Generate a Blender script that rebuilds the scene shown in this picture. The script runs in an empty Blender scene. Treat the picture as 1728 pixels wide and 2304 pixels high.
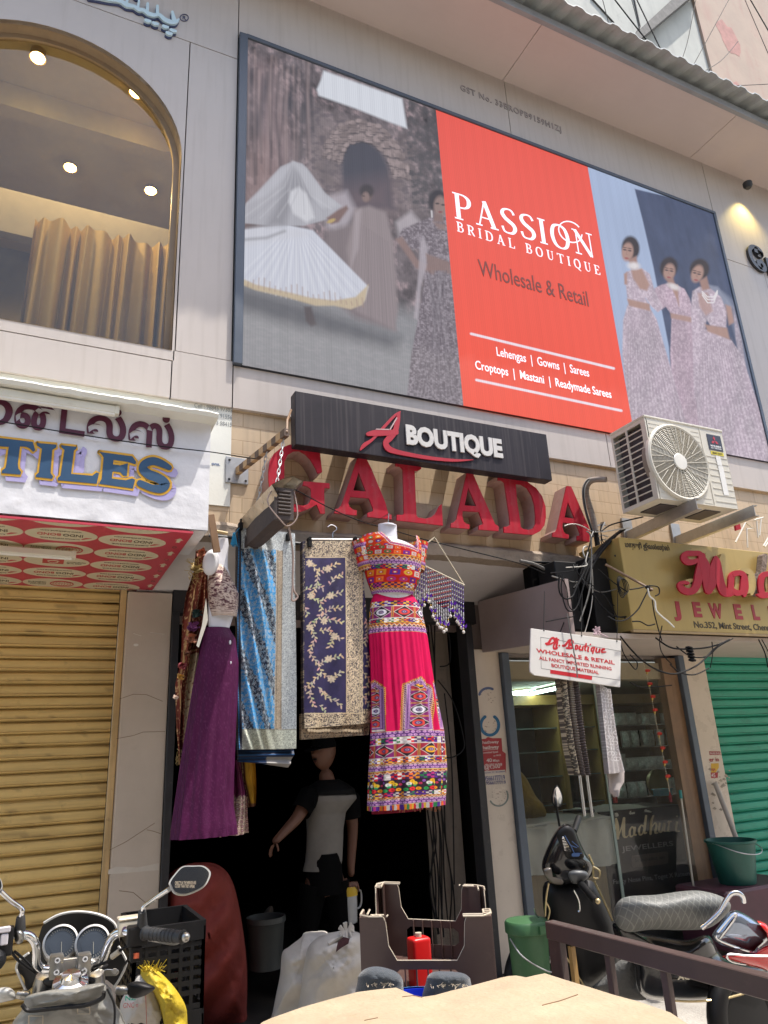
import bpy, bmesh, math, random
import numpy as np
from mathutils import Vector, Matrix
from mathutils.geometry import tessellate_polygon

random.seed(7)
SC = bpy.context.scene
COL = SC.collection
R = math.radians

# ---------------------------------------------------------------- camera
YAW, PITCH, ROLL, FPX = R(26.372), R(18.656), R(-2.96), 1638.5
CAM = Vector((0.0, -4.2, 1.55))
_f = Vector((math.sin(YAW)*math.cos(PITCH), math.cos(YAW)*math.cos(PITCH), math.sin(PITCH)))
_r0 = Vector((math.cos(YAW), -math.sin(YAW), 0)); _u0 = _r0.cross(_f)
_r = math.cos(ROLL)*_r0 + math.sin(ROLL)*_u0
_u = -math.sin(ROLL)*_r0 + math.cos(ROLL)*_u0
cam = bpy.data.cameras.new('camera'); camo = bpy.data.objects.new('camera', cam); COL.objects.link(camo)
camo.matrix_world = Matrix(((_r.x, _u.x, -_f.x, CAM.x), (_r.y, _u.y, -_f.y, CAM.y), (_r.z, _u.z, -_f.z, CAM.z), (0, 0, 0, 1)))
cam.sensor_fit = 'HORIZONTAL'; cam.sensor_width = 36.0; cam.lens = FPX/1728*36.0
cam.clip_start = 0.05; cam.clip_end = 300
SC.camera = camo

# ---------------------------------------------------------------- light
SUN_TO = Vector((0.30, -0.24, 1.0)).normalized()
EL = math.asin(SUN_TO.z)
w = bpy.data.worlds.new('World'); SC.world = w; w.use_nodes = True
nt = w.node_tree; bg = nt.nodes['Background']
sky = nt.nodes.new('ShaderNodeTexSky'); sky.sky_type = 'NISHITA'; sky.sun_disc = False
sky.sun_elevation = EL; sky.sun_rotation = math.atan2(SUN_TO.x, SUN_TO.y); sky.air_density = 1.3; sky.dust_density = 3.0
nt.links.new(sky.outputs[0], bg.inputs[0]); bg.inputs[1].default_value = 0.15
sl = bpy.data.lights.new('sun', 'SUN'); sl.energy = 2.8; sl.angle = R(0.5); sl.color = (1.0, 0.945, 0.86)
so = bpy.data.objects.new('sun', sl); COL.objects.link(so)
so.rotation_euler = (-SUN_TO).to_track_quat('-Z', 'Y').to_euler(); so.location = (3, -6, 14)
SC.view_settings.view_transform = 'Standard'; SC.view_settings.look = 'None'
SC.view_settings.exposure = 1.08; SC.view_settings.gamma = 1.0
SC.cycles.max_bounces = 6; SC.cycles.diffuse_bounces = 4; SC.cycles.transparent_max_bounces = 12
SC.cycles.caustics_reflective = False; SC.cycles.caustics_refractive = False
SC.cycles.sample_clamp_indirect = 6.0

# ---------------------------------------------------------------- surveying helpers: a sight line of the survey camera cut by a real plane
def ray(px, py): return _f + _r*((px-864)/FPX) - _u*((py-1152)/FPX)
def PY(px, py, Y=0.0):
    d = ray(px, py); return CAM + d*((Y-CAM.y)/d.y)
def PX(px, py, X):
    d = ray(px, py); return CAM + d*((X-CAM.x)/d.x)
def PZ(px, py, Z):
    d = ray(px, py); return CAM + d*((Z-CAM.z)/d.z)
def PT(px, py, t): return CAM + ray(px, py)*t
def proj(X, Y, Z):
    v = [np.asarray(X)-CAM.x, np.asarray(Y)-CAM.y, np.asarray(Z)-CAM.z]
    dz = v[0]*_f.x+v[1]*_f.y+v[2]*_f.z; dx = v[0]*_r.x+v[1]*_r.y+v[2]*_r.z; dy = v[0]*_u.x+v[1]*_u.y+v[2]*_u.z
    return 864+FPX*dx/dz, 1152-FPX*dy/dz
def V(*a): return Vector(a)

# ---------------------------------------------------------------- objects
def tag(o, label=None, cat=None, group=None, kind=None):
    if label: o['label'] = label
    if cat: o['category'] = cat
    if group: o['group'] = group
    if kind: o['kind'] = kind
    return o
def thing(name, label, cat, loc=(0, 0, 0), group=None):
    o = bpy.data.objects.new(name, None); COL.objects.link(o); o.location = loc
    o.empty_display_size = 0.1
    return tag(o, label, cat, group)
def rootloc(p):
    v = Vector((0, 0, 0))
    while p is not None: v += p.location; p = p.parent
    return v
class MB:
    def __init__(s): s.v = []; s.f = []; s.mi = []; s.cur = 0; s.col = None; s.smooth = None
    def mat(s, i): s.cur = i; return s
    def add(s, vs, fs):
        b = len(s.v); s.v += [tuple(v) for v in vs]
        s.f += [tuple(b+i for i in f) for f in fs]; s.mi += [s.cur]*len(fs); return b
    def box(s, a, b):
        x0, y0, z0 = [min(a[i], b[i]) for i in range(3)]; x1, y1, z1 = [max(a[i], b[i]) for i in range(3)]
        s.add([(x0,y0,z0),(x1,y0,z0),(x1,y1,z0),(x0,y1,z0),(x0,y0,z1),(x1,y0,z1),(x1,y1,z1),(x0,y1,z1)],
              [(0,3,2,1),(4,5,6,7),(0,1,5,4),(1,2,6,5),(2,3,7,6),(3,0,4,7)]); return s
    def obox(s, c, ax, ay, az):      # centre and three half-axis vectors
        c = Vector(c); vs = []
        for k in (-1, 1):
            for i, j in ((-1,-1),(1,-1),(1,1),(-1,1)): vs.append(c+i*ax+j*ay+k*az)
        s.add(vs, [(0,3,2,1),(4,5,6,7),(0,1,5,4),(1,2,6,5),(2,3,7,6),(3,0,4,7)]); return s
    def beam(s, a, b, w_, h_, up=(0, 0, 1)):
        a = Vector(a); b = Vector(b); d = (b-a); L = d.length; d.normalize(); u = Vector(up)
        x = d.cross(u).normalized(); z = x.cross(d).normalized()
        return s.obox((a+b)/2, x*(w_/2), d*(L/2), z*(h_/2))
    def prism(s, pts, off, holes=()):
        off = Vector(off); loops = [[Vector(p) for p in pts]]+[[Vector(p) for p in h] for h in holes]
        flat = [p for l in loops for p in l]; n = len(flat)
        tris = tessellate_polygon(loops)
        b = s.add(flat+[p+off for p in flat], [])
        nn = Vector((0, 0, 0))
        for t in tris: nn += (flat[t[1]]-flat[t[0]]).cross(flat[t[2]]-flat[t[0]])
        flip = nn.dot(off) > 0
        fs = []
        for t in tris:
            t = tuple(t); fs.append((t[::-1] if flip else t)); fs.append(tuple(n+i for i in (t if flip else t[::-1])))
        k = 0
        for l in loops:
            m = len(l)
            for i in range(m):
                a_, b_ = k+i, k+(i+1) % m; fs.append((a_, b_, n+b_, n+a_))
            k += m
        s.f += [tuple(b+i for i in f) for f in fs]; s.mi += [s.cur]*len(fs); return s
    def tube(s, pts, r, n=8, cap=True):
        pts = [Vector(p) for p in pts]; m = len(pts)
        rs = r if isinstance(r, (list, tuple)) else [r]*m
        t0 = (pts[1]-pts[0]).normalized(); x = t0.orthogonal().normalized(); b = len(s.v); vs = []
        for i, p in enumerate(pts):
            t = (pts[min(i+1, m-1)]-pts[max(i-1, 0)])
            t = t.normalized() if t.length > 1e-9 else t0
            x = (x-t*x.dot(t)); x = x.normalized() if x.length > 1e-6 else t.orthogonal().normalized()
            y = t.cross(x)
            for k in range(n):
                a = 2*math.pi*k/n; vs.append(p+(x*math.cos(a)+y*math.sin(a))*rs[i])
        fs = [(i*n+k, i*n+(k+1) % n, (i+1)*n+(k+1) % n, (i+1)*n+k) for i in range(m-1) for k in range(n)]
        if cap: fs += [tuple(range(n))[::-1], tuple((m-1)*n+k for k in range(n))]
        s.add(vs, fs); return s
    def lathe(s, prof, c, ax=(0, 0, 1), n=20, cap=True):
        c = Vector(c); az = Vector(ax).normalized(); x = az.orthogonal().normalized(); y = az.cross(x); vs = []; m = len(prof)
        for r_, h in prof:
            for k in range(n):
                a = 2*math.pi*k/n; vs.append(c+az*h+(x*math.cos(a)+y*math.sin(a))*max(r_, 1e-5))
        fs = [(i*n+k, i*n+(k+1) % n, (i+1)*n+(k+1) % n, (i+1)*n+k) for i in range(m-1) for k in range(n)]
        if cap: fs += [tuple(range(n))[::-1], tuple((m-1)*n+k for k in range(n))]
        s.add(vs, fs); return s
    def ell(s, c, rad, n=12, m=8, rot=None):
        c = Vector(c); vs = []; fs = []
        for i in range(m+1):
            th = math.pi*i/m
            for k in range(n):
                a = 2*math.pi*k/n
                p = Vector((rad[0]*math.sin(th)*math.cos(a), rad[1]*math.sin(th)*math.sin(a), rad[2]*math.cos(th)))
                vs.append(c+(rot @ p if rot else p))
        for i in range(m):
            for k in range(n): fs.append((i*n+k, (i+1)*n+k, (i+1)*n+(k+1) % n, i*n+(k+1) % n))
        s.add(vs, fs); return s
    def grid(s, A, wrap=False):       # A: (nv, nu, 3) array
        nv, nu = A.shape[:2]; b = len(s.v); s.v += [tuple(p) for p in A.reshape(-1, 3)]
        i, j = np.meshgrid(np.arange(nv-1), np.arange(nu if wrap else nu-1), indexing='ij')
        j2 = (j+1) % nu
        q = np.stack([i*nu+j, (i+1)*nu+j, (i+1)*nu+j2, i*nu+j2], -1).reshape(-1, 4)+b
        s.f += [tuple(x) for x in q.tolist()]; s.mi += [s.cur]*len(q); return b
    def build(s, name, mats, parent=None, smooth=False, bev=0.0, label=None, seg=1, ang=40):
        me = bpy.data.meshes.new(name)
        off = rootloc(parent) if parent is not None else None
        if off is None:
            a = np.array(s.v); off = Vector(((a[:,0].min()+a[:,0].max())/2, (a[:,1].min()+a[:,1].max())/2, a[:,2].min()))
        a = np.array(s.v, dtype=np.float64)-np.array(off)
        me.from_pydata(a.tolist(), [], s.f)
        for m in (mats if isinstance(mats, (list, tuple)) else [mats]): me.materials.append(m)
        me.polygons.foreach_set('material_index', s.mi)
        if s.col is not None:
            at = me.color_attributes.new('Col', 'FLOAT_COLOR', 'POINT')
            c = np.ones((len(s.v), 4), dtype=np.float32); c[:len(s.col), :3] = s.col
            at.data.foreach_set('color', c.ravel())
        if smooth or bev:
            bm = bmesh.new(); bm.from_mesh(me)
            if bev:
                bmesh.ops.remove_doubles(bm, verts=bm.verts, dist=1e-5)
                es = [e for e in bm.edges if len(e.link_faces) == 2 and e.calc_face_angle(0) > R(30)]
                bmesh.ops.bevel(bm, geom=es, offset=bev, segments=seg, profile=0.6, affect='EDGES', clamp_overlap=True)
            if smooth:
                for f in bm.faces: f.smooth = True
                for e in bm.edges:
                    if len(e.link_faces) == 2 and e.calc_face_angle(0) > R(ang): e.smooth = False
            bm.to_mesh(me); bm.free()
        me.update()
        o = bpy.data.objects.new(name, me); COL.objects.link(o)
        if parent is not None: o.parent = parent
        else: o.location = off
        if label: o['label'] = label
        return o
def catmull(pts, k=6, closed=False):
    pts = [Vector(p) for p in pts]; n = len(pts); out = []
    rng = n if closed else n-1
    for i in range(rng):
        p0 = pts[(i-1) % n] if closed or i > 0 else pts[0]; p1 = pts[i]; p2 = pts[(i+1) % n]
        p3 = pts[(i+2) % n] if closed or i+2 < n else pts[-1]
        for j in range(k):
            t = j/k
            out.append(0.5*((2*p1)+(p2-p0)*t+(2*p0-5*p1+4*p2-p3)*t*t+(3*p1-p0-3*p2+p3)*t**3))
    if not closed: out.append(pts[-1])
    return out
def sag(a, b, d, n=10):
    a = Vector(a); b = Vector(b)
    return [a.lerp(b, i/n)-Vector((0, 0, 4*d*(i/n)*(1-i/n))) for i in range(n+1)]

# ---------------------------------------------------------------- materials
def _n(t, k, **kw):
    n = t.nodes.new('ShaderNode'+k)
    for a, b in kw.items(): setattr(n, a, b)
    return n
def mat(name, col, rough=0.6, metal=0.0, var=0.14, scale=5.0, bump=0.0, bscale=60.0, streak=0.0, scol=(0.05, 0.045, 0.04), spots=0.0, spec=0.5, coat=0.0, emit=None, es=0.0, attr=False, sheen=0.0, hscale=None, trans=0.0):
    m = bpy.data.materials.new(name); m.use_nodes = True; t = m.node_tree; b = t.nodes['Principled BSDF']; L = t.links.new
    tc = _n(t, 'TexCoord')
    if attr:
        a = _n(t, 'Attribute', attribute_name='Col'); base = a.outputs['Color']
    else:
        rgb = _n(t, 'RGB'); rgb.outputs[0].default_value = (*col, 1); base = rgb.outputs[0]
    nz = _n(t, 'TexNoise'); nz.inputs['Scale'].default_value = scale; nz.inputs['Detail'].default_value = 6; nz.inputs['Roughness'].default_value = 0.65
    L(tc.outputs['Object'], nz.inputs['Vector'])
    mr = _n(t, 'MapRange'); mr.inputs[1].default_value = 0.25; mr.inputs[2].default_value = 0.75; mr.inputs[3].default_value = 1-var; mr.inputs[4].default_value = 1+var
    L(nz.outputs['Fac'], mr.inputs[0])
    mul = _n(t, 'VectorMath', operation='SCALE'); L(base, mul.inputs[0]); L(mr.outputs[0], mul.inputs['Scale']); cur = mul.outputs[0]
    def blend(fac, c2, cur):
        mx = _n(t, 'MixRGB'); L(fac, mx.inputs[0]); L(cur, mx.inputs[1]); mx.inputs[2].default_value = (*c2, 1); return mx.outputs[0]
    if streak > 0:
        mp = _n(t, 'Mapping'); mp.inputs['Scale'].default_value = hscale or (14, 14, 0.9); L(tc.outputs['Object'], mp.inputs['Vector'])
        n2 = _n(t, 'TexNoise'); n2.inputs['Scale'].default_value = 1.6; n2.inputs['Detail'].default_value = 5; L(mp.outputs[0], n2.inputs['Vector'])
        r2 = _n(t, 'MapRange'); r2.inputs[1].default_value = 0.5; r2.inputs[2].default_value = 0.72; r2.inputs[3].default_value = 0; r2.inputs[4].default_value = streak
        L(n2.outputs['Fac'], r2.inputs[0]); cur = blend(r2.outputs[0], scol, cur)
    if spots > 0:
        n3 = _n(t, 'TexNoise'); n3.inputs['Scale'].default_value = scale*3.3; n3.inputs['Detail'].default_value = 8; n3.inputs['Roughness'].default_value = 0.75
        L(tc.outputs['Object'], n3.inputs['Vector'])
        r3 = _n(t, 'MapRange'); r3.inputs[1].default_value = 0.58; r3.inputs[2].default_value = 0.68; r3.inputs[3].default_value = 0; r3.inputs[4].default_value = spots
        L(n3.outputs['Fac'], r3.inputs[0]); cur = blend(r3.outputs[0], scol, cur)
    L(cur, b.inputs['Base Color'])
    b.inputs['Metallic'].default_value = metal; b.inputs['Specular IOR Level'].default_value = spec; b.inputs['Coat Weight'].default_value = coat
    b.inputs['Coat Roughness'].default_value = 0.08
    b.inputs['Sheen Weight'].default_value = sheen; b.inputs['Transmission Weight'].default_value = trans
    rr = _n(t, 'MapRange'); rr.inputs[3].default_value = max(rough-0.09, 0.02); rr.inputs[4].default_value = min(rough+0.09, 1); L(nz.outputs['Fac'], rr.inputs[0]); L(rr.outputs[0], b.inputs['Roughness'])
    if bump > 0:
        nb = _n(t, 'TexNoise'); nb.inputs['Scale'].default_value = bscale; nb.inputs['Detail'].default_value = 5; L(tc.outputs['Object'], nb.inputs['Vector'])
        bp = _n(t, 'Bump'); bp.inputs['Strength'].default_value = bump; bp.inputs['Distance'].default_value = 0.02; L(nb.outputs['Fac'], bp.inputs['Height']); L(bp.outputs[0], b.inputs['Normal'])
    if es > 0:
        b.inputs['Emission Strength'].default_value = es
        if emit == 'attr': L(base, b.inputs['Emission Color'])
        else: b.inputs['Emission Color'].default_value = (*emit, 1)
    return m
def glassmat(name, tint=(0.9, 0.92, 0.9), rough=0.0, refl=1.45, dust=0.0, dcol=(0.5, 0.47, 0.42)):
    m = bpy.data.materials.new(name); m.use_nodes = True; t = m.node_tree; L = t.links.new
    t.nodes.remove(t.nodes['Principled BSDF']); out = t.nodes['Material Output']
    tr = _n(t, 'BsdfTransparent'); tr.inputs[0].default_value = (*tint, 1)
    gl = _n(t, 'BsdfGlossy'); gl.inputs['Roughness'].default_value = rough
    fr = _n(t, 'Fresnel'); fr.inputs[0].default_value = refl
    mx = _n(t, 'MixShader'); ge = _n(t, 'NewGeometry'); fb = _n(t, 'Math', operation='SUBTRACT', use_clamp=True); L(fr.outputs[0], fb.inputs[0]); L(ge.outputs['Backfacing'], fb.inputs[1]); L(fb.outputs[0], mx.inputs[0]); L(tr.outputs[0], mx.inputs[1]); L(gl.outputs[0], mx.inputs[2]); cur = mx.outputs[0]
    if dust > 0:
        tc = _n(t, 'TexCoord'); nz = _n(t, 'TexNoise'); nz.inputs['Scale'].default_value = 4; nz.inputs['Detail'].default_value = 9; nz.inputs['Roughness'].default_value = 0.7
        L(tc.outputs['Object'], nz.inputs['Vector']); mr = _n(t, 'MapRange'); mr.inputs[1].default_value = 0.3; mr.inputs[2].default_value = 0.8; mr.inputs[4].default_value = dust; L(nz.outputs['Fac'], mr.inputs[0])
        df = _n(t, 'BsdfDiffuse'); df.inputs[0].default_value = (*dcol, 1); m2 = _n(t, 'MixShader'); L(mr.outputs[0], m2.inputs[0]); L(cur, m2.inputs[1]); L(df.outputs[0], m2.inputs[2]); cur = m2.outputs[0]
    L(cur, out.inputs['Surface'])
    return m
def emat(name, col, s):
    m = bpy.data.materials.new(name); m.use_nodes = True; b = m.node_tree.nodes['Principled BSDF']
    b.inputs['Base Color'].default_value = (*[c*0.5 for c in col], 1); b.inputs['Emission Color'].default_value = (*col, 1); b.inputs['Emission Strength'].default_value = s
    return m
def srgb(r, g, b):
    f = lambda c: (c/255)/12.92 if c <= 10 else (((c/255)+0.055)/1.055)**2.4
    return (f(r), f(g), f(b))

# ---------------------------------------------------------------- numpy painting of printed and woven patterns
def vnoise(x, y, seed=0):
    xi = np.floor(x).astype(np.int64); yi = np.floor(y).astype(np.int64); fx = x-xi; fy = y-yi
    fx = fx*fx*(3-2*fx); fy = fy*fy*(3-2*fy)
    def h(a, b):
        n = (a*374761393+b*668265263+seed*974711) & 0x7fffffff
        n = ((n ^ (n >> 13))*1274126177) & 0x7fffffff
        return ((n ^ (n >> 16)) & 0xffff)/65535.0
    return (h(xi, yi)*(1-fx)+h(xi+1, yi)*fx)*(1-fy)+(h(xi, yi+1)*(1-fx)+h(xi+1, yi+1)*fx)*fy
def fbm(x, y, seed=0, o=4):
    s = 0; a = 0.5; t = 0
    for i in range(o): s = s+a*vnoise(x*2**i, y*2**i, seed+i*17); t += a; a *= 0.55
    return s/t
def sdpoly(X, Y, pts):
    n = len(pts); inside = np.zeros(X.shape, bool); d = np.full(X.shape, 1e9)
    for i in range(n):
        x0, y0 = pts[i][:2]; x1, y1 = pts[(i+1) % n][:2]; ex, ey = x1-x0, y1-y0
        wx, wy = X-x0, Y-y0; t = np.clip((wx*ex+wy*ey)/(ex*ex+ey*ey+1e-12), 0, 1)
        d = np.minimum(d, (wx-t*ex)**2+(wy-t*ey)**2)
        if abs(ey) > 1e-9:
            c = ((y0 <= Y) & (y1 > Y)) | ((y1 <= Y) & (y0 > Y))
            inside ^= c & (X < x0+(Y-y0)*ex/ey)
    d = np.sqrt(d); return np.where(inside, -d, d)
def put(C, m, col, a=1.0):
    m = (np.clip(m, 0, 1)*a)[..., None]; C[:] = C*(1-m)+np.asarray(col)*m
def ppoly(C, X, Y, pts, col, soft=1.2, a=1.0): put(C, 0.5-sdpoly(X, Y, pts)/(2*soft), col, a)
def pell(C, X, Y, c, r, col, soft=0.12, a=1.0, rot=0.0):
    cx, sx = math.cos(rot), math.sin(rot); dx, dy = X-c[0], Y-c[1]
    q = np.sqrt(((dx*cx+dy*sx)/r[0])**2+((-dx*sx+dy*cx)/r[1])**2); put(C, 0.5+(1-q)/(2*soft), col, a)
def pline(C, X, Y, pts, wd, col, a=1.0, soft=0.8):
    d = np.full(X.shape, 1e9)
    for (x0, y0), (x1, y1) in zip(pts[:-1], pts[1:]):
        ex, ey = x1-x0, y1-y0; wx, wy = X-x0, Y-y0; t = np.clip((wx*ex+wy*ey)/(ex*ex+ey*ey+1e-12), 0, 1)
        d = np.minimum(d, np.hypot(wx-t*ex, wy-t*ey))
    put(C, 0.5+(wd/2-d)/(2*soft), col, a)

# ---------------------------------------------------------------- lettering
def text_mb(body, A, B, U, depth=0.004, bold=0.0, res=3, mb=None, cap=0.729, lift=0.0, space=1.0, n=None):
    c = bpy.data.curves.new('t', 'FONT'); c.body = body; c.resolution_u = res; c.offset = bold; c.space_character = space
    c.extrude = 0.5
    o = bpy.data.objects.new('t', c); COL.objects.link(o); bpy.context.view_layer.update()
    me = bpy.data.meshes.new_from_object(o.evaluated_get(bpy.context.evaluated_depsgraph_get()))
    vs = [v.co.copy() for v in me.vertices]; fs = [tuple(p.vertices) for p in me.polygons]
    bpy.data.objects.remove(o); bpy.data.curves.remove(c); bpy.data.meshes.remove(me)
    A, B, U = Vector(A), Vector(B), Vector(U); x0 = min(v.x for v in vs); x1 = max(v.x for v in vs)
    N = n if n is not None else (B-A).cross(U).normalized()
    mb = mb or MB()
    mb.add([A+(B-A)*((v.x-x0)/(x1-x0))+U*(v.y/cap)+N*((v.z+0.5)*depth+lift) for v in vs], fs)
    return mb
def tpx(body, a, b, h, Y, depth=0.004, bold=0.0, mb=None, lift=0.0, cap=0.729, space=1.0, res=3):
    A = PY(a[0], a[1], Y); B = PY(b[0], b[1], Y); U = V(0, 0, PY(a[0], a[1]-h, Y).z-A.z)
    return text_mb(body, A, B, U, depth, bold, mb=mb, lift=lift, cap=cap, space=space, res=res)
def ribbon(mb, pts, depth, fn, lift=0.0, k=5, smooth=True, ends=True):
    """a brush stroke: pts (x, y, width) in a flat sheet, fn maps sheet (x, y, height) to the world"""
    P = [Vector(p) for p in pts]
    if smooth and len(P) > 2: P = catmull(P, k)
    n = len(P); Lf = []; Rt = []
    for i, p in enumerate(P):
        t = (P[min(i+1, n-1)]-P[max(i-1, 0)]); t = Vector((t.x, t.y)); t = t.normalized() if t.length > 1e-9 else Vector((1, 0))
        nx, ny = -t.y*p.z/2, t.x*p.z/2; Lf.append((p.x+nx, p.y+ny)); Rt.append((p.x-nx, p.y-ny))
    def capend(p, a, b, q):
        t = Vector((p.x-q.x, p.y-q.y)); t = t.normalized()*p.z*0.42 if t.length > 1e-9 else t
        return [(a[0]*0.75+b[0]*0.25+t.x*0.8, a[1]*0.75+b[1]*0.25+t.y*0.8), (a[0]*0.25+b[0]*0.75+t.x*0.8, a[1]*0.25+b[1]*0.75+t.y*0.8)]
    vs = [fn(x, y, lift+depth) for x, y in Lf]+[fn(x, y, lift+depth) for x, y in Rt]
    vs += [fn(x, y, lift) for x, y in Lf]+[fn(x, y, lift) for x, y in Rt]
    fs = []
    for i in range(n-1):
        fs.append((i, i+1, n+i+1, n+i)); fs.append((i+1, i, 2*n+i, 2*n+i+1)); fs.append((n+i, n+i+1, 3*n+i+1, 3*n+i))
    if ends:
        for e, q in ((0, 1), (n-1, n-2)):
            c2 = capend(P[e], Lf[e], Rt[e], P[q]); b = len(vs)
            vs += [fn(x, y, lift+depth) for x, y in c2]+[fn(x, y, lift) for x, y in c2]
            fs += [(e, b, b+1, n+e), (e, 2*n+e, b+2, b), (b, b+2, b+3, b+1), (b+1, b+3, 3*n+e, n+e)]
    mb.add(vs, fs)
def pyfn(Y, off=(0, 0), s=1.0):
    def fn(x, y, h):
        p = PY(off[0]+x/s, off[1]+y/s, Y); return p+Vector((0, -h, 0))
    return fn
# serif capitals as brush strokes in a 1-high box (x, y up, width); thick stem T, thin t, serif bars
def serif(ch, T=0.17, t=0.05):
    def st(x, a=0.0, b=1.0, w=T): return [(x, a, w), (x, b, w)]
    def sf(x, y, hw=0.15, w=None): return [(x-hw, y, w or t), (x+hw, y, w or t)]
    h = t/2; o = 1-h
    G = {
     'I': (0.34, [st(.17), sf(.17, h), sf(.17, o)]),
     'T': (0.8, [st(.4), sf(.4, h), [(.03, o, t), (.77, o, t)], [(.04, o, t), (.05, .78, t*.7)], [(.76, o, t), (.75, .78, t*.7)]]),
     'L': (0.68, [st(.18), sf(.18, o), [(.02, h, t), (.62, h, t)], [(.62, h, t*1.4), (.65, .28, t)]]),
     'E': (0.68, [st(.18), [(.02, h, t), (.62, h, t)], [(.02, o, t), (.6, o, t)], [(.2, .52, t), (.46, .52, t)], [(.62, h, t*1.4), (.65, .26, t)], [(.6, o, t*1.4), (.62, .76, t)], [(.46, .62, t), (.46, .42, t)]]),
     'P': (0.68, [st(.18), sf(.18, h), [(.02, o, t), (.3, o, t)], [(.2, o, t), (.42, o-.01, t*1.3), (.57, .87, T*.8), (.6, .74, T), (.56, .59, T*.8), (.42, .48, t*1.3), (.2, .46, t)]]),
     'B': (0.7, [st(.18), [(.02, o, t), (.3, o, t)], [(.02, h, t), (.3, h, t)], [(.2, o, t), (.4, o-.01, t*1.3), (.54, .88, T*.7), (.56, .76, T*.8), (.53, .64, T*.7), (.4, .55, t*1.3), (.2, .53, t)], [(.2, .53, t), (.43, .52, t*1.3), (.6, .41, T*.8), (.62, .28, T), (.58, .13, T*.8), (.43, .03, t*1.3), (.2, h, t)]]),
     'R': (0.76, [st(.18), sf(.18, h), [(.02, o, t), (.3, o, t)], [(.2, o, t), (.42, o-.01, t*1.3), (.56, .88, T*.8), (.59, .75, T), (.55, .61, T*.8), (.42, .51, t*1.3), (.2, .5, t)], [(.36, .5, t*1.5), (.52, .3, T*.9), (.64, .08, T*.9), (.74, .02, t)]]),
     'D': (0.84, [st(.18), [(.02, o, t), (.3, o, t)], [(.02, h, t), (.3, h, t)], [(.2, o, t), (.46, o-.02, t*1.4), (.68, .78, T*.9), (.73, .5, T), (.68, .22, T*.9), (.46, .04, t*1.4), (.2, h, t)]]),
     'O': (0.9, [[(.45, .98, t*1.2), (.22, .86, T*.85), (.13, .5, T), (.22, .14, T*.85), (.45, .02, t*1.2), (.68, .14, T*.85), (.77, .5, T), (.68, .86, T*.85), (.45, .98, t*1.2)]]),
     'Q': (0.9, [[(.45, .98, t*1.2), (.22, .86, T*.85), (.13, .5, T), (.22, .14, T*.85), (.45, .02, t*1.2), (.68, .14, T*.85), (.77, .5, T), (.68, .86, T*.85), (.45, .98, t*1.2)], [(.45, .08, t), (.58, -.08, T*.8), (.8, -.22, t)]]),
     'U': (0.84, [[(.2, 1, T), (.2, .4, T), (.24, .14, T*.8), (.42, .03, t*1.4), (.6, .12, t), (.66, .36, t), (.66, 1, t)], sf(.2, o), sf(.66, o, .12)]),
     'A': (0.86, [[(.14, 0, t*1.2), (.4, 1, t*1.2)], [(.4, 1.0, T), (.7, 0, T)], [(.22, .34, t), (.58, .34, t)], sf(.13, h, .12), sf(.7, h, .15)]),
     'S': (0.64, [[(.56, .8, t*2.2), (.48, .95, t*1.6), (.32, .98, t*1.3), (.15, .9, T*.7), (.11, .75, T), (.2, .6, T), (.34, .5, T), (.5, .38, T), (.54, .22, T), (.44, .06, T*.7), (.28, .02, t*1.3), (.12, .06, t*1.6), (.06, .24, t*2.2)]]),
     'N': (0.9, [[(.16, 0, t), (.16, 1, t)], [(.14, .98, T*.9), (.72, .03, T*.9)], [(.74, 0, t), (.74, 1, t)], sf(.16, h, .13), sf(.1, o, .1), sf(.74, o, .13)]),
     ' ': (0.45, []),
    }
    return G[ch]
def serif_mb(body, A, B, U, depth=0.003, T=0.17, t=0.055, gap=0.14, mb=None, lift=0.0, n=None):
    A, B, U = Vector(A), Vector(B), Vector(U); N = n or (B-A).cross(U).normalized(); mb = mb or MB()
    tot = sum(serif(c)[0]+gap for c in body)-gap; x = 0; k = 0
    for c in body:
        wd, sts = serif(c, T, t)
        for s_ in sts:
            k += 1; e = 0.00025*(k % 5)
            fn = lambda a, b, h, x=x: A+(B-A)*((x+a)/tot)+U*b+N*h
            ribbon(mb, s_, depth+e, fn, lift=lift, k=4, ends=False)
        x += wd+gap
    return mb

# ================================================================ materials shared
M = {}
M['clad'] = mat('aluminium_cladding', (0.50, 0.445, 0.41), 0.42, var=0.06, scale=1.5, streak=0.32, scol=(0.36, 0.31, 0.27), spec=0.45)
M['soffit'] = mat('soffit_board', (0.53, 0.445, 0.42), 0.5, var=0.06, scale=1.2, streak=0.08, scol=(0.42, 0.33, 0.3), hscale=(1, 9, 9))
M['darkgap'] = mat('dark_joint', (0.06, 0.058, 0.06), 0.8)
M['plaster_white'] = mat('white_wall_paint', (0.74, 0.74, 0.68), 0.75, var=0.07, scale=3, spots=0.22, scol=(0.50, 0.47, 0.36), bump=0.03)
M['ceil_white'] = mat('white_ceiling_board', (0.66, 0.62, 0.61), 0.55, var=0.08, scale=2.5, spots=0.18, scol=(0.35, 0.3, 0.28))
M['pilaster'] = mat('polished_beige_marble', (0.64, 0.55, 0.45), 0.28, var=0.09, scale=2.2, spots=0.15, scol=(0.36, 0.28, 0.2))
M['pilaster_grey'] = mat('dusty_grey_marble', (0.56, 0.48, 0.40), 0.45, var=0.09, scale=2.2, spots=0.12, scol=(0.30, 0.24, 0.18))
M['brown_panel'] = mat('brown_laminate', (0.32, 0.25, 0.235), 0.45, var=0.14, scale=2.5, spots=0.25, scol=(0.36, 0.3, 0.29))
M['black_metal'] = mat('black_painted_metal', (0.022, 0.022, 0.026), 0.5, var=0.3, scale=9, spots=0.3, scol=(0.12, 0.10, 0.085))
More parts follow.
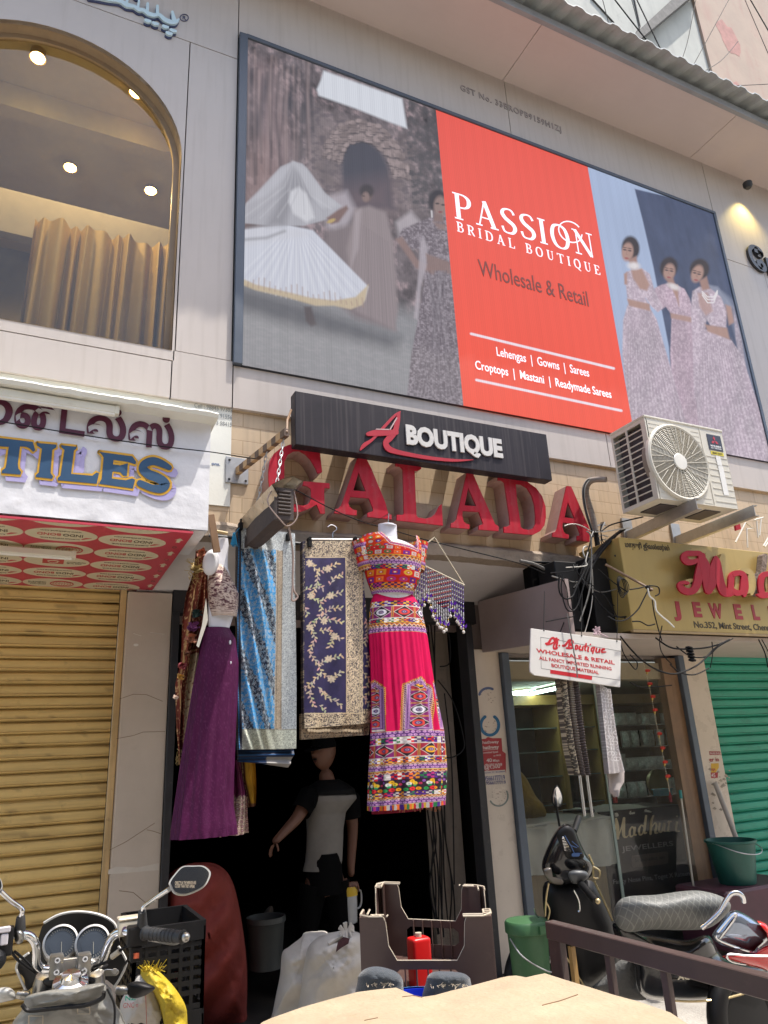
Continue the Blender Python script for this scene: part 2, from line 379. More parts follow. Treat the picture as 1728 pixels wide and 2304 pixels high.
M['bluegrey'] = mat('blue_grey_aluminium', (0.10, 0.125, 0.16), 0.38, metal=0.2, var=0.12)
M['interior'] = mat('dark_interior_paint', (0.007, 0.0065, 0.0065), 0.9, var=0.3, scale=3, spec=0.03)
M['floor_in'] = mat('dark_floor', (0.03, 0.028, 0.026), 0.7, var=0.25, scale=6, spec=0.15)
M['concrete'] = mat('dirty_cement', (0.30, 0.24, 0.185), 0.9, var=0.2, scale=6, spots=0.5, scol=(0.13, 0.095, 0.07), bump=0.5, bscale=25)
M['gold_in'] = mat('gold_trim', (0.30, 0.22, 0.145), 0.4, var=0.12)
M['steel'] = mat('brushed_steel', (0.62, 0.62, 0.62), 0.22, metal=1.0, var=0.06)
M['galv'] = mat('galvanised_steel', (0.42, 0.42, 0.42), 0.42, metal=0.65, var=0.18, scale=14, spots=0.3, scol=(0.25, 0.23, 0.22))
M['wood_brown'] = mat('brown_wood', (0.22, 0.13, 0.07), 0.5, var=0.25, scale=5, streak=0.4, scol=(0.1, 0.055, 0.03))
M['cable'] = mat('black_cable', (0.012, 0.012, 0.013), 0.6, var=0.2, spec=0.15)
M['cable_grey'] = mat('grey_cable', (0.14, 0.135, 0.125), 0.6, var=0.2)
M['cable_white'] = mat('white_cable', (0.66, 0.64, 0.58), 0.5, var=0.1)
M['glass'] = glassmat('shop_glass', (0.93, 0.95, 0.94), 0.0, 1.45, dust=0.05)
M['glass_up'] = glassmat('dusty_window_glass', (0.86, 0.84, 0.76), 0.0, 1.7, dust=0.10, dcol=(0.40, 0.36, 0.28))

def tilemat(name, col, mortar, wd, ht, msz=0.006, rough=0.45, off=(0, 0), var=0.10, axis='xz'):
    m = mat(name, col, rough, var=var, scale=2.5, streak=0.35, scol=(0.28, 0.21, 0.15), bump=0.08, spots=0.3)
    t = m.node_tree; L = t.links.new; b = t.nodes['Principled BSDF']; src = b.inputs['Base Color'].links[0].from_socket
    tc = _n(t, 'TexCoord'); sp = _n(t, 'SeparateXYZ'); cb = _n(t, 'CombineXYZ'); L(tc.outputs['Object'], sp.inputs[0]); L(sp.outputs[0], cb.inputs[0]); L(sp.outputs[2], cb.inputs[1])
    mp = _n(t, 'Mapping'); mp.inputs['Location'].default_value = (off[0], off[1], 0); L(cb.outputs[0], mp.inputs[0])
    br = _n(t, 'TexBrick'); br.inputs['Scale'].default_value = 1.0; br.inputs['Brick Width'].default_value = wd; br.inputs['Row Height'].default_value = ht; br.inputs['Mortar Size'].default_value = msz
    br.inputs['Mortar Smooth'].default_value = 0.3; br.inputs['Color1'].default_value = (1, 1, 1, 1); br.inputs['Color2'].default_value = (0.94, 0.93, 0.91, 1); br.inputs['Mortar'].default_value = (*mortar, 1); br.offset = 0.45
    L(mp.outputs[0], br.inputs['Vector'])
    mx = _n(t, 'MixRGB', blend_type='MULTIPLY'); mx.inputs[0].default_value = 1; L(src, mx.inputs[1]); L(br.outputs['Color'], mx.inputs[2]); L(mx.outputs[0], b.inputs['Base Color'])
    bp = _n(t, 'Bump'); bp.inputs['Strength'].default_value = 0.3; bp.inputs['Distance'].default_value = 0.004; bp.invert = True; L(br.outputs['Fac'], bp.inputs['Height']); L(bp.outputs[0], b.inputs['Normal'])
    return m
M['tile'] = tilemat('beige_stone_tile', (0.55, 0.42, 0.28), (0.72, 0.66, 0.58), 0.21, 0.098, 0.003)

# ================================================================ ground and the street opposite
g = MB(); g.add([(-40, -30, 0), (60, -30, 0), (60, 0.3, 0), (-40, 0.3, 0)], [(0, 1, 2, 3)])
tag(g.build('road', mat('dusty_concrete_road', (0.36, 0.335, 0.30), 0.85, var=0.3, scale=3, spots=0.4, scol=(0.28, 0.25, 0.21), bump=0.4)), kind='structure')
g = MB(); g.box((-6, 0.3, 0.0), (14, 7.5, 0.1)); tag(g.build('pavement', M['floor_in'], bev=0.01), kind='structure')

bo = thing('apartment_building', 'grey brown building across the street mirrored dimly in the arched window', 'building', (0, -9.5, 0))
m = MB(); m.box((-14, -9.9, 0), (16, -9.5, 8.2)); m.build('wall', mat('weathered_ochre_plaster', (0.48, 0.42, 0.33), 0.9, var=0.2, scale=0.8, streak=0.5, scol=(0.12, 0.1, 0.08)), bo)
m = MB()
for z in (3.4, 5.6, 6.5, 8.0): m.box((-14, -9.5, z), (16, -9.05, z+0.16))
m.build('ledge', mat('grey_ledge', (0.3, 0.27, 0.23), 0.9, var=0.2), bo)
for i in range(9):
    x = -11+i*2.6
    m = MB(); m.box((x, -9.5, 4.0), (x+1.0, -9.47, 5.3)); m.build('window', mat('dark_window_glass', (0.05, 0.05, 0.055), 0.2), bo)

# ================================================================ the shop building
BL = thing('shop_building', 'beige clad two storey shop building with arched window and shop fronts below', 'building', (3, 0, 0))
ARC = [(-0.2+0.835*math.cos(a), 5.62+0.80*math.sin(a)) for a in [math.pi*i/28 for i in range(29)]]
arch = [(0.635, 4.075)]+ARC+[(-1.035, 4.075)]
def panel(x0, x1, z0, z1, y=0.0, th=0.03, holes=(), mt='clad', name='cladding_panel'):
    m = MB(); m.prism([(x0, y, z0), (x1, y, z0), (x1, y, z1), (x0, y, z1)], (0, th, 0), holes)
    return m.build(name, M[mt], BL)
gp = 0.004
panel(-2.2, 1.02-gp, 6.74+gp, 9.2)
panel(-1.6, 0.655-gp, 4.0+gp, 6.74-gp, holes=[[(x, 0, z) for x, z in arch]])
panel(0.655+gp, 1.02-gp, 4.08, 6.74-gp)
panel(-1.6, 0.64-gp, 3.74, 4.0-gp); panel(0.64+gp, 1.03-gp, 3.74, 4.075); panel(1.03+gp, 4.2-gp, 3.74, 4.045); panel(4.2+gp, 9.0, 3.74, 4.045)
panel(1.02+gp, 3.62-gp, 7.0+gp, 7.72); panel(3.62+gp, 6.28-gp, 7.0+gp, 7.72)
panel(6.28+gp, 9.5, 6.42+gp, 7.72); panel(6.28+gp, 6.9-gp, 4.05, 6.42-gp)
panel(6.9+gp, 9.5, 4.05, 6.42-gp)
m = MB(); m.box((-2.2, 0.035, 3.75), (-1.05, 0.05, 9.2)); m.box((-1.05, 0.035, 6.45), (0.64, 0.05, 9.2)); m.box((0.64, 0.035, 3.75), (9.5, 0.05, 7.8)); m.box((-1.05, 0.035, 3.75), (0.64, 0.05, 4.06)); m.build('joint_backing', M['darkgap'], BL)
# arched window
m = MB(); pts = arch+[arch[0]]
for (x0, z0), (x1, z1) in zip(pts[:-1], pts[1:]):
    m.add([(x0, -0.003, z0), (x1, -0.003, z1), (x1, 0.16, z1), (x0, 0.16, z0)], [(0, 1, 2, 3)])
wf = m.build('window', M['gold_in'], BL, smooth=True)
m = MB(); ins = [(-0.2+(x+0.2)*0.955, 4.075+(z-4.075)*0.985) for x, z in arch]
m.prism([(x, 0.10, z) for x, z in arch], (0, 0.03, 0), [[(x, 0.10, z) for x, z in ins]]); m.build('frame', M['gold_in'], wf)
m = MB(); m.prism([(x, 0.115, z) for x, z in ins], (0, 0.006, 0)); m.build('pane', M['glass_up'], wf)
# upper room
m = MB(); m.box((-2.4, 2.6, 3.9), (1.6, 2.7, 6.6)); m.box((-2.4, 0.17, 3.9), (-2.3, 2.6, 6.6)); m.box((1.5, 0.17, 3.9), (1.6, 2.6, 6.6)); m.box((-2.4, 0.17, 3.85), (1.6, 2.7, 3.95))
m.build('interior_wall', mat('olive_interior_paint', (0.20, 0.17, 0.11), 0.8, var=0.15), BL)
m = MB(); m.box((-2.4, 0.17, 6.43), (1.6, 2.7, 6.5)); m.box((-2.4, 0.60, 6.22), (1.6, 0.72, 6.43)); m.build('interior_ceiling', mat('cream_ceiling', (0.5, 0.42, 0.27), 0.7, var=0.06), BL)
m = MB(); m.box((-2.3, 0.62, 5.14), (1.45, 0.7, 5.5)); m.build('pelmet', mat('grey_pelmet', (0.30, 0.27, 0.23), 0.7), BL)
# soffit, fascia and roof sheet; their unseen left run added to shade the wall
m = MB()
for a, b in ((1.02, 3.6), (3.606, 6.1), (6.106, 9.5)): m.box((a, -0.62, 7.70), (b, 0.0, 7.715))
m.box((1.0, -0.62, 7.715), (9.5, 0.0, 7.72)); m.box((-3.0, -0.62, 7.70), (1.0, 0.0, 7.715))
m.build('soffit', M['soffit'], BL)
m = MB(); m.box((-3.0, -0.66, 7.69), (9.5, -0.62, 7.77)); m.build('fascia', mat('grey_fascia', (0.27, 0.27, 0.28), 0.5), BL)
A = []; xs = np.arange(-3.0, 9.6, 0.0155)
def rib(x):
    p = (x % 0.21)/0.21; return 0.034*np.clip((0.5-abs(p-0.5))*6-1.0, 0, 1)
for y, dz in ((0.3, 0.30), (-0.3, 0.10), (-0.82, -0.045)):
    A.append(np.stack([xs, np.full_like(xs, y), 7.84+dz+rib(xs)], -1))
for y, dz in ((-0.82, -0.057), (0.3, 0.288)):
    A.append(np.stack([xs, np.full_like(xs, y), 7.84+dz+rib(xs)], -1))
m = MB(); m.grid(np.array(A)); m.build('roof_sheet', mat('pale_corrugated_sheet', (0.42, 0.44, 0.43), 0.45, metal=0.25, var=0.15, spots=0.35, scol=(0.3, 0.24, 0.18)), BL)
# walls between the storeys
m = MB(); m.box((1.035, 0.03, 2.86), (9.5, 0.2, 3.74)); m.build('tiled_wall', M['tile'], BL)
m = MB(); m.box((-1.8, 0.022, 3.07), (1.033, 0.2, 3.738)); m.build('plastered_wall', M['plaster_white'], BL)
m = MB(); m.box((-1.8, 0.032, 2.86), (1.033, 0.2, 3.068)); m.build('tiled_wall', M['tile'], BL)
A = []
xs = np.linspace(0.7, 4.2, 120)
for y, z in ((0.05, 2.955), (0.0, 2.95), (-0.035, 2.92), (-0.03, 2.85), (0.06, 2.835)):
    A.append(np.stack([xs, y+0.02*(fbm(xs*5, xs*0+y*9, 3)-0.5), z+0.03*(fbm(xs*7, xs*0+z*5, 8)-0.5)], -1))
m = MB(); m.grid(np.array(A)); m.build('lintel', M['concrete'], BL, smooth=True)
m = MB(); m.add([(0.6, 0.06, 2.85), (3.9, 0.06, 2.83), (3.9, 0.75, 2.70), (0.6, 0.75, 2.67), (0.6, 0.06, 2.87), (3.9, 0.06, 2.86), (3.9, 0.75, 2.74), (0.6, 0.75, 2.71)], [(0, 3, 2, 1), (4, 5, 6, 7), (0, 1, 5, 4), (2, 3, 7, 6)])
m.build('porch_ceiling', M['ceil_white'], BL)
m = MB(); m.box((0.83, 0.70, 2.53), (3.2, 0.80, 2.71)); m.build('door_beam', M['black_metal'], BL)
m = MB(); m.prism([(3.22, 0.68, 2.30), (3.22, -0.40, 2.24), (3.22, -0.40, 2.64), (3.22, 0.68, 2.705)], (0.03, 0, 0)); m.build('side_panel', M['brown_panel'], BL)
m = MB(); m.add([(3.25, -0.38, 2.25), (9, -0.38, 2.25), (9, 0.78, 2.31), (3.25, 0.78, 2.31), (3.25, -0.38, 2.285), (9, -0.38, 2.285), (9, 0.78, 2.35), (3.25, 0.78, 2.35)], [(0, 3, 2, 1), (4, 5, 6, 7), (0, 1, 5, 4)])
m.build('porch_ceiling', mat('cream_porch_board', (0.5, 0.42, 0.36), 0.6, var=0.1, spots=0.2, scol=(0.3, 0.25, 0.2)), BL)
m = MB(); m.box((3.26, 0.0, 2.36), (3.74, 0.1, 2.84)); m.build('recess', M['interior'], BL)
m = MB(); m.box((-2.2, 0.905, 2.5), (3.21, 0.95, 3.05)); m.box((3.21, 0.785, 2.28), (9.5, 0.95, 3.05)); m.build('wall_above_doors', M['brown_panel'], BL)
# pilasters and door frames
def pil(x0, x1, z1, mt, y=0.70):
    m = MB(); m.box((x0, y, 0.1), (x1, y+0.2, z1)); return m.build('pilaster', M[mt], BL, bev=0.004)
pil(0.545, 0.825, 2.66, 'pilaster_grey'); pil(3.135, 3.385, 2.33, 'pilaster'); pil(5.375, 5.67, 2.32, 'pilaster')
m = MB()   # hairline veins and cracks of the left marble
for pp in ([(268,1573),(300,1562),(330,1563),(366,1578)], [(262,1662),(300,1655),(322,1647),(372,1646)], [(246,1913),(285,1893),(320,1870),(348,1852)], [(330,1867),(345,1870),(362,1876)], [(268,2004),(300,2008),(330,2033)]):
    for (a, b) in zip(pp[:-1], pp[1:]): m.tube([PY(*a, 0.70), PY(*b, 0.70)], 0.0018, 5)
m.build('marble_vein', mat('marble_vein', (0.26, 0.19, 0.12), 0.6), BL)
m = MB()
for pp in ([(300,1425),(318,1431)], [(338,1423),(370,1427)]):
    for (a, b) in zip(pp[:-1], pp[1:]): m.tube([PY(*a, 0.70), PY(*b, 0.70)], 0.0016, 5)
c = PY(306, 1451, 0.699); m.ell(c, (0.016, 0.002, 0.009)); m.build('paint_scratch', mat('pale_scratch', (0.75, 0.72, 0.66), 0.7), BL)
m = MB(); m.prism([PY(*p, 0.699) for p in ((244,1957),(262,1950),(310,1952),(358,1942),(357,1958),(330,1960),(262,1966),(243,1967))], (0, 0.0005, 0)); m.build('marble_vein', mat('white_marble_band', (0.60, 0.55, 0.48), 0.4), BL)
for a, b in (((0.827, 0.68, 0.1), (0.875, 0.86, 2.53)), ((3.07, 0.66, 0.1), (3.133, 0.80, 2.53))): m = MB(); m.box(a, b); m.build('door_frame', M['black_metal'], BL, bev=0.004)
m = MB(); m.box((2.80, 0.95, 0.1), (3.07, 1.0, 2.5)); m.build('door_leaf', mat('weathered_grey_wood', (0.27, 0.22, 0.175), 0.8, var=0.22, scale=3, streak=0.6, scol=(0.07, 0.055, 0.045), spots=0.3, bump=0.3), BL)
# the dark shop inside
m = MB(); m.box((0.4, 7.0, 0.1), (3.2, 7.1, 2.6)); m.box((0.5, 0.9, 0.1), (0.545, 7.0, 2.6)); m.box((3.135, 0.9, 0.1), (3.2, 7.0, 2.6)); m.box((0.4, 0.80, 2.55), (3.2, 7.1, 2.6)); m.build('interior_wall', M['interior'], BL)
# jewellery shop front: frame, glass, inside
for a in (3.387, 5.303): m = MB(); m.box((a, 0.66, 0.1), (a+0.069, 0.76, 2.3)); m.build('shop_front_frame', M['bluegrey'], BL, bev=0.004)
m = MB(); m.box((5.13, 0.70, 0.1), (5.298, 0.78, 2.28)); m.build('door_jamb', M['wood_brown'], BL)
m = MB(); m.box((3.456, 0.71, 0.1), (4.32, 0.722, 2.3)); m.box((4.325, 0.70, 0.1), (5.128, 0.712, 2.3)); m.build('shop_glass', M['glass'], BL)
m = MB(); m.box((4.300, 0.69, 0.1), (4.325, 0.70, 2.28)); m.build('glass_edge', mat('greenish_glass_edge', (0.22, 0.28, 0.25), 0.2), BL)
m = MB(); m.box((3.42, 5.2, 0.1), (9.9, 5.3, 2.28)); m.box((3.39, 0.9, 0.1), (3.42, 5.2, 2.28)); m.box((9.8, 0.96, 0.1), (9.9, 5.2, 2.28)); m.build('interior_wall', mat('yellow_brown_paint', (0.30, 0.22, 0.12), 0.7, var=0.15), BL)
m = MB(); m.box((3.40, 0.96, 2.24), (9.9, 5.3, 2.275)); m.build('interior_ceiling', mat('olive_ceiling', (0.34, 0.31, 0.24), 0.6, var=0.1), BL)
m = MB(); m.box((3.47, 0.74, 2.10), (5.3, 0.9, 2.24)); m.build('shutter_box', mat('tan_shutter_box', (0.42, 0.33, 0.22), 0.6, var=0.12), BL)
m = MB(); m.box((6.3, 0.74, 0.1), (9.5, 0.95, 0.12)); m.build('sill', M['concrete'], BL)

# ================================================================ lettering on the building itself
UR = mat('pale_blue_acrylic', (0.52, 0.66, 0.72), 0.3, var=0.05)
URD = mat('navy_return', (0.05, 0.06, 0.14), 0.4)
t = thing('raised_lettering', 'raised pale blue calligraphic letters on the upper cladding beside a small circled R', 'lettering', (0.2, 0, 7))
def urdu(mb, fn, depth, lift):
    B = [(60,-20,60),(190,0,62),(330,30,56),(430,44,50),(490,62,46),(560,105,56),(620,120,50),(665,130,44),(730,170,50),(790,178,44),(860,225,52),(930,245,50),(1000,240,46),(1070,300,52),(1150,335,56),(1220,335,50),(1262,300,26)]
    ribbon(mb, B, depth, fn, lift)
    for q in ([(560,90,40),(580,0,34)], [(715,140,36),(728,50,30)], [(840,180,44),(845,90,36)], [(975,220,44),(975,120,36)], [(1200,310,56),(1175,200,36)]): ribbon(mb, q, depth+0.001, fn, lift, smooth=False)
    for c in ((850,322),(950,358),(1085,402),(1190,452),(1135,490),(710,-10)): ribbon(mb, [(c[0]-38, c[1]-14, 34), (c[0], c[1]+2, 44), (c[0]+36, c[1]+8, 30)], depth, fn, lift)
fn = pyfn(0.0, (190, 0), 5.99)
m = MB(); urdu(m, lambda x, y, h: fn(x, y, h), 0.016, 0.012); m.build('letter_face', UR, t)
m = MB(); urdu(m, lambda x, y, h: fn(x-5, y+18, h), 0.012, 0.0); m.build('letter_return', URD, t)
m = MB(); pr = [PY(190+(1345+56*math.cos(a))/5.99, (238+46*math.sin(a))/5.99, -0.004) for a in [2*math.pi*i/20 for i in range(21)]]
m.tube(pr, 0.0032, 6); tpx('R', (190+1322/5.99, 262/5.99), (190+1368/5.99, 272/5.99), 8.5, -0.001, 0.004, mb=m); m.build('circled_letter', URD, t)
t = thing('wall_lettering', 'faint grey tax number lettering on the cladding above the big screen', 'lettering', (3, 0, 7.3))
m = tpx('GST No. 33BROPB9159H1ZJ', (1036, 203), (1263, 298), 13, 0.0, 0.006, bold=0.012, space=1.15); m.build('lettering', mat('grey_letter', (0.30, 0.265, 0.26), 0.4), t)
t = thing('wall_lettering', 'rounded black Tamil letters on the cladding at the right edge', 'lettering', (7, 0, 5.5))
m = tpx('ேட', (1686, 600), (1760, 634), 42, 0.0, 0.03, bold=0.03)
m.build('lettering', mat('black_acrylic_letter', (0.03, 0.03, 0.035), 0.25), t)
t = thing('painted_phone_numbers', 'grey phone numbers printed on the white wall above the tiles sign', 'lettering', (0.8, 0, 3.6))
GR = mat('grey_print', (0.33, 0.34, 0.34), 0.7)
m = MB()
tpx('Cell : 98845 97303', (437, 916), (522.5, 928), 9.5, 0.022, 0.002, 0.006, m); tpx('99628 91556', (464, 935), (522, 944), 9.5, 0.022, 0.002, 0.006, m); tpx('99433 58415', (464, 952), (521.5, 960), 9.5, 0.022, 0.002, 0.006, m)
m.build('lettering', GR, t)
m = tpx('ons.', (476, 1046), (495, 1048), 7, 0.022, 0.002, 0.01); m.build('lettering', mat('blue_print', (0.06, 0.13, 0.3), 0.6), t)

# ================================================================ ceiling lights behind the arched window, and curtains
WARM = emat('warm_lamp', (1.0, 0.78, 0.36), 30.0)
RIM = mat('lamp_rim', (0.5, 0.36, 0.18), 0.3, metal=0.6)
for (px, py), lab in zip(((85, 130), (307, 208), (158, 377), (339, 429)), ('lit round ceiling lamp nearest the crown of the arched window', 'lit round ceiling lamp close to the right curve of the arch', 'lit round ceiling lamp deeper in the room on the left', 'lit round ceiling lamp deeper in the room on the right')):
    c = PZ(px, py, 6.37 if py < 300 else 6.41); t = thing('ceiling_lamp', lab+', glowing warm yellow', 'lamp', c, 'lit lamps behind the arched window')
    m = MB(); m.lathe([(0.055, 0), (0.058, 0.0), (0.05, 0.06), (0.05, 0.065)], c-V(0, 0, 0.005), n=20, cap=False); m.lathe([(0.055, 0), (0.055, 0.004)], c, n=20); m.build('rim', RIM, t, smooth=True)
    m = MB(); m.ell(c+V(0, 0, 0.0), (0.047, 0.047, 0.022), 16, 8); m.build('bulb', WARM, t, smooth=True)
    l = bpy.data.lights.new('lamp_glow', 'SPOT'); l.energy = 50; l.color = (1, 0.73, 0.36); l.spot_size = R(150); l.spot_blend = 0.6; l.shadow_soft_size = 0.04
    lo = bpy.data.objects.new('lamp_glow', l); COL.objects.link(lo); lo.parent = t; lo.location = (0, 0, -0.07)
m = MB(); rng = random.Random(3)
nu, nv = 170, 14
x0, x1 = PY(78, 500, 0.5).x, 0.78; A = np.zeros((nv, nu, 3)); u = np.linspace(0, 1, nu)
zb, zt = 4.0, PY(200, 515, 0.5).z
for j in range(nv):
    v = j/(nv-1); fold = 0.055*np.sin(u*2*np.pi*11+1.2*np.sin(u*23))*(0.5+0.5*v)+0.03*np.sin(u*2*np.pi*4.3+1)
    A[j, :, 0] = x0-0.03*v+(x1-x0)*u+0.012*np.cos(u*70)*v; A[j, :, 1] = 0.5+fold; A[j, :, 2] = zt+(zb-zt)*v
m.grid(A); B = A.copy(); B[:, :, 1] += 0.006; m.grid(B[:, ::-1])
o = m.build('curtain', mat('gold_satin_curtain', (0.46, 0.31, 0.085), 0.5, var=0.1), smooth=True); tag(o, 'golden pleated curtain hanging behind the arched window', 'curtain')
t = thing('wall_lamp', 'small warm lamp washing the cladding at the far right of the big screen', 'lamp', (6.75, -0.2, 6.95))
cL = V(6.80, -0.13, 7.45)
m = MB(); m.lathe([(0.03, 0), (0.05, 0.03), (0.05, 0.07)], cL-V(0, 0, 0.03), n=16); m.build('lamp_head', M['black_metal'], t, smooth=True)
l = bpy.data.lights.new('lamp_glow', 'SPOT'); l.energy = 26; l.color = (1, 0.78, 0.25); l.spot_size = R(95); l.spot_blend = 1.0; l.shadow_soft_size = 0.05
lo = bpy.data.objects.new('lamp_glow', l); COL.objects.link(lo); lo.parent = t; lo.location = cL-V(6.75, -0.2, 6.95)-V(0, 0, 0.05); lo.rotation_euler = (R(8), 0, 0)

# ================================================================ the LED screen
LD = thing('led_screen', 'large lit advertising screen with a red centre panel across the upper facade', 'screen', (3.6, -0.03, 4.0))
m = MB(); FR = mat('dark_slate_frame', (0.075, 0.09, 0.115), 0.4, metal=0.2, var=0.1)
m.box((1.024, -0.035, 4.05), (1.085, 0.0, 7.0)); m.box((1.085, -0.035, 6.965), (6.275, 0.0, 7.0)); m.box((6.235, -0.035, 4.05), (6.275, 0.0, 6.965)); m.build('frame', FR, LD, bev=0.004)
nu, nv = 860, 500
xs = np.linspace(1.085, 6.235, nu); zs = np.linspace(4.05, 6.965, nv)
GX, GZ = np.meshgrid(xs, zs); X, Y = proj(GX, np.full_like(GX, -0.02), GZ)
RX1, RX2 = PY(981, 256, -0.02).x, PY(1325, 394, -0.02).x
C = np.zeros((nv, nu, 3))
n1 = fbm(GX*7, GZ*5, 1, 5); n2 = fbm(GX*22, GZ*15, 2, 5); n3 = fbm(GX*3, GZ*1.1, 5, 3)
rgq = random.Random(44)
# left picture: rocks, ruined arch, courtyard floor
C[:] = np.stack([0.10+0.22*(n1-0.4)+0.18*(n2-0.5)]*3, -1)*np.array([1.15, 0.96, 1.04])
C[:] += np.clip(n2-0.55, 0, 1)[..., None]*np.array([0.5, 0.32, 0.33])
C[:] *= (0.8+0.5*n3)[..., None]
ppoly(C, X, Y, [(560,130),(620,150),(660,330),(640,420),(590,440),(575,300)], (0.26,0.19,0.2), 22, 0.7)
ppoly(C, X, Y, [(541,330),(600,320),(640,470),(531,520)], (0.30,0.2,0.19), 26, 0.5)
ppoly(C, X, Y, [(530,95),(545,95),(560,330),(545,480),(528,480)], (0.06,0.055,0.065), 10, 0.7)
for bx, by in ((560,180),(585,260),(548,300),(600,190),(700,300),(735,380),(690,250),(650,230)): pell(C, X, Y, (bx, by), (9, 34), (0.06, 0.06, 0.075), 0.7, 0.7, 0.15)
st = fbm(X/11, Y/7, 9, 3); ppoly(C, X, Y, [(700,235),(780,270),(930,320),(960,480),(700,480),(680,330)], (0.24,0.195,0.2), 20, 0.55)
put(C, np.where(sdpoly(X, Y, [(700,235),(780,270),(930,320),(960,480),(700,480),(680,330)]) < 0, np.clip((st-0.45)*4, 0, 1), 0), (0.10, 0.085, 0.1), 0.65)
ppoly(C, X, Y, [(771,470),(768,360),(778,325),(800,310),(830,318),(858,342),(876,382),(885,470)], (0.065,0.065,0.085), 7)
ppoly(C, X, Y, [(775,420),(880,400),(888,480),(770,480)], (0.17,0.12,0.13), 30, 0.6)
ppoly(C, X, Y, [(728,159),(905,222),(916,289),(880,276),(800,244),(717,215),(713,201),(722,180)], (0.62,0.64,0.70), 3)
put(C, np.where(sdpoly(X, Y, [(920,225),(981,256),(1010,470),(930,470),(915,320)]) < 0, np.clip((st-0.3)*3, 0, 1), 0), (0.07, 0.068, 0.075), 0.7)
fl = [(528,600),(720,650),(1010,720),(1052,930),(525,830)]
ppoly(C, X, Y, fl, (0.25,0.25,0.265), 25); put(C, np.where(sdpoly(X, Y, fl) < 0, np.clip((fbm(GX*26, GZ*60, 4, 3)-0.4)*3, 0, 1), 0), (0.30, 0.29, 0.31), 0.6)
ppoly(C, X, Y, [(528,640),(700,690),(900,760),(890,790),(640,730),(528,690)], (0.09,0.092,0.105), 16, 0.75)
# courses of rough stone round the arch, tree trunks at the left
for k in range(330):
    rr = 1+0.13*(k % 5)+0.03*math.sin(k); a = math.pi*(0.02+0.96*((k*0.618) % 1)); bx, by = 826+62*rr*math.cos(a)+rgq.uniform(-4, 4), 385-70*rr*math.sin(a)+rgq.uniform(-3, 3)+(0.26*(62*rr*math.cos(a)))
    if bx > 965 or bx < 690: continue
    g_ = rgq.uniform(0.6, 1.35); pell(C, X, Y, (bx, by), (rgq.uniform(5, 9), rgq.uniform(3, 5)), (0.27*g_, 0.215*g_, 0.215*g_), 0.35, 0.75, -a+1.57+0.2); pline(C, X, Y, [(bx-7, by+4.5), (bx+7, by+5.5)], 1.6, (0.05, 0.045, 0.05), 0.6)
for k in range(26):
    bx = 548+k*6.2+rgq.uniform(-4, 4); y0_ = 110+rgq.uniform(0, 60); pline(C, X, Y, [(bx, y0_), (bx+rgq.uniform(-6, 6), y0_+90), (bx+rgq.uniform(-10, 10), y0_+rgq.uniform(150, 260))], rgq.uniform(2, 7), (0.045, 0.042, 0.05) if k % 2 else (0.33, 0.25, 0.25), 0.5, 3)
# far figures
ppoly(C, X, Y, [(745,440),(780,430),(800,470),(770,540),(735,510)], (0.42,0.38,0.42), 8, 0.8)
ppoly(C, X, Y, [(735,520),(800,500),(850,600),(890,745),(800,715),(700,640)], (0.20,0.165,0.175), 8)
ppoly(C, X, Y, [(800,470),(830,463),(868,478),(885,540),(895,700),(888,742),(800,700),(780,560)], (0.27,0.225,0.235), 5)
for i in range(12): pline(C, X, Y, [(806+i*6, 500+i*4), (790+i*9, 720+i*2)], 2.2, (0.20,0.165,0.18), 0.5, 1.5)
ppoly(C, X, Y, [(798,478),(812,470),(806,560),(790,600)], (0.36,0.31,0.33), 4, 0.8)
pell(C, X, Y, (826,438), (12, 16), (0.16,0.115,0.11), 0.2); pell(C, X, Y, (825,430), (16, 15), (0.045,0.04,0.045), 0.25, 0.9); pell(C, X, Y, (823,443), (8, 11), (0.24,0.17,0.16), 0.3)
pell(C, X, Y, (818,441), (3, 1.6), (0.05,0.04,0.04), 0.4, 0.8)
ppoly(C, X, Y, [(890,500),(925,475),(950,505),(930,560),(900,540)], (0.42,0.38,0.41), 6, 0.85)
# right foreground figure in a dark sequinned dress
sq = np.clip((fbm(X/4.2, Y/3.6, 12, 3)-0.35)*2.2, 0, 1)[..., None]; seq = np.array([0.135,0.112,0.13])+sq*np.array([0.20,0.18,0.20])
def pseq(pts, soft=2, a=1.0):
    mk = np.clip(0.5-sdpoly(X, Y, pts)/(2*soft), 0, 1)[..., None]*a; C[:] = C*(1-mk)+seq*mk
pseq([(965,490),(985,484),(1006,488),(1020,620),(1052,930),(915,902),(925,800),(955,640),(945,560),(925,560),(893,540),(905,515)])
ppoly(C, X, Y, [(890,538),(905,532),(940,585),(985,606),(975,618),(935,602)], (0.25,0.17,0.16), 3)
ppoly(C, X, Y, [(945,545),(953,530),(963,560),(960,600),(948,640),(940,720),(932,715),(942,610)], (0.40,0.36,0.40), 3, 0.8)
ppoly(C, X, Y, [(958,570),(1012,590),(1016,618),(962,602)], (0.24,0.165,0.155), 3, 0.95)
ppoly(C, X, Y, [(975,500),(1003,505),(1002,518),(985,515)], (0.26,0.18,0.17), 3, 0.9)
pell(C, X, Y, (985,452), (21, 25), (0.04,0.036,0.042), 0.15); pell(C, X, Y, (990,464), (14, 23), (0.27,0.19,0.175), 0.2); ppoly(C, X, Y, [(978,480),(996,484),(998,500),(975,498)], (0.22,0.15,0.14), 3)
for e in ((984,458),(997,461)): pell(C, X, Y, e, (4.5, 2), (0.05,0.04,0.04), 0.4)
pell(C, X, Y, (991,477), (4.5, 2), (0.22,0.07,0.07), 0.4); pline(C, X, Y, [(971,475),(972,488)], 4, (0.5,0.48,0.5))
